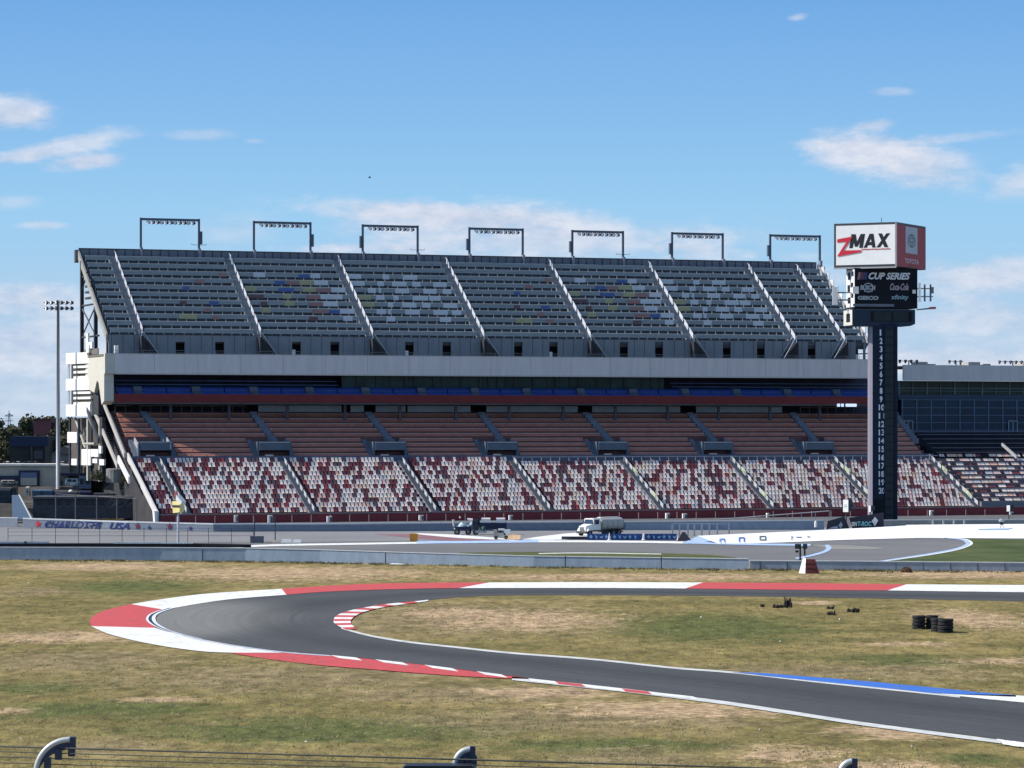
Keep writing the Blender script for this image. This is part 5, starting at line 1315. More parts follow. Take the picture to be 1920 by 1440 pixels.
for sgn in (-1, 1):
    mb = MB(); mb.box((1.5, sgn * 1.13 - .03, 1.95), (2.5, sgn * 1.13 + .03, 2.65)); mb.build('side_window', glass, TT)
    mb = MB(); mb.box((4.22, sgn * .62 - .16, 1.1), (4.34, sgn * .62 + .16, 1.35)); mb.build('headlight', lamp_glass, TT)
    mb = MB(); mb.box((2.55, sgn * 1.35 - .1, 1.9), (2.7, sgn * 1.35 + .1, 2.5)); mb.build('mirror', steel_d, TT)
mb = MB(); mb.box((4.3, -.5, .95), (4.36, .5, 1.5)); mb.build('grille', mat('grille_grey', (.15, .15, .13), .5), TT)
mb = MB(); mb.box((4.2, -1.1, .5), (4.5, 1.1, .85)); mb.build('bumper', steel_d, TT)
mb = MB(); pr = []
for i in range(18):
    a = 2 * math.pi * i / 18; pr.append((1.2 * math.copysign(abs(math.cos(a)) ** .7, math.cos(a)), 1.95 + .98 * math.copysign(abs(math.sin(a)) ** .75, math.sin(a))))
mb.prism(pr, -4.3, .7)
tk = mb.build('tank', tank_m, TT)
for x in (-4.2, -2.9, -1.7, -.5, .6):
    mb = MB(); mb.prism([(a * 1.03, 1.95 + (b - 1.95) * 1.03) for a, b in pr], x - .04, x + .04); mb.build('rib', mat('tank_rib', (.27, .27, .27), .5), tk)
mb = MB(); mb.box((-4.0, -.35, 2.9), (.4, .35, 3.05)); mb.build('walkway', white, tk)
mb = MB(); mb.box((-4.9, -1, 1.0), (-4.35, 1, 2.0)); mb.tube((-4.9, .3, 1.9), (-5.3, .3, 1.2), .2, seg=8); mb.build('pump', mat('pump_grey', (.14, .14, .15), .5), TT)
for x in (3.5,): wheel(TT, x, 1.0); wheel(TT, x, -1.0)
for x in (-1.9, -3.2): wheel(TT, x, .95, .5, .5); wheel(TT, x, -.95, .5, .5)
for sgn in (-1, 1):
    mb = MB(); mb.hexa([(2.8, sgn * 1.0 - .2, 1.05), (4.2, sgn * 1.0 - .2, .85), (4.2, sgn * 1.0 + .2, .85), (2.8, sgn * 1.0 + .2, 1.05)], [(3.0, sgn * 1.0 - .2, 1.3), (4.0, sgn * 1.0 - .2, 1.25), (4.0, sgn * 1.0 + .2, 1.25), (3.0, sgn * 1.0 + .2, 1.3)]); mb.build('mudguard', truck_w, TT)
# billboards in front of the truck
for i, (a, b) in enumerate(((1101, 1141), (1145, 1204), (1209, 1269))):
    pa, pb = g(a, 1013.3), g(b, 1013.3); d = math.dist(pa, pb)
    o = thing('advert_board', ['short blue advert board under the front wheels of the tank truck', 'blue advert board between the two white cones', 'blue advert board right of the right white cone'][i], 'advert board', pa, math.atan2(pb[1] - pa[1], pb[0] - pa[0]), 'blue advert boards along the track edge')
    mb = MB(); mb.box((0, 0, .05), (d, .15, .88)); mb.build('board', bill_b, o)
    mb = MB()
    k = .25; j = 0
    while k < d - .5:
        c = (k + .25, -.02, .48)
        if j % 3 == 0: mb.poly([(c[0] - .22, c[1], c[2]), (c[0], c[1], c[2] - .28), (c[0] + .22, c[1], c[2]), (c[0], c[1], c[2] + .28)])
        elif j % 3 == 1: mb.poly([(c[0] - .2, c[1], c[2] + .25), (c[0] + .02, c[1], c[2] - .28), (c[0] + .12, c[1], c[2] - .28), (c[0] + .18, c[1], c[2] + .25), (c[0] + .05, c[1], c[2] + .05)])
        else: mb.poly([(c[0] - .25, c[1], c[2] + .15), (c[0] - .1, c[1], c[2] - .2), (c[0] + .15, c[1], c[2] - .2), (c[0] + .28, c[1], c[2] + .2), (c[0], c[1], c[2])])
        k += .68; j += 1
    mb.build('emblem', mat('emblem_pale', (.30, .45, .62), .6, .2), o)
for i, (px, py) in enumerate(((1142.5, 1013.3), (1206.5, 1013.3), (1271, 1013.3))):
    X, Y, _ = g(px, py); mb = MB(); mb.lathe((0, 0, 0), [(.30, 0), (.28, .08), (.17, .1), (.04, .95), (0, .97)], 10); o = mb.build('traffic_cone', kwhite); o.location = (X, Y - .5, .05); 
    tag(o, ['white cone left of the middle blue advert board', 'white cone right of the middle blue advert board', 'short white cone at the right end of the blue advert boards'][i], 'cone', 'white cones between the advert boards')
    if i == 2: o.scale = (.8, .8, .6)
# dark wedge right of cones
X, Y, _ = g(1283, 1014); mb = MB(); mb.hexa([(-.9, -.5, 0), (.9, -.5, 0), (.9, .5, 0), (-.9, .5, 0)], [(-.25, 0, 1.1), (.1, 0, 1.1), (.1, .2, 1.1), (-.25, .2, 1.1)])
o = mb.build('barrier_end', banner_k); o.location = (X, Y, .05); tag(o, 'dark pointed barrier end standing right of the blue advert boards', 'barrier end')
pa, pb = g(1053, 1012), g(1101, 1012)
slab('timber_beam', pa, pb, .05, .42, steel_d, 'long low dark beam on the track left of the blue advert boards', 'beam', .5)
# white articulated loader with raised arm
X, Y, _ = g(868, 1003); LO = thing('loader', 'white loader with curved arms left of the dark truck with two white boxes', 'loader', (X, Y, 0), 0)
mb = MB()
P_ = lambda px, py: ((px - 868) * Y / F, 0, H - (py - HY) * Y / F)
mb.box((P_(853, 0)[0], -.6, .7), (P_(884, 0)[0], .6, 1.15), 0); mb.build('chassis', navy, LO)
mb = MB()
for a, b, r in (((853, 993), (861, 986), .22), ((861, 986), (868, 982), .28), ((868, 982), (876, 987), .22), ((857, 992), (864, 992), .28)):
    mb.tube(P_(*a), P_(*b), r, r * .9, 8)
mb.blob(Vector(P_(866, 987)) + Vector((0, 0, 0)), (.6, .5, .45), 0, 10, 6, .05)
mb.build('body', mat('loader_white', (.55, .62, .64), .4, .08), LO)
mb = MB(); mb.tube(P_(873, 990), P_(884, 983), .2, .18, 8); mb.tube(P_(884, 983), P_(886, 975), .2, .2, 8); mb.tube(P_(886, 975), P_(876, 973), .2, .12, 8); mb.build('arm', truck_w, LO)
mb = MB(); mb.tube(P_(850, 974), P_(851, 987), .18, .12, 8); mb.lathe(P_(862.5, 970.5), [(0, -.15), (.16, 0), (0, .25)], 8); mb.build('work_light', tank_m, LO)
wheel(LO, P_(857, 0)[0], -.5, .42); wheel(LO, P_(878, 0)[0], -.5, .42); wheel(LO, P_(857, 0)[0], .6, .42); wheel(LO, P_(878, 0)[0], .6, .42)
# dark truck carrying two white boxes
X, Y, _ = g(920, 1003); DT = thing('flatbed_truck', 'dark navy flatbed truck carrying two white boxes', 'truck', (X, Y, 0), 0)
P_ = lambda px, py, y=0: ((px - 920) * Y / F, y, H - (py - HY) * Y / F)
def pb(name, x0, x1, y0, y1, m, par, d0=-.8, d1=.8):
    a = P_(x0, y1); b = P_(x1, y0); mb = MB(); mb.box((a[0], d0, a[2]), (b[0], d1, b[2])); return mb.build(name, m, par)
pb('bed', 899, 950, 980, 992, navy, DT, -.9, .9); pb('cab', 886, 899, 975, 992, mat('cab_navy', (.015, .02, .04), .4), DT)
pb('windscreen', 887, 896, 977, 984, glass, DT, -.82, -.8); pb('bumper', 893, 913, 994, 999, steel_l, DT, -1.1, -.9); pb('headboard', 897, 899.5, 968, 984, navy, DT)
for a, b in ((902, 919.5), (930.5, 947)):
    x0, x1 = P_(a, 0)[0], P_(b, 0)[0]; z0 = P_(0, 981.5)[2]; z1 = P_(0, 971)[2]
    mb = MB(); mb.prism([(-.7, z0), (-.75, z0 + .1), (-.75, z1 - .12), (-.65, z1), (.65, z1), (.75, z1 - .12), (.75, z0)], x0, x1); mb.build('white_tank', mat('tank_pinkwhite', (.66, .62, .60), .5), DT)
for px in (892, 934, 943): wheel(DT, P_(px, 0)[0], -.8, .42); wheel(DT, P_(px, 0)[0], .8, .42)
mb = MB(); mb.blob(P_(907, 991, -1.0), (.35, .3, .35), 0); mb.tube(P_(901, 989, -1), P_(897, 998, -1), .12, seg=6); mb.build('hose_reel', mat('dull_green', (.04, .09, .07), .7), DT)
# utility cart
X, Y, _ = g(941, 1012); UC = thing('utility_cart', 'small beige and white utility cart in front of the dark truck', 'cart', (X, Y, .05), 0)
P_ = lambda px, py, y=0: ((px - 941) * Y / F, y, H - (py - HY) * Y / F)
beige = mat('cart_beige', (.42, .39, .32), .6, .25, 3)
pb('seat_box', 926, 948, 1000, 1009, beige, UC, -.5, .5); pb('canopy', 934, 946, 992, 995, truck_w, UC, -.6, .6); pb('body', 945, 957, 993.5, 1004, truck_w, UC, -.5, .5); pb('front_panel', 925.5, 932, 994, 1003, beige, UC, -.45, .45)
mb = MB(); mb.box((P_(935, 0)[0], -.05, P_(0, 1003)[2]), (P_(936, 0)[0], .05, P_(0, 994)[2])); mb.box((P_(944, 0)[0], -.05, P_(0, 1003)[2]), (P_(945, 0)[0], .05, P_(0, 994)[2])); mb.build('canopy_post', steel_d, UC)
for px in (930, 949): wheel(UC, P_(px, 0)[0], -.5, .25, .2); wheel(UC, P_(px, 0)[0], .5, .25, .2)
X, Y, _ = g(964, 1012.5); mb = MB(); mb.hexa([(-.9, -.4, 0), (.75, -.4, 0), (.75, .4, .5), (-.7, .4, .6)], [(-.85, -.42, .08), (.8, -.42, .08), (.85, .4, .6), (-.65, .4, .7)]); o = mb.build('plywood_ramp', ply); o.location = (X, Y, .05); tag(o, 'tan plywood ramp lying right of the utility cart', 'ramp')
X, Y, _ = g(776, 1015.5); mb = MB(); mb.hexa([(-.5, -.3, 0), (.5, -.3, 0), (.5, .3, 0), (-.5, .3, 0)], [(-.56, -.28, 1.0), (.56, -.28, 1.0), (.56, .28, 1.0), (-.56, .28, 1.0)]); mb.box((-.5, -.33, .12), (-.38, -.3, .95)); o = mb.build('orange_barrier', orange); o.location = (X, Y, .05); tag(o, 'orange plastic block barrier on the oval left of the loader', 'barrier')
X, Y, _ = g(482, 1018); mb = MB(); mb.box((-.85, -.4, 0), (.85, .4, .78)); mb.box((-.9, -.42, .78), (.9, .42, .84)); mb.box((-.8, -.43, .2), (.8, -.4, .6)); o = mb.build('grey_crate', mat('crate_grey', (.14, .14, .16), .7)); o.location = (X, Y, .05); tag(o, 'dark grey crate on the near side of the oval', 'crate')
for i, (a, b, y0, y1) in enumerate(((497, 523, 1014, 1017.5), (527, 547, 1011.5, 1018), (548, 565, 1012.5, 1018))):
    X, Y, _ = g((a + b) / 2, y1); w = (b - a) * Y / F; h = (y1 - y0) * Y / F
    mb = MB(); mb.hexa([(-w / 2, -.3, 0), (w / 2, -.3, 0), (w / 2, .3, 0), (-w / 2, .3, 0)], [(-w / 2 + .2, -.15, h), (w / 2 - .05, -.15, h), (w / 2 - .05, .2, h), (-w / 2 + .2, .2, h)])
    o = mb.build('foam_block', white if i else conc); o.location = (X, Y, .04); tag(o, ['low grey block just right of the dark crate', 'bright white block right of the dark crate', 'smaller cream block at the right end beside the white one'][i], 'block', 'low blocks beside the grey crate')
o = None

# flag stand on a white pole (yellow caution light, red flag)
X, Y, _ = g(334, 1018); FP = thing('signal_post', 'white pole with yellow signal head and red flag in front of the left seats', 'signal post', (X, Y, 0), R(-38))
P_ = lambda px, py, y=0: ((px - 334) * Y / F, y, H - (py - HY) * Y / F)
mb = MB(); mb.tube((0, 0, 0), P_(334, 960), .16, .13, 8); mb.build('pole', mat('pole_grey', (.50, .52, .56), .5), FP)
yl = mat('signal_yellow', (.85, .70, .28), .6, .15)
mb = MB(); mb.hexa([P_(326, 962, -.4), P_(343, 960, -.4), P_(343, 960, .4), P_(326, 962, .4)], [P_(324, 940, -.4), P_(344, 944, -.4), P_(344, 944, .4), P_(324, 940, .4)]); mb.build('signal_head', yl, FP)
mb = MB(); mb.hexa([P_(333, 937, -.42), P_(347, 946, -.42), P_(347, 946, .4), P_(333, 937, .4)], [P_(335, 928, -.42), P_(349, 940, -.42), P_(349, 940, .4), P_(335, 928, .4)]); mb.build('sun_visor', kwhite, FP)
mb = MB(); mb.box((P_(325, 0)[0], -.45, P_(0, 951)[2]), (P_(344, 0)[0], -.4, P_(0, 947)[2])); mb.build('signal_bar', steel_d, FP)
mb = MB(); mb.hexa([P_(325, 932, -.1), P_(333, 930, -.1), P_(333, 930, .1), P_(325, 932, .1)], [P_(326, 922, -.1), P_(331, 921, -.1), P_(331, 921, .1), P_(326, 922, .1)]); mb.build('flag', seat_r, FP)
# dark light pole in front at x=516
for i, (px, yt, yb) in enumerate(((516, 968, 1017), (477, 972, 1015))):
    X, Y, _ = g(px, yb); mb = MB(); mb.tube((0, 0, 0), (0, 0, H - (yt - HY) * Y / F), .07, seg=6); mb.lathe((0, 0, 0), [(.2, 0), (.2, .08), (.07, .1)], 8); o = mb.build('thin_post', steel_d); o.location = (X, Y, 0)
    tag(o, ['taller thin dark post standing right of the dark crate', 'shorter thin dark post standing behind the dark crate'][i], 'post', 'thin dark posts near the crate')
# signs on the right
for i, (px, y0, y1, w, yb) in enumerate(((1586, 937, 960, 11.5, 990), (1631, 948, 960, 5, 990), (1891, 947.5, 959, 7, 984))):
    X, Y, _ = g(px, yb); s2 = Y / F; z1 = H - (y0 - HY) * s2; z0 = H - (y1 - HY) * s2; w1 = w * s2
    o = thing('marker_sign', ['tall white marker sign on a post left of the pylon', 'narrow white marker sign touching the left side of the pylon', 'small white marker sign near the right edge above the red wall'][i], 'sign', (X, Y, 0), R(-38), 'white marker signs')
    mb = MB(); mb.box((-w1 / 2, -.06, z0), (w1 / 2, .0, z1)); mb.build('panel', sign_w, o)
    mb = MB(); mb.hexa([(w1 / 2, -.06, z0), (w1 / 2 + .3, .5, z0 + .3), (w1 / 2 + .3, .6, z0 + .3), (w1 / 2, .05, z0)], [(w1 / 2, -.06, z1), (w1 / 2 + .3, .5, z1), (w1 / 2 + .3, .6, z1), (w1 / 2, .05, z1)]); mb.build('side', steel_d, o)
    mb = MB(); mb.tube((0, .1, 0), (0, .1, z0 + .2), .09, seg=6); mb.build('post', steel_d, o)
    if i == 0:
        mb = MB(); mb.box((-w1 * .25, -.08, z0 + (z1 - z0) * .55), (w1 * .25, -.06, z0 + (z1 - z0) * .6)); mb.box((-w1 * .3, -.08, z0 + (z1 - z0) * .4), (w1 * .3, -.06, z0 + (z1 - z0) * .46)); mb.build('lettering', dimtxt, o)
# black banners
def quadpx(name, pts, Y, m, parent, th=.1):
    mb = MB(); q = [at(x, y, Y) for x, y in pts]; q2 = [(x, y + th, z) for x, y, z in q]
    mb.hexa([q[0], q[1], q2[1], q2[0]], [q[3], q[2], q2[2], q2[3]]); return mb.build(name, m, parent)
Yb = 456
o = thing('track_banner', 'black banner with turquoise lettering and white diamond left of the pylon foot', 'banner')
quadpx('sheet', [(1600, 996), (1657, 996), (1657, 961), (1592, 971)], Yb, banner_k, o)
mb = MB(); mb.poly([at(1634.5, 977, Yb - .05), at(1640.5, 987, Yb - .05), at(1646.5, 976, Yb - .05), at(1640.5, 969, Yb - .05)]); mb.build('diamond', sign_w, o)
a = at(1596.5, 986.5, Yb - .12); text('SEN', 10.5 * Yb / F, 8 * Yb / F, sign_w, o, a, 0, .04, .1)
a = at(1608, 986.5, Yb - .06); text('T-ROC', 26 * Yb / F, 9 * Yb / F, txt_t, o, a, 0, .04, .1)
o = thing('track_banner', 'smaller black banner with grey emblem, left of the turquoise lettered banner', 'banner')
quadpx('sheet', [(1548, 1000), (1596, 998), (1583, 968), (1552, 977)], Yb + .9, mat('banner_charcoal', (.035, .035, .05), .6, .15), o)
mb = MB(); mb.poly([at(1572, 985, Yb + .5), at(1576, 991, Yb + .5), at(1580.5, 984.5, Yb + .5), at(1577, 978, Yb + .5)]); mb.poly([at(1552, 991.5, Yb + .5), at(1571, 991, Yb + .5), at(1571, 986, Yb + .5), at(1561, 988, Yb + .5)]); mb.build('emblem', grey_b, o)
X, Y, _ = g(1539, 1001); mb = MB(); mb.lathe((0, 0, 0), [(.22, 0), (.22, .7), (.12, .9), (0, .92)], 8); mb2 = mb.build('bollard', kwhite); mb2.location = (X, 455, .7); tag(mb2, 'small white bollard left of the black banners at the apron edge', 'bollard')
# logos painted on the apron
def on_apron(px, py):
    if not on_apron.up: bpy.context.view_layer.update(); on_apron.up = True
    o_ = Vector((0, 0, H)); d_ = (Vector(at(px, py, 400)) - o_).normalized()
    ok, loc_, nrm, _ = APR.ray_cast(o_, d_)
    if not ok: return g(px, py, .12)
    p = loc_ - d_ * 1.2
    return (p.x, p.y, p.z)
on_apron.up = False
for cx, cy, w, h, m in ((1354, 1013, 10, 7, kblue), (1390.5, 1011.5, 11, 9, kblue), (1430, 1008.5, 12, 8, mat('logo_grey', (.10, .14, .14), .7))):
    mb = MB()
    for x0, x1, y0, y1 in ((cx - w / 2, cx - w / 2 + 1.8, cy - h / 2, cy + h / 2), (cx + w / 2 - 1.8, cx + w / 2, cy - h / 2, cy + h / 2), (cx - w / 2 + 1.8, cx + w / 2 - 1.8, cy - h / 2, cy - h / 2 + 1.6)):
        mb.poly([on_apron(x0, y1), on_apron(x1, y1), on_apron(x1, y0), on_apron(x0, y0)])
    if m is not kblue: mb.poly([on_apron(cx - 4.2, cy + 4), on_apron(cx + 4.2, cy + 4), on_apron(cx + 4.2, cy + 2.4), on_apron(cx - 4.2, cy + 2.4)]); 
    tag(mb.build('painted_logo', m), kind='structure')
mb = MB()
for x0, x1, y0, y1 in ((1482, 1487, 1005.5, 1007), (1483, 1484.5, 1007, 1012), (1492, 1503, 1006, 1007.5), (1513, 1518, 1004.5, 1007)):
    mb.poly([on_apron(x0, y1), on_apron(x1, y1), on_apron(x1, y0), on_apron(x0, y0)])
tag(mb.build('painted_logo', mat('logo_pale', (.34, .36, .36), .7)), kind='structure')
mb = MB(); mb.poly([on_apron(1832, 993.3), on_apron(1886, 993.2), on_apron(1900, 989.5), on_apron(1880, 990), on_apron(1836, 991.5)]); tag(mb.build('painted_line', kpale), kind='structure')
X, Y, Z = on_apron(1878, 989.5); o = thing('trackside_camera', 'small covered trackside camera on a tripod standing on the white apron at the right', 'camera', (X, Y, Z), 0)
mb = MB(); mb.blob((0, 0, 1.0), (.42, .3, .28), 0, 9, 6, .12); mb.build('rain_cover', mat('cover_grey', (.30, .32, .34), .7), o)
mb = MB(); mb.box((-.25, -.2, .45), (.25, .2, .85)); mb.build('camera_body', txt_k, o)
for a in (0, 2.1, 4.2):
    mb = MB(); mb.tube((0, 0, .6), (.35 * math.cos(a), .35 * math.sin(a), 0), .05, seg=5); mb.build('leg', steel_l, o)

# ---------------------------------------------------------------- red/white block, light boards, bush by the near wall
X, Y, _ = g(1517, 1075); o = thing('foam_block', 'big red padded block with sunlit white left side against the lower barrier', 'padded block', (X, Y, 0), R(-8))
s3 = Y / F
mb = MB(); W = 35 * s3
mb.hexa([(-.35, -.55, 0), (1.02, -.45, 0), (1.02, .6, 0), (-.35, .6, 0)], [(-.30, -.35, 1.45), (.60, -.30, 1.45), (.60, .5, 1.45), (-.30, .5, 1.45)]); mb.build('red_body', mat('pad_red', (.18, .035, .03), .6, .2, 2), o)
mb = MB(); mb.hexa([(-1.05, .1, 0), (-.37, -.56, 0), (-.37, .6, 0), (-1.05, .6, 0)], [(-.62, .0, 1.6), (-.31, -.36, 1.5), (-.31, .5, 1.5), (-.62, .5, 1.6)]); mb.build('white_side', sign_w, o)
mb = MB(); mb.box((-.36, -.50, .9), (.7, -.47, 1.0)); mb.box((-.36, -.56, .45), (.9, -.52, .52)); mb.build('strap', txt_k, o)
for dx_, z_ in ((-.95, .28), (-.75, .6)):
    pass
X, Y, _ = g(1500.5, 1060); o = thing('light_panel', 'black trackside light panel with two square lamps behind the red and white block', 'light panel', (X, Y, 0), 0); s3 = Y / F
mb = MB(); mb.box((-.09, 0, 0), (.09, .15, 40 * s3)); mb.build('post', txt_k, o)
for x0 in (-10, 5):
    mb = MB(); mb.box((x0 * s3, -.1, 31 * s3), ((x0 + 8) * s3, .1, 40 * s3)); k = mb.build('lamp_head', txt_k, o)
    mb = MB(); mb.box(((x0 + 1) * s3, -.13, 32 * s3), ((x0 + 7) * s3, -.1, 39 * s3)); mb.build('lens', mat('lens_grey', (.05, .05, .055), .3), k)
mb = MB(); mb.box((-9 * s3, 0, 24 * s3), (-3 * s3, .1, 28 * s3)); mb.box((7 * s3, 0, 18 * s3), (10 * s3, .1, 31 * s3)); mb.box((-10 * s3, 0, 33 * s3), (12 * s3, .05, 34 * s3)); mb.build('bracket', txt_k, o)

# ---------------------------------------------------------------- vegetation
def bush(name, c, r, n, m, label, cat='bush', leaf=.12, group=None):
    o = thing(name, label, cat, c, group=group); mb = MB(); rr_ = random.Random(hash(label) % 999)
    rr_ = random.Random(len(label) * 7 + n)
    for i in range(n):
        while True:
            v = Vector((rr_.uniform(-1, 1), rr_.uniform(-1, 1), rr_.uniform(-.2, 1)))
            if .35 < v.length < 1: break
        p = Vector((v.x * r[0], v.y * r[1], max(.02, v.z * r[2]))); a = Vector((rr_.gauss(0, 1), rr_.gauss(0, 1), rr_.gauss(0, 1))).normalized() * leaf; b = a.cross(Vector((rr_.gauss(0, 1), rr_.gauss(0, 1), 1))).normalized() * leaf * .7
        mb.poly([p - a, p + b, p + a, p - b], rr_.randrange(2))
    mb.build('foliage', m, o); mb = MB()
    for k in range(5): a = rr_.uniform(0, 6.28); mb.tube((0, 0, 0), (r[0] * .6 * math.cos(a), r[1] * .6 * math.sin(a), r[2] * .7), .03, .01, 5)
    mb.build('stems', bark, o); return o
X, Y, _ = g(1699, 1073); bush('dry_shrub', (X, Y - .3, 0), (.58, .5, .62), 900, [leaf_br, mat('leaf_tan', (.24, .15, .08), .8, .3)], 'round dry brown tumbleweed against the low barrier at the right', leaf=.07)
weeds = [(112, 1052), (222, 1052), (316, 1051), (398, 1050), (452, 1053), (582, 1054), (628, 1055), (700, 1058), (1622, 1073), (1642, 1074), (1660, 1075), (1795, 1074), (1583, 1071), (1465, 1069), (1340, 1070)]
for i, (x, y) in enumerate(weeds):
    X, Y, _ = g(x, y)
    if i < 4: c_ = ('on the far left', 'left of the CHARLOTTE stars', 'below the first star', 'below the left seats')[i]
    pass
mb = MB(); rr_ = random.Random(3)
for i in range(420):
    if rr_.random() < .3: x, y = weeds[rr_.randrange(len(weeds))]; x += rr_.gauss(0, 8)
    else: x = rr_.uniform(0, 1920); y = None
    # foot of the near walls
    pts_ = nb if x < 1403 else nr
    yb = next((b1 + (b2 - b1) * (x - a1) / (a2 - a1) for (a1, _, b1), (a2, _, b2) in zip(pts_, pts_[1:]) if a1 <= x <= a2), 1066)
    X, Y, _ = g(x, yb + 1.0 + abs(rr_.gauss(0, 1.2)))
    for k in range(9):
        a = rr_.uniform(0, 6.28); h = rr_.uniform(.06, .3); r = rr_.uniform(.05, .35)
        p = Vector((X + rr_.gauss(0, .3), Y + rr_.gauss(0, .15), 0)); q = p + Vector((math.cos(a) * r, math.sin(a) * r * .5, h)); w = Vector((.04, 0, 0))
        mb.poly([p - w, p + w, q], rr_.randrange(3))
w = mb.build('weeds', [leaf_br, mat('weed_straw', (.30, .26, .14), .9), mat('weed_green', (.09, .10, .035), .9)]); tag(w, 'dry weeds growing along the foot of the near concrete barriers', 'weeds', kind='stuff')

# grass tufts over the infield so the turf has real relief
mb = MB(); rr_ = random.Random(8)
import bisect
def inside_road(X, Y):
    px = 960 + F * X / Y; py = HY + F * H / Y
    # between outer kerb line and inner road line, roughly
    if py < 1078: return True
    if 1088 < py < 1131 and px > 520 + 0: return True
    if 160 < px < 700 and 1098 < py < 1232 and (px > 160): return True
    # front straight band
    f = (px - 430) / 1500; ylo = 1216 + f * 190 ; 
    if px > 600:
        yi = 1180 + (px - 600) * .104; yo = 1240 + (px - 600) * .127
        if yi - 4 < py < yo + 26: return True
    return False
for i in range(26000):
    py = 1078 + (1450 - 1078) * rr_.random() ** 1.15; px = rr_.uniform(-40, 1960)
    X, Y, _ = g(px, py)
    if inside_road(X, Y): continue
    h = rr_.uniform(.02, .05); wd = rr_.uniform(.15, .5); dp = rr_.uniform(.1, .4)
    a = rr_.uniform(-.5, .5); c, s_ = math.cos(a) * wd, math.sin(a) * wd
    mb.poly([(X - c, Y - dp, .004), (X + c, Y - dp + s_, .004), (X + c * .6, Y + dp, h), (X - c * .7, Y + dp - s_ * .5, h * .8)], 0)
tuft_m = []
for nm_, c_ in (('tuft_straw', (.50, .41, .22)), ('tuft_olive', (.34, .32, .13)), ('tuft_green', (.24, .26, .09))):
    tm = mat(nm_, c_, .9, .2, 2); nt_ = tm.node_tree; tb = nt_.nodes['Principled BSDF']; tl2 = nt_.nodes.new('ShaderNodeBsdfTranslucent'); ms = nt_.nodes.new('ShaderNodeMixShader'); ms.inputs[0].default_value = .62
    nt_.links.new(tb.inputs['Base Color'].links[0].from_socket, tl2.inputs['Color']); nt_.links.new(tb.outputs[0], ms.inputs[1]); nt_.links.new(tl2.outputs[0], ms.inputs[2]); nt_.links.new(ms.outputs[0], nt_.nodes['Material Output'].inputs['Surface'])
    tuft_m.append(tm)
for i in range(9000):
    py = 1080 + (1450 - 1080) * rr_.random() ** 1.0; px = rr_.uniform(-40, 1960)
    X, Y, _ = g(px, py)
    if inside_road(X, Y): continue
    mi_ = rr_.choice((0, 0, 1, 1, 2)) + 1 if py < 1300 or rr_.random() < .6 else 1; cl = rr_.uniform(.6, 1.4)
    for k in range(4):
        bx0 = X + rr_.gauss(0, .12) * cl; by0 = Y + rr_.gauss(0, .12) * cl; w_ = rr_.uniform(.02, .05); hh_ = rr_.uniform(.05, .13) * cl; lx = rr_.gauss(0, .06)
        mb.poly([(bx0 - w_, by0, 0), (bx0 + w_, by0, 0), (bx0 + lx, by0 + rr_.gauss(0, .05), hh_)], mi_)
tag(mb.build('grass', [grass_m] + tuft_m), 'uneven dry turf tufts across the infield grass', 'grass', kind='stuff')

def tree(x, Y, z0, h, w, label, dens=900, ml=(None, None), seed=1):
    rr = random.Random(seed); o = thing('tree', label, 'tree', (x, Y, z0), group='trees on the skyline at the left')
    mb = MB(); mb.tube((0, 0, 0), (rr.uniform(-.3, .3), 0, h * .55), h * .028, h * .014, 7)
    lobes = []
    for k in range(7):
        a = rr.uniform(0, 6.28); r = rr.uniform(.15, .5) * w; hh = rr.uniform(.35, .88) * h; e = (r * math.cos(a), r * math.sin(a) * .7, hh)
        mb.tube((0, 0, h * rr.uniform(.25, .5)), e, h * .012, h * .004, 5); lobes.append((e, rr.uniform(.18, .34) * w))
    lobes.append(((0, 0, h * .85), .22 * w)); mb.build('trunk', bark, o); cr = MB()
    for i in range(dens):
        (ex, ey, ez), r = lobes[rr.randrange(len(lobes))]
        v = Vector((rr.gauss(0, 1), rr.gauss(0, 1), rr.gauss(0, .8))); v = v.normalized() * r * rr.random() ** .35
        p = Vector((ex, ey, ez)) + v; L_ = h * rr.uniform(.018, .045)
        a = Vector((rr.gauss(0, 1), rr.gauss(0, 1), rr.gauss(0, 1))).normalized() * L_; b = a.cross(Vector((rr.gauss(0, 1), rr.gauss(0, 1), rr.gauss(0, 1)))).normalized() * L_ * .7
        cr.poly([p - a, p + b, p + a, p - b], 0 if rr.random() < .55 else 1)
    cr.build('crown', [leaf_d, leaf_l], o); return o

# ---------------------------------------------------------------- left background
# terrace behind the oval: a bank rising to 6 m
mb = MB()
xl = -260
rows_ = [(497, 0.02), (519, .05), (521, 2.3), (534, 2.5), (537.5, 4.9), (1400, 5.4)]
xr = lambda Y: -57.5 - (Y - 497) * .36 if Y < 600 else -94 - (Y - 600) * .06
NXX = 26
for Yr, z in rows_:
    for i in range(NXX + 1):
        f = i / NXX; x = xl * max(1, Yr / 600) * (1 - f) + xr(Yr) * f; mb.v.append((x, Yr, z + (random.uniform(-.15, .25) if 0 < z < 6 else 0)))
for j in range(len(rows_) - 1):
    for i in range(NXX): k = j * (NXX + 1) + i; mb.f.append((k, k + 1, k + NXX + 2, k + NXX + 1)); mb.m.append(0)
tag(mb.build('terrain', bank_m), kind='structure')
def bgbox(name, px0, px1, y0, y1, Y, m, label=None, cat=None, depth=6, parent=None, tint=None):
    a = at(px0, y1, Y); b = at(px1, y0, Y); mb = MB(); mb.box((a[0], Y, a[2]), (b[0], Y + depth, b[2])); o = mb.build(name, m, parent)
    if label: tag(o, label, cat)
    return o
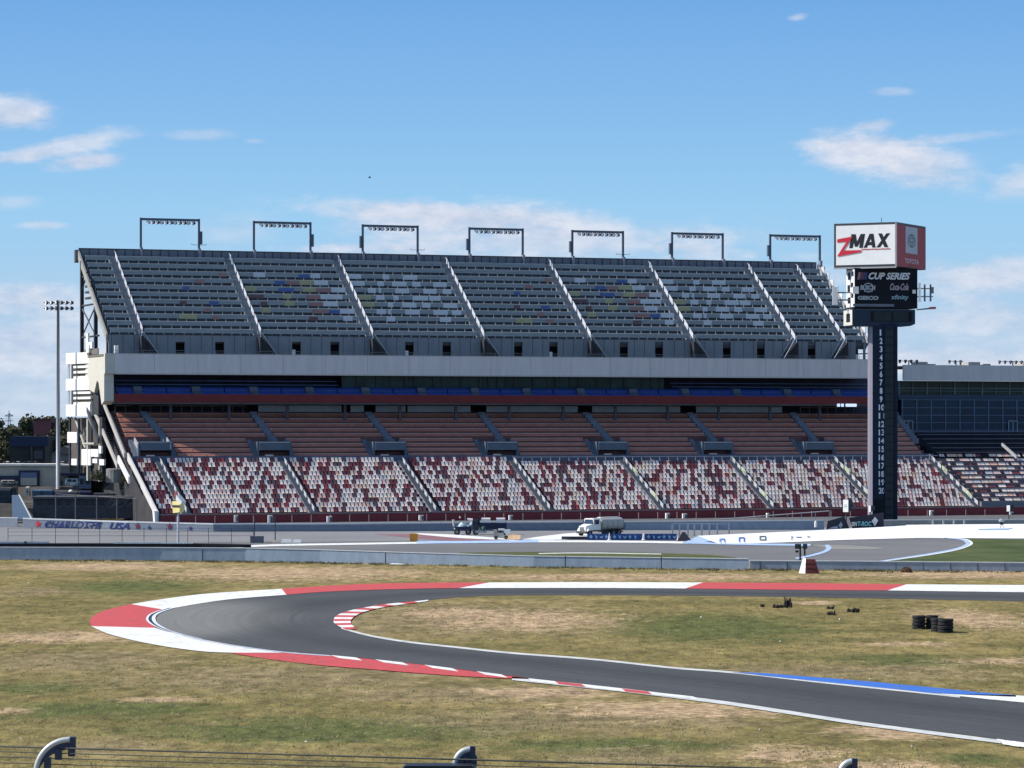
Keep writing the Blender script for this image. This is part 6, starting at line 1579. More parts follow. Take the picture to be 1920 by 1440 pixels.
# low retaining building with blue gate
o = thing('service_building', 'long low tan concrete building with dark blue gate behind the left track wall', 'building')
tanw = mat('tan_wall', (.34, .33, .28), .8, .12, 1.5)
a = at(-40, 915, 540); bgbox('wall', -40, 108, 873, 912, 540, tanw, depth=9, parent=o)
bgbox('wall', 113, 178, 874, 902, 541, mat('tan_wall_b', (.27, .27, .24), .8, .12, 1.5), depth=7, parent=o)
bgbox('coping', -40, 108, 870, 873.5, 539.6, mat('coping_pale', (.62, .60, .54), .7, .1), depth=9.4, parent=o); bgbox('coping', 113, 160, 871, 874, 540.6, MATS['coping_pale'], depth=7.4, parent=o)
gt = bgbox('gate', 35, 74, 882, 915, 539.5, navy, depth=.4, parent=o); bgbox('shutter', 38.5, 69, 886, 896, 539.3, mat('shutter_blue', (.09, .13, .22), .5), depth=.2, parent=gt); bgbox('lower_panel', 38.5, 69, 896, 910, 539.3, tanw, depth=.2, parent=gt)
bgbox('dark_opening', -40, 35, 892, 900, 539.6, navy, depth=.3, parent=o)
# service yard objects
def parked(px, py, Y, w, h, m, label, name='parked_van', cat='van', roof=.62):
    s_ = Y / F; X = (px - 960) * s_; z0 = H - (py - HY) * s_; W = w * s_; Hh = h * s_
    o = thing(name, label, cat, (X, Y, z0), 0)
    mb = MB(); mb.prism([(-.9, .25), (-.9, Hh * .6), (-.8, Hh * .95), (.8, Hh), (.9, Hh * .6), (.9, .25)], -W / 2, W / 2 * roof); mb.hexa([(W / 2 * roof, -.9, .25), (W / 2, -.85, .25), (W / 2, .85, .25), (W / 2 * roof, .9, .25)], [(W / 2 * roof, -.85, Hh * .85), (W / 2 * .95, -.8, Hh * .5), (W / 2 * .95, .8, Hh * .5), (W / 2 * roof, .85, Hh * .85)]); mb.build('body', m, o)
    mb = MB(); mb.box((-W * .35, -.93, Hh * .55), (-W * .05, -.9, Hh * .85)); mb.box((0, -.93, Hh * .55), (W * .25, -.9, Hh * .82)); mb.build('side_window', glass, o)
    for x in (-W * .32, W * .32): wheel(o, x, -.8, .33, .22)
    return o
parked(18, 909, 539, 30, 9, tank_m, 'small silver van parked below the dark opening at the left edge')
parked(137, 913, 538.5, 27, 17, mat('rv_white', (.50, .52, .54), .5, .1), 'white box van parked right of the tall floodlight pole', 'parked_van', 'van', .8)
X_ = at(133, 922, 533); mb = MB(); mb.blob((0, 0, 0), (.42, .42, .35), 0, 12, 8, .0); q_ = mb.build('satellite_dish', kwhite); q_.location = X_; 
mb = MB(); mb.tube((0, .2, -3), (0, .2, 0), .06, seg=5); mb.build('mast', steel_l, q_); tag(q_, 'round white dish below the white box van', 'satellite dish')
o = thing('trailer_building', 'dark blue flat roofed trailer right of the white box van', 'trailer'); bgbox('wall', 148, 171, 893, 916, 535, mat('trailer_blue', (.10, .13, .20), .7, .15), depth=4, parent=o)
bgbox('roof', 111, 172, 887, 892, 537, navy, depth=5, parent=o)
w_ = bgbox('window', 150, 156, 898, 908, 534.9, txt_k, depth=.1, parent=o); bgbox('window', 160, 167, 899, 907, 534.9, txt_k, depth=.1, parent=o)
# row of dark pit equipment on the bank
eq = [(0, 22, 915, 945, darkbox), (24, 32, 912, 935, txt_k), (50, 56, 912, 930, tank_m), (62, 100, 918, 930, mat('tarp_teal', (.05, .11, .17), .7, .2)), (100, 128, 922, 940, navy), (128, 146, 922, 940, darkbox), (150, 172, 920, 938, navy), (176, 205, 924, 940, darkbox), (206, 238, 922, 942, conc_d)]
nm = ['dark green container at the left edge of the bank', 'narrow black cabinet beside the dark green container', 'slim pale cabinet under the blue gate', 'teal tarpaulin covered trailer below the blue gate', 'navy equipment crate right of the teal trailer', 'dark crate directly below the white box van', 'navy crate below the dark blue trailer', 'wide dark crate on the bank right of the navy crates', 'grey crate at the foot of the grandstand end']
for i, (a, b, y0, y1, m) in enumerate(eq):
    Yq = 525; s_ = Yq / F; p = at((a + b) / 2, y1, Yq); W = (b - a) * s_; h = (y1 - y0) * s_
    o = thing('equipment_crate', nm[i], 'crate', (p[0], Yq, p[2]), 0, 'dark equipment on the bank at the left')
    mb = MB(); mb.prism([(-1, 0), (-1, h * .85), (-.8, h), (.8, h), (1, h * .85), (1, 0)], -W / 2, W / 2); mb.build('body', m, o)
    mb = MB(); mb.box((-W / 2 - .03, -1.04, h * .45), (W / 2 + .03, -1.0, h * .52)); mb.box((-W * .1, -1.05, .1), (W * .02, -1.0, h * .8)); mb.build('trim', steel_d, o)
# long shed with small windows
o = thing('pit_shed', 'long low dark shed with small square windows behind the CHARLOTTE wall', 'shed')
bgbox('wall', 62, 268, 934, 972, 512, mat('shed_wall', (.055, .055, .065), .85, .25, .6), depth=6, parent=o)
bgbox('roof', 60, 270, 931, 935, 511.5, mat('shed_roof', (.085, .085, .09), .8, .2), depth=7, parent=o)
for px in (70, 90, 107, 124, 142, 157, 170, 186, 203, 222, 238):
    w_ = bgbox('window', px, px + 8, 939, 949, 511.95, mat('shed_window', (.012, .014, .03), .3), depth=.05, parent=o); bgbox('frame', px - 1, px + 9, 949, 950.2, 511.9, mat('shed_frame', (.12, .12, .12), .8), depth=.1, parent=w_)
# blue tarp slide
o = thing('blue_tarp', 'pale blue tarpaulin sheet hanging down the bank at the far left', 'tarpaulin')
mb = MB(); q = [at(23, 974, 505), at(60, 974, 505), at(36, 928, 520), at(22, 928, 520)]; mb.poly(q); mb.poly([(x, y + .6, z - .2) for x, y, z in reversed(q)])
for i in range(4): a, b = q[i], q[(i + 1) % 4]; mb.poly([a, b, (b[0], b[1] + .6, b[2] - .2), (a[0], a[1] + .6, a[2] - .2)])
mb.build('sheet', skyblue_m, o); mb = MB(); mb.tube(q[1], q[2], .12, seg=6); mb.build('edge_rope', steel_l, o)
# concrete planter drum + shrubs + steps at the foot of the stand end
o = thing('concrete_planter', 'round grey concrete drum at the foot of the external stair', 'planter', at(219, 905, 520)); mb = MB()
mb.lathe((0, 0, 0), [(1.75, 0), (1.75, 2.2), (1.5, 2.3), (0, 2.3)], 18); mb.build('drum', mat('drum_grey', (.20, .20, .19), .8, .2, 1), o)
bush('shrub', at(183, 900, 519), (1.3, 1, 1.7), 500, [leaf_d, leaf_l], 'dark green shrub left of the round concrete drum', leaf=.16)
bush('shrub', at(236, 903, 516), (1.0, 1, 1.4), 380, [leaf_d, leaf_l], 'small green shrub right of the round concrete drum', leaf=.14)
o = thing('palm_debris', 'pile of long pale fronds on the bank at the grandstand foot', 'frond pile', at(233, 925, 508)); mb = MB(); rr_ = random.Random(4)
for k in range(46):
    a = Vector((rr_.uniform(-1.9, 1.6), rr_.uniform(-1, 1), rr_.uniform(-1.6, 1.7))); d = Vector((-1, 0, -.75)) * rr_.uniform(.6, 1.5); w = Vector((.05, 0, .09)); mb.poly([a, a + w, a + d + w, a + d])
mb.build('fronds', mat('frond_pale', (.22, .22, .19), .8, .3), o)
# dark building with navy top, maroon block
o = thing('dark_building', 'dark building with navy top band in front of the trees at the left', 'building'); bgbox('wall', 18, 90, 818, 869, 640, mat('dk_wall', (.028, .032, .03), .8, .3, .3), depth=12, parent=o)
bgbox('top_band', 19, 89, 818, 837, 639.6, mat('navy_band', (.006, .018, .06), .6, .1), depth=.4, parent=o); bgbox('column', 57, 61, 837, 868, 639.6, mat('col_brown', (.07, .06, .055), .8), depth=.4, parent=o); bgbox('column', 84, 90, 837, 868, 639.6, MATS['col_brown'], depth=.4, parent=o)
bgbox('window', 44, 55, 842, 866, 639.8, txt_k, depth=.2, parent=o); bgbox('window', 63, 80, 845, 860, 639.8, mat('win_slate', (.04, .05, .06), .3), depth=.2, parent=o)
o = thing('maroon_building', 'maroon clad block rising in front of the trees behind the tall pole', 'building'); bgbox('wall', 63, 95, 786, 816, 700, mat('maroon_wall', (.14, .055, .06), .8, .2, .3), depth=10, parent=o); bgbox('parapet', 62.5, 95.5, 785, 787, 699.7, mat('maroon_dark', (.08, .03, .03), .8), depth=11, parent=o)
bgbox('side_wing', 95, 103, 792, 818, 701, MATS['maroon_dark'], depth=9, parent=o)
o = thing('shed', 'small pale roofed shed right of the tall floodlight pole', 'shed'); bgbox('wall', 97, 150, 850, 872, 600, mat('grey_shed', (.17, .165, .165), .8, .3, .8), depth=5, parent=o)
mb = MB(); a, b, c = at(96, 851, 599.5), at(151, 851, 599.5), at(120, 836, 599.5); mb.poly([a, b, c]); mb.poly([(x, y + 6, z) for x, y, z in (b, a, c)]); mb.poly([a, c, (c[0], c[1] + 6, c[2]), (a[0], a[1] + 6, a[2])]); mb.poly([c, b, (b[0], b[1] + 6, b[2]), (c[0], c[1] + 6, c[2])]); mb.build('roof', mat('shed_roof_b', (.13, .125, .12), .8, .2), o)
# parked cars line on the wall top
for i, (px, m_, lb_) in enumerate(((15, truck_w, 'white car roof seen over the tan building at the left edge'), (35, steel_l, 'grey car seen over the blue gate'), (67, truck_w, 'white car in the dark yard over the tan building'), (55, darkbox, 'dark car beside the white car over the tan building'), (118, tank_m, 'pale car right of the tall pole behind the coping'))):
    parked(px, 871, 585, 17 if i != 2 else 9, 6, m_, lb_, 'parked_car', 'car', .5)
# power pylon
o = thing('power_pylon', 'small lattice power pylon on the skyline at the far left', 'power pylon', (0, 0, 0)); mb = MB(); Yp = 1300
for a, b in (((13, 830), (16.5, 775)), ((21, 830), (18, 775)), ((14, 812), (20, 795)), ((20, 812), (15, 795)), ((9, 780), (25, 780)), ((10, 789), (24, 789)), ((10.5, 797.5), (24, 797.5)), ((17, 775), (17, 770)), ((9, 780), (17, 776)), ((25, 780), (17, 776))): mb.tube(at(*a, Yp), at(*b, Yp), .16, seg=5)
mb.build('lattice', mat('pylon_steel', (.16, .17, .18), .7), o)
mb = MB()
prev = None
for k in range(25):
    x = -60 + k * 10; y = 781 + 5 * math.sin(k / 24 * math.pi) - (k * .0); p = at(x, y, Yp)
    if prev: mb.tube(prev, p, .035, seg=4, cap=False)
    prev = p
mb.build('wire', steel_d, o)
# trees
tl_ = [(-25, 770, 800, 26, 26), (-5, 783, 830, 22, 20), (12, 803, 700, 24, 15), (30, 797, 760, 30, 17), (44, 782, 820, 30, 19), (58, 780, 860, 36, 21), (78, 779, 900, 40, 21), (97, 774, 820, 30, 22), (112, 781, 850, 34, 19), (128, 783, 780, 28, 18), (146, 784, 820, 30, 18), (165, 786, 840, 30, 19), (182, 790, 800, 26, 18), (104, 800, 660, 16, 12), (8, 826, 650, 20, 9), (122, 815, 650, 14, 9)]
adj = ['leftmost pale tree at the frame edge', 'grey green tree beside the power pylon', 'low tree in front of the pylon base', 'dark tree right of the power pylon', 'rounded dark tree left of the maroon block', 'tree directly behind the maroon block', 'broad tree behind the right of the maroon block', 'tallest tree just left of the floodlight pole', 'tree just right of the floodlight pole', 'bushy tree between pole and stair tower', 'tree behind the left legs of the stair tower', 'tree seen through the stair tower legs', 'tree behind the external stairs', 'low tree in front of the pole base', 'low dark tree left of the dark building', 'small tree right of the pole above the pale shed']
for i, (px, yt, Y, w, h) in enumerate(tl_):
    s_ = Y / F; z1 = H - (yt + 7 - HY) * s_; z0 = 4.6; hh = z1 - z0 + 1.0
    tree((px - 960) * s_, Y, z0, hh, max(w * s_ * 1.5, 5), adj[i], 1500, seed=20 + i)
# tree line filling between
mb = MB(); rr_ = random.Random(2)
for i in range(9000):
    px = rr_.uniform(-120, 215); top_ = 801 + 7 * math.sin(px * .09) + 4 * math.sin(px * .23) + (8 if px < 30 else 0)
    py = top_ + (868 - top_) * rr_.random() ** 1.1; Y = rr_.uniform(860, 900); p = Vector(at(px, py, Y)); L_ = rr_.uniform(.4, 1.1)
    a = Vector((rr_.gauss(0, 1), rr_.gauss(0, 1), rr_.gauss(0, 1))).normalized() * L_; b = a.cross(Vector((rr_.gauss(0, 1), rr_.gauss(0, 1), rr_.gauss(0, 1)))).normalized() * L_ * .7
    mb.poly([p - a, p + b, p + a, p - b], 0 if rr_.random() < .6 else 1)
tag(mb.build('woodland', [leaf_d, leaf_l]), 'dark woodland mass behind the buildings at the left', 'woodland', kind='stuff')
# tall floodlight pole
pz0 = 6.0; Yp = 537; s_ = Yp / F; X = (109 - 960) * s_
o = thing('floodlight_pole', 'tall slim floodlight pole with two rows of six lamps left of the grandstand', 'floodlight pole', (X, Yp, pz0 - 1.5), 0); zt = H - (563 - HY) * s_ - pz0 + 1.5
mb = MB(); mb.tube((0, 0, 0), (0, 0, zt), .38, .22, 12); mb.build('pole', mat('pole_pale', (.22, .24, .28), .45, .08, 1), o, True)
for j in (0, 1):
    mb = MB(); mb.box((-2.4, -.1, zt - .45 - j * .95), (2.4, .1, zt - .33 - j * .95)); mb.build('crossarm', steel_d, o)
    for k in range(6):
        l = bpy.data.objects.new('lamp', lme); COL.objects.link(l); l.parent = o; l.location = (-2.1 + k * .84, -.2, zt - .4 - j * .95); l.rotation_euler = (R(-4), 0, R(-70 if k > 2 else -60)); l.scale = (1, 1, 1)

# ---------------------------------------------------------------- tyres, debris, litter, birds
def tyre_stack(px, py, n, r, label, seed):
    X, Y, _ = g(px, py); rr = random.Random(seed); o = thing('tyre_stack', label, 'tyre stack', (X, Y, 0), rr.uniform(0, 3), 'black tyre stacks on the grass')
    hh = 1.02 / n
    for k in range(n):
        mb = MB(); dx, dy = rr.uniform(-.03, .03), rr.uniform(-.03, .03); rk = r * rr.uniform(.96, 1.02)
        mb.lathe((dx, dy, k * hh), [(rk * .55, .03), (rk * .62, .0), (rk * .93, .01), (rk, .05), (rk, hh * .42), (rk * .985, hh * .46), (rk * .985, hh * .52), (rk, hh * .56), (rk, hh - .06), (rk * .93, hh - .02), (rk * .62, hh - .01), (rk * .55, hh - .04)], 22)
        mb.build('tyre', rubber, o, False)
tyre_stack(1722.5, 1179.5, 4, .50, 'left tyre stack of the group of black stacks on the right grass', 1)
tyre_stack(1747.5, 1179, 4, .47, 'rear middle tyre stack of the group on the right grass', 2)
tyre_stack(1757, 1184.5, 4, .46, 'front middle tyre stack of the group on the right grass', 3)
tyre_stack(1773, 1186, 4, .58, 'right and widest tyre stack of the group on the right grass', 4)
def debris(px, py, w, h, label, seed, spikes=3):
    X, Y, _ = g(px, py); s_ = Y / F; rr = random.Random(seed); mb = MB(); W = w * s_ * 1.1; Hh = h * s_ * 1.5
    n = max(3, int(w / 3))
    for k in range(n):
        x = -W / 2 + W * (k + .5) / n; mb.blob((x, rr.uniform(-.2, .2), Hh * .25), (W / n * .9, .22, Hh * rr.uniform(.2, .45)), 0, 7, 5, .3)
    for k in range(spikes):
        x = rr.uniform(-W / 2, W / 2); mb.tube((x, 0, Hh * .2), (x + rr.uniform(-.25, .25), 0, Hh * rr.uniform(.6, 1.0)), .1, .03, 5)
    o = mb.build('rubber_debris', mat('debris_black', (.018, .014, .012), .9, .4, 4)); o.location = (X, Y, 0); tag(o, label, 'debris', 'dark rubber debris on the infield grass'); return o
debris(1429, 1138, 6, 6, 'smallest round dark lump on the grass, leftmost of the debris', 1, 1)
debris(1463, 1140, 24, 7, 'low long dark debris lying on the grass', 2, 2)
debris(1477, 1139, 12, 14, 'upright torn dark debris at the right end of the long piece', 3, 4)
debris(1556, 1142, 11, 6, 'small brown ragged debris above another dark piece', 4, 2)
debris(1558, 1153, 12, 6, 'small flat dark debris below the brown ragged piece', 5, 1)
debris(1600, 1148, 19, 7, 'curved dark debris strip, rightmost on the grass', 6, 2)
lit = [(54, 1094, 'far left grass above the kerb'), (55, 1202, 'left grass below the red kerb tip'), (39, 1386, 'bottom left grass'), (574, 1392, 'bottom grass left of centre'), (1463, 1204, 'grass between the tracks, right of centre'), (1574, 1162, 'grass right of the small dark debris'), (1315, 1158, 'grass left of the debris'), (1710, 1400, 'bottom right grass below the track'), (1425, 1369, 'grass below the front straight'), (1631, 1274, 'grass above the blue kerb'), (1255, 1075, 'grass by the far barrier'), (1918, 1170, 'grass at the right edge')]
for i, (x, y, d) in enumerate(lit):
    X, Y, _ = g(x, y); mb = MB(); r = .06 if y > 1250 else .09
    mb.blob((0, 0, r * .5), (r * 1.1, r * .8, r * .7), 0, 7, 5, .3); o = mb.build('litter', mat('litter_white', (.75, .72, .62), .7)); o.location = (X, Y, 0); o.rotation_euler = (0, 0, i)
    tag(o, 'tiny white scrap of litter on the ' + d, 'litter', 'scraps of litter on the grass')
X, Y, _ = g(746, 1060); mb = MB(); mb.blob((0, 0, .08), (1.0, .3, .12), 0, 12, 5, .3); o = mb.build('litter', kwhite); o.location = (X, Y, 0); tag(o, 'flat white rubbish lying at the foot of the tall pale barrier left of centre', 'litter')
def bird(px, py, Y, w, label, rot=.4):
    p = at(px, py, Y); o = thing('bird', label, 'bird', p, R(200)); s_ = w * Y / F
    mb = MB(); k = 8
    rings_ = [(-.5, .02, 0), (-.3, .10, 0), (0, .16, 0), (.25, .12, .03), (.38, .09, .06), (.5, .02, .04)]
    for x, r, z in rings_:
        for i in range(k): a = 2 * math.pi * i / k; mb.v.append((x * s_, r * s_ * math.cos(a), z * s_ + r * s_ * math.sin(a)))
    for j in range(len(rings_) - 1):
        for i in range(k): mb.f.append((j * k + i, j * k + (i + 1) % k, (j + 1) * k + (i + 1) % k, (j + 1) * k + i)); mb.m.append(0)
    mb.poly([(-.45 * s_, -.04 * s_, 0), (-.85 * s_, -.16 * s_, .02), (-.85 * s_, .16 * s_, .02), (-.45 * s_, .04 * s_, 0)])
    mb.build('body', mat('bird_dark', (.03, .03, .04), .8), o, True)
    for sg in (-1, 1):
        mb = MB(); mb.poly([(.2 * s_, sg * .1 * s_, .05 * s_), (-.2 * s_, sg * .1 * s_, .05 * s_), (-.15 * s_, sg * .6 * s_, .35 * s_), (-.25 * s_, sg * 1.0 * s_, .3 * s_), (.1 * s_, sg * .6 * s_, .38 * s_)]); mb.build('wing', MATS['bird_dark'], o)
bird(693, 333, 200, 6, 'small dark bird flying high above the grandstand')

# ---------------------------------------------------------------- foreground catch fence with curved post tops
# fence line: Y from 43 to 40, post tops at 10.8 m
ztop_ = 10.8
fpost = [(103, 1387), (868, 1405), (1585, 1428)]
o = thing('catch_fence', 'near catch fence with curved pale posts and thin cables along the bottom edge', 'fence')
fp3 = []
for i, (px, yt) in enumerate(fpost):
    Y = (H - ztop_) * F / (yt - HY); X = (px - 960) / F * Y; fp3.append((X, Y))
    mb = MB(); Rr = (.45, .2, .15)[i]; OF = (.25, .10, .06)[i]; r = .040
    # vertical pipe then quarter arc bending to the right
    cx = X + .02; pts_ = [(X - OF, 3.2), (X - OF, ztop_ - Rr - .25)]
    for k in range(17):
        a = math.pi - (math.pi * .52) * k / 16; pts_.append((X - OF + Rr + Rr * math.cos(a), ztop_ - Rr + Rr * math.sin(a) - .0))
    mb.sweep([(xa, Y, za) for xa, za in pts_], r, 14)
    mb.build('curved_post', galv, o, True)
    mb = MB()
    ex, ez = pts_[-1]
    for (xa, za), (xb, zb3) in list(zip(pts_, pts_[1:]))[5:]:
        mb.hexa([(xa, Y - .02, za - .13), (xb, Y - .02, zb3 - .13), (xb, Y + .02, zb3 - .13), (xa, Y + .02, za - .13)], [(xa, Y - .02, za - .03), (xb, Y - .02, zb3 - .03), (xb, Y + .02, zb3 - .03), (xa, Y + .02, za - .03)])
    for k in (5, 9, 13, 17):
        xa, za = pts_[min(k, len(pts_) - 1)]; mb.box((xa, Y - .06, za - .22), (xa + .09, Y + .02, za - .08))
    mb.box((ex - .02, Y - .05, ez - .13), (ex + .05, Y + .05, ez + .04))
    mb.build('cable_bracket', mat('bracket_navy', (.025, .035, .07), .5), o)
(ax, ay), (bx_, by_) = fp3[0], fp3[2]
for k, dz_ in enumerate((-.11, -.18, -.25, -.33)):
    mb = MB(); f0 = -1.2; f1 = 1.8
    mb.tube((ax + (bx_ - ax) * f0, ay + (by_ - ay) * f0, ztop_ + dz_), (ax + (bx_ - ax) * f1, ay + (by_ - ay) * f1, ztop_ + dz_), .007 if k else .012, seg=5); mb.build('cable', mat('cable_dark', (.04, .045, .04), .6), o)
mb = MB(); mb.box((ax - 14, min(ay, by_) - .6, 0), (bx_ + 14, max(ay, by_) + .6, 3.2)); mb.build('base_wall', conc, o)
# black box by the middle post
Y = fp3[1][1] - .5; a = at(753, 1436, Y); b = at(892, 1436, Y); mb = MB(); W = b[0] - a[0]
pr = [(0, 0), (W, 0), (W, .9 - .05), (W - .05, .9), (.05, .9), (0, .9 - .05)]
k = len(mb.v); mb.v += [(x, 0, z) for x, z in pr] + [(x, .35, z) for x, z in pr]; n = len(pr)
for i in range(n): j = (i + 1) % n; mb.f.append((i, j, n + j, n + i)); mb.m.append(0)
mb.f.append(tuple(range(n))); mb.m.append(0); mb.f.append(tuple(range(2 * n - 1, n - 1, -1))); mb.m.append(0)
o = thing('equipment_box', 'black box with rounded top corners at the bottom edge below the middle curved post', 'equipment box', (a[0], Y, 0), 0)
q_ = mb.build('housing', txt_k, o); q_.location = (0, 0, a[2] - .9); mb = MB(); mb.tube((W / 2, .17, 0), (W / 2, .17, a[2] - .88), .06, seg=8); mb.build('mast', galv, o)

# ---------------------------------------------------------------- world and sun
AZ = R(5); EL = R(40)
sv = Vector((-math.cos(AZ) * math.cos(EL), math.sin(AZ) * math.cos(EL), math.sin(EL)))
sun = bpy.data.lights.new('sun', 'SUN'); sun.energy = 4.6; sun.angle = R(.5); sun.color = (1, .94, .86)
so_ = bpy.data.objects.new('sun', sun); COL.objects.link(so_); so_.rotation_euler = sv.to_track_quat('Z', 'Y').to_euler()
W_ = bpy.data.worlds.new('World'); SC.world = W_; W_.use_nodes = True
nt = W_.node_tree; L = nt.links; bg = nt.nodes['Background']; bg.inputs['Strength'].default_value = .15
sky = nd(nt, 'ShaderNodeTexSky', sky_type='NISHITA'); sky.sun_disc = False; sky.sun_elevation = EL; sky.sun_rotation = -(math.pi / 2 - AZ); sky.air_density = 1.0; sky.dust_density = .4; sky.ozone_density = 1.5
tc = nt.nodes.new('ShaderNodeTexCoord')
sp = nt.nodes.new('ShaderNodeSeparateXYZ'); L.new(tc.outputs['Generated'], sp.inputs[0])
def M(op, a, b=0, clamp=False):
    n = nt.nodes.new('ShaderNodeMath'); n.operation = op; n.use_clamp = clamp
    for i, v in enumerate((a, b)):
        if isinstance(v, (int, float)): n.inputs[i].default_value = v
        else: L.new(v, n.inputs[i])
    return n.outputs[0]
yy_ = M('MAXIMUM', sp.outputs[1], .02)
U = M('DIVIDE', sp.outputs[0], yy_); V = M('DIVIDE', sp.outputs[2], yy_)
ahead = M('GREATER_THAN', sp.outputs[1], .5)
cb = nt.nodes.new('ShaderNodeCombineXYZ'); L.new(U, cb.inputs[0]); L.new(V, cb.inputs[1])
def noise(sx, sy, sc, det=7, ro=.6, dist=0.0):
    mp = nt.nodes.new('ShaderNodeMapping'); mp.inputs['Scale'].default_value = (sx, sy, 1); L.new(cb.outputs[0], mp.inputs['Vector'])
    n = nd(nt, 'ShaderNodeTexNoise', Scale=sc, Detail=float(det), Roughness=ro, Distortion=dist); L.new(mp.outputs[0], n.inputs['Vector']); return n.outputs['Fac']
nA = noise(10, 32, 1.0, 8, .62, .4); nB = noise(34, 90, 1.0, 6, .6)
nD = noise(120, 260, 1.0, 5, .65)
nC = M('ADD', M('ADD', M('MULTIPLY', M('SUBTRACT', nA, .5), 2.2), M('MULTIPLY', M('SUBTRACT', nB, .5), 1.5)), M('MULTIPLY', M('SUBTRACT', nD, .5), .7))
def cloud(px, py, rx, ry, ang, st, soft=1.0):
    u0 = (px - 960) / F; v0 = (HY - py) / F; a = R(ang)
    du = M('SUBTRACT', U, u0); dv = M('SUBTRACT', V, v0)
    p = M('ADD', M('MULTIPLY', du, math.cos(a)), M('MULTIPLY', dv, math.sin(a))); q = M('SUBTRACT', M('MULTIPLY', dv, math.cos(a)), M('MULTIPLY', du, math.sin(a)))
    p = M('MULTIPLY', p, F / rx); q = M('MULTIPLY', q, F / ry)
    r2 = M('ADD', M('MULTIPLY', p, p), M('MULTIPLY', q, q)); v = M('SUBTRACT', 1.0, M('SQRT', r2))
    v = M('ADD', M('MULTIPLY', v, 1.0 / soft), M('MULTIPLY', nC, 1.0)); v = M('ADD', v, .12)
    mr = nt.nodes.new('ShaderNodeMapRange'); mr.interpolation_type = 'SMOOTHSTEP'; L.new(v, mr.inputs[0]); mr.inputs[1].default_value = -.05; mr.inputs[2].default_value = 1.0
    return M('MULTIPLY', mr.outputs[0], min(.95, st * 1.2))
tot = None
for c in ((1600, 277, 140, 40, -4, .8), (1700, 305, 145, 48, -10, .85), (1640, 236, 50, 12, 8, .55), (1570, 290, 90, 40, -15, .6), (1910, 340, 60, 32, 20, .55), (1495, 32, 22, 8, 10, .45), (1670, 172, 34, 8, 0, .3),
          (1770, 262, 120, 10, 6, .35), (30, 212, 95, 36, 0, .8), (120, 275, 130, 20, 12, .65), (158, 304, 78, 17, 6, .75), (30, 295, 70, 14, 5, .5), (380, 252, 80, 12, 0, .3), (478, 264, 24, 6, 0, .35),
          (780, 398, 260, 30, -3, .78), (960, 412, 240, 44, -3, .7), (1050, 448, 480, 54, 0, .7), (640, 470, 150, 14, 0, .5), (80, 422, 50, 9, 0, .5), (30, 380, 60, 14, 0, .3), (700, 465, 160, 12, 0, .5), (1300, 465, 120, 30, -8, .5), (440, 430, 100, 40, 0, .28),
          (60, 560, 190, 44, 0, .72), (60, 640, 260, 60, 0, .62), (120, 720, 300, 60, 0, .45), (1850, 525, 250, 50, 0, .75), (1860, 600, 280, 66, 0, .62), (1820, 700, 300, 60, 0, .6), (1860, 500, 90, 22, 10, .5), (1800, 670, 260, 40, 0, .55), (1560, 520, 120, 30, 0, .4), (1500, 480, 60, 15, 0, .3)):
    v = cloud(*c); tot = v if tot is None else M('ADD', tot, M('MULTIPLY', v, M('SUBTRACT', 1.0, tot)))
hz = nt.nodes.new('ShaderNodeMapRange'); L.new(V, hz.inputs[0]); hz.inputs[1].default_value = .06; hz.inputs[2].default_value = -.002; hz.interpolation_type = 'SMOOTHSTEP'
tot = M('MAXIMUM', tot, M('MULTIPLY', hz.outputs[0], .55))
tot = M('MULTIPLY', tot, ahead, True)
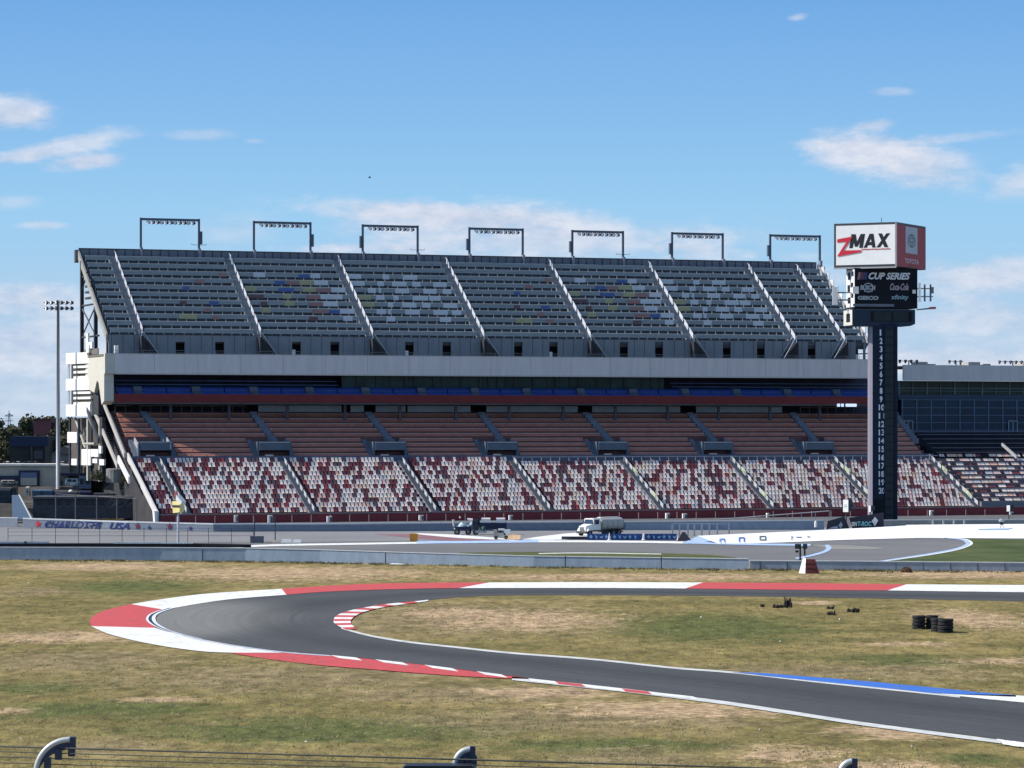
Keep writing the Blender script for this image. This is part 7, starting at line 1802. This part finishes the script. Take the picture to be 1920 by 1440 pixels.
# the blue of the clear air by height above the horizon
cr = nt.nodes.new('ShaderNodeValToRGB'); el_ = cr.color_ramp.elements
mr = nt.nodes.new('ShaderNodeMapRange'); L.new(sp.outputs[2], mr.inputs[0]); mr.inputs[1].default_value = 0; mr.inputs[2].default_value = .14; L.new(mr.outputs[0], cr.inputs['Fac'])
SKY_S = 6.1
stops = [(0, (.44, .60, .76)), (.24, (.40, .60, .80)), (.48, (.32, .59, .85)), (.70, (.235, .485, .81)), (.95, (.165, .39, .755)), (1.0, (.16, .385, .75))]
el_[0].position = 0; el_[0].color = (*stops[0][1], 1); el_[1].position = 1; el_[1].color = (*stops[-1][1], 1)
for p, c in stops[1:-1]: e = el_.new(p); e.color = (*c, 1)
gain = nd(nt, 'ShaderNodeMix', data_type='RGBA', blend_type='MULTIPLY'); gain.inputs[0].default_value = 1; L.new(cr.outputs[0], gain.inputs[6]); gain.inputs[7].default_value = (SKY_S * .85, SKY_S * .85, SKY_S * .85, 1)
lowm = nt.nodes.new('ShaderNodeMapRange'); L.new(sp.outputs[2], lowm.inputs[0]); lowm.inputs[1].default_value = .15; lowm.inputs[2].default_value = .5; lowm.inputs[3].default_value = 1; lowm.inputs[4].default_value = 0
m1 = nd(nt, 'ShaderNodeMix', data_type='RGBA'); L.new(lowm.outputs[0], m1.inputs[0]); L.new(sky.outputs[0], m1.inputs[6]); L.new(gain.outputs[2], m1.inputs[7])
m2 = nd(nt, 'ShaderNodeMix', data_type='RGBA'); L.new(tot, m2.inputs[0]); L.new(m1.outputs[2], m2.inputs[6]); 
cc = nt.nodes.new('ShaderNodeValToRGB'); L.new(M('ADD', M('MULTIPLY', nB, .6), M('MULTIPLY', nD, .4)), cc.inputs['Fac'])
cc.color_ramp.elements[0].position = .38; cc.color_ramp.elements[0].color = (.50, .59, .75, 1); cc.color_ramp.elements[1].position = .60; cc.color_ramp.elements[1].color = (.72, .76, .86, 1)
cg = nd(nt, 'ShaderNodeMix', data_type='RGBA', blend_type='MULTIPLY'); cg.inputs[0].default_value = 1; L.new(cc.outputs[0], cg.inputs[6]); cg.inputs[7].default_value = (SKY_S * .85, SKY_S * .85, SKY_S * .85, 1)
L.new(cg.outputs[2], m2.inputs[7])
L.new(m2.outputs[2], bg.inputs['Color'])
SC.view_settings.view_transform = 'Standard'; SC.view_settings.look = 'None'; SC.view_settings.gamma = 1; SC.view_settings.exposure = .42
SC.render.engine = 'CYCLES'
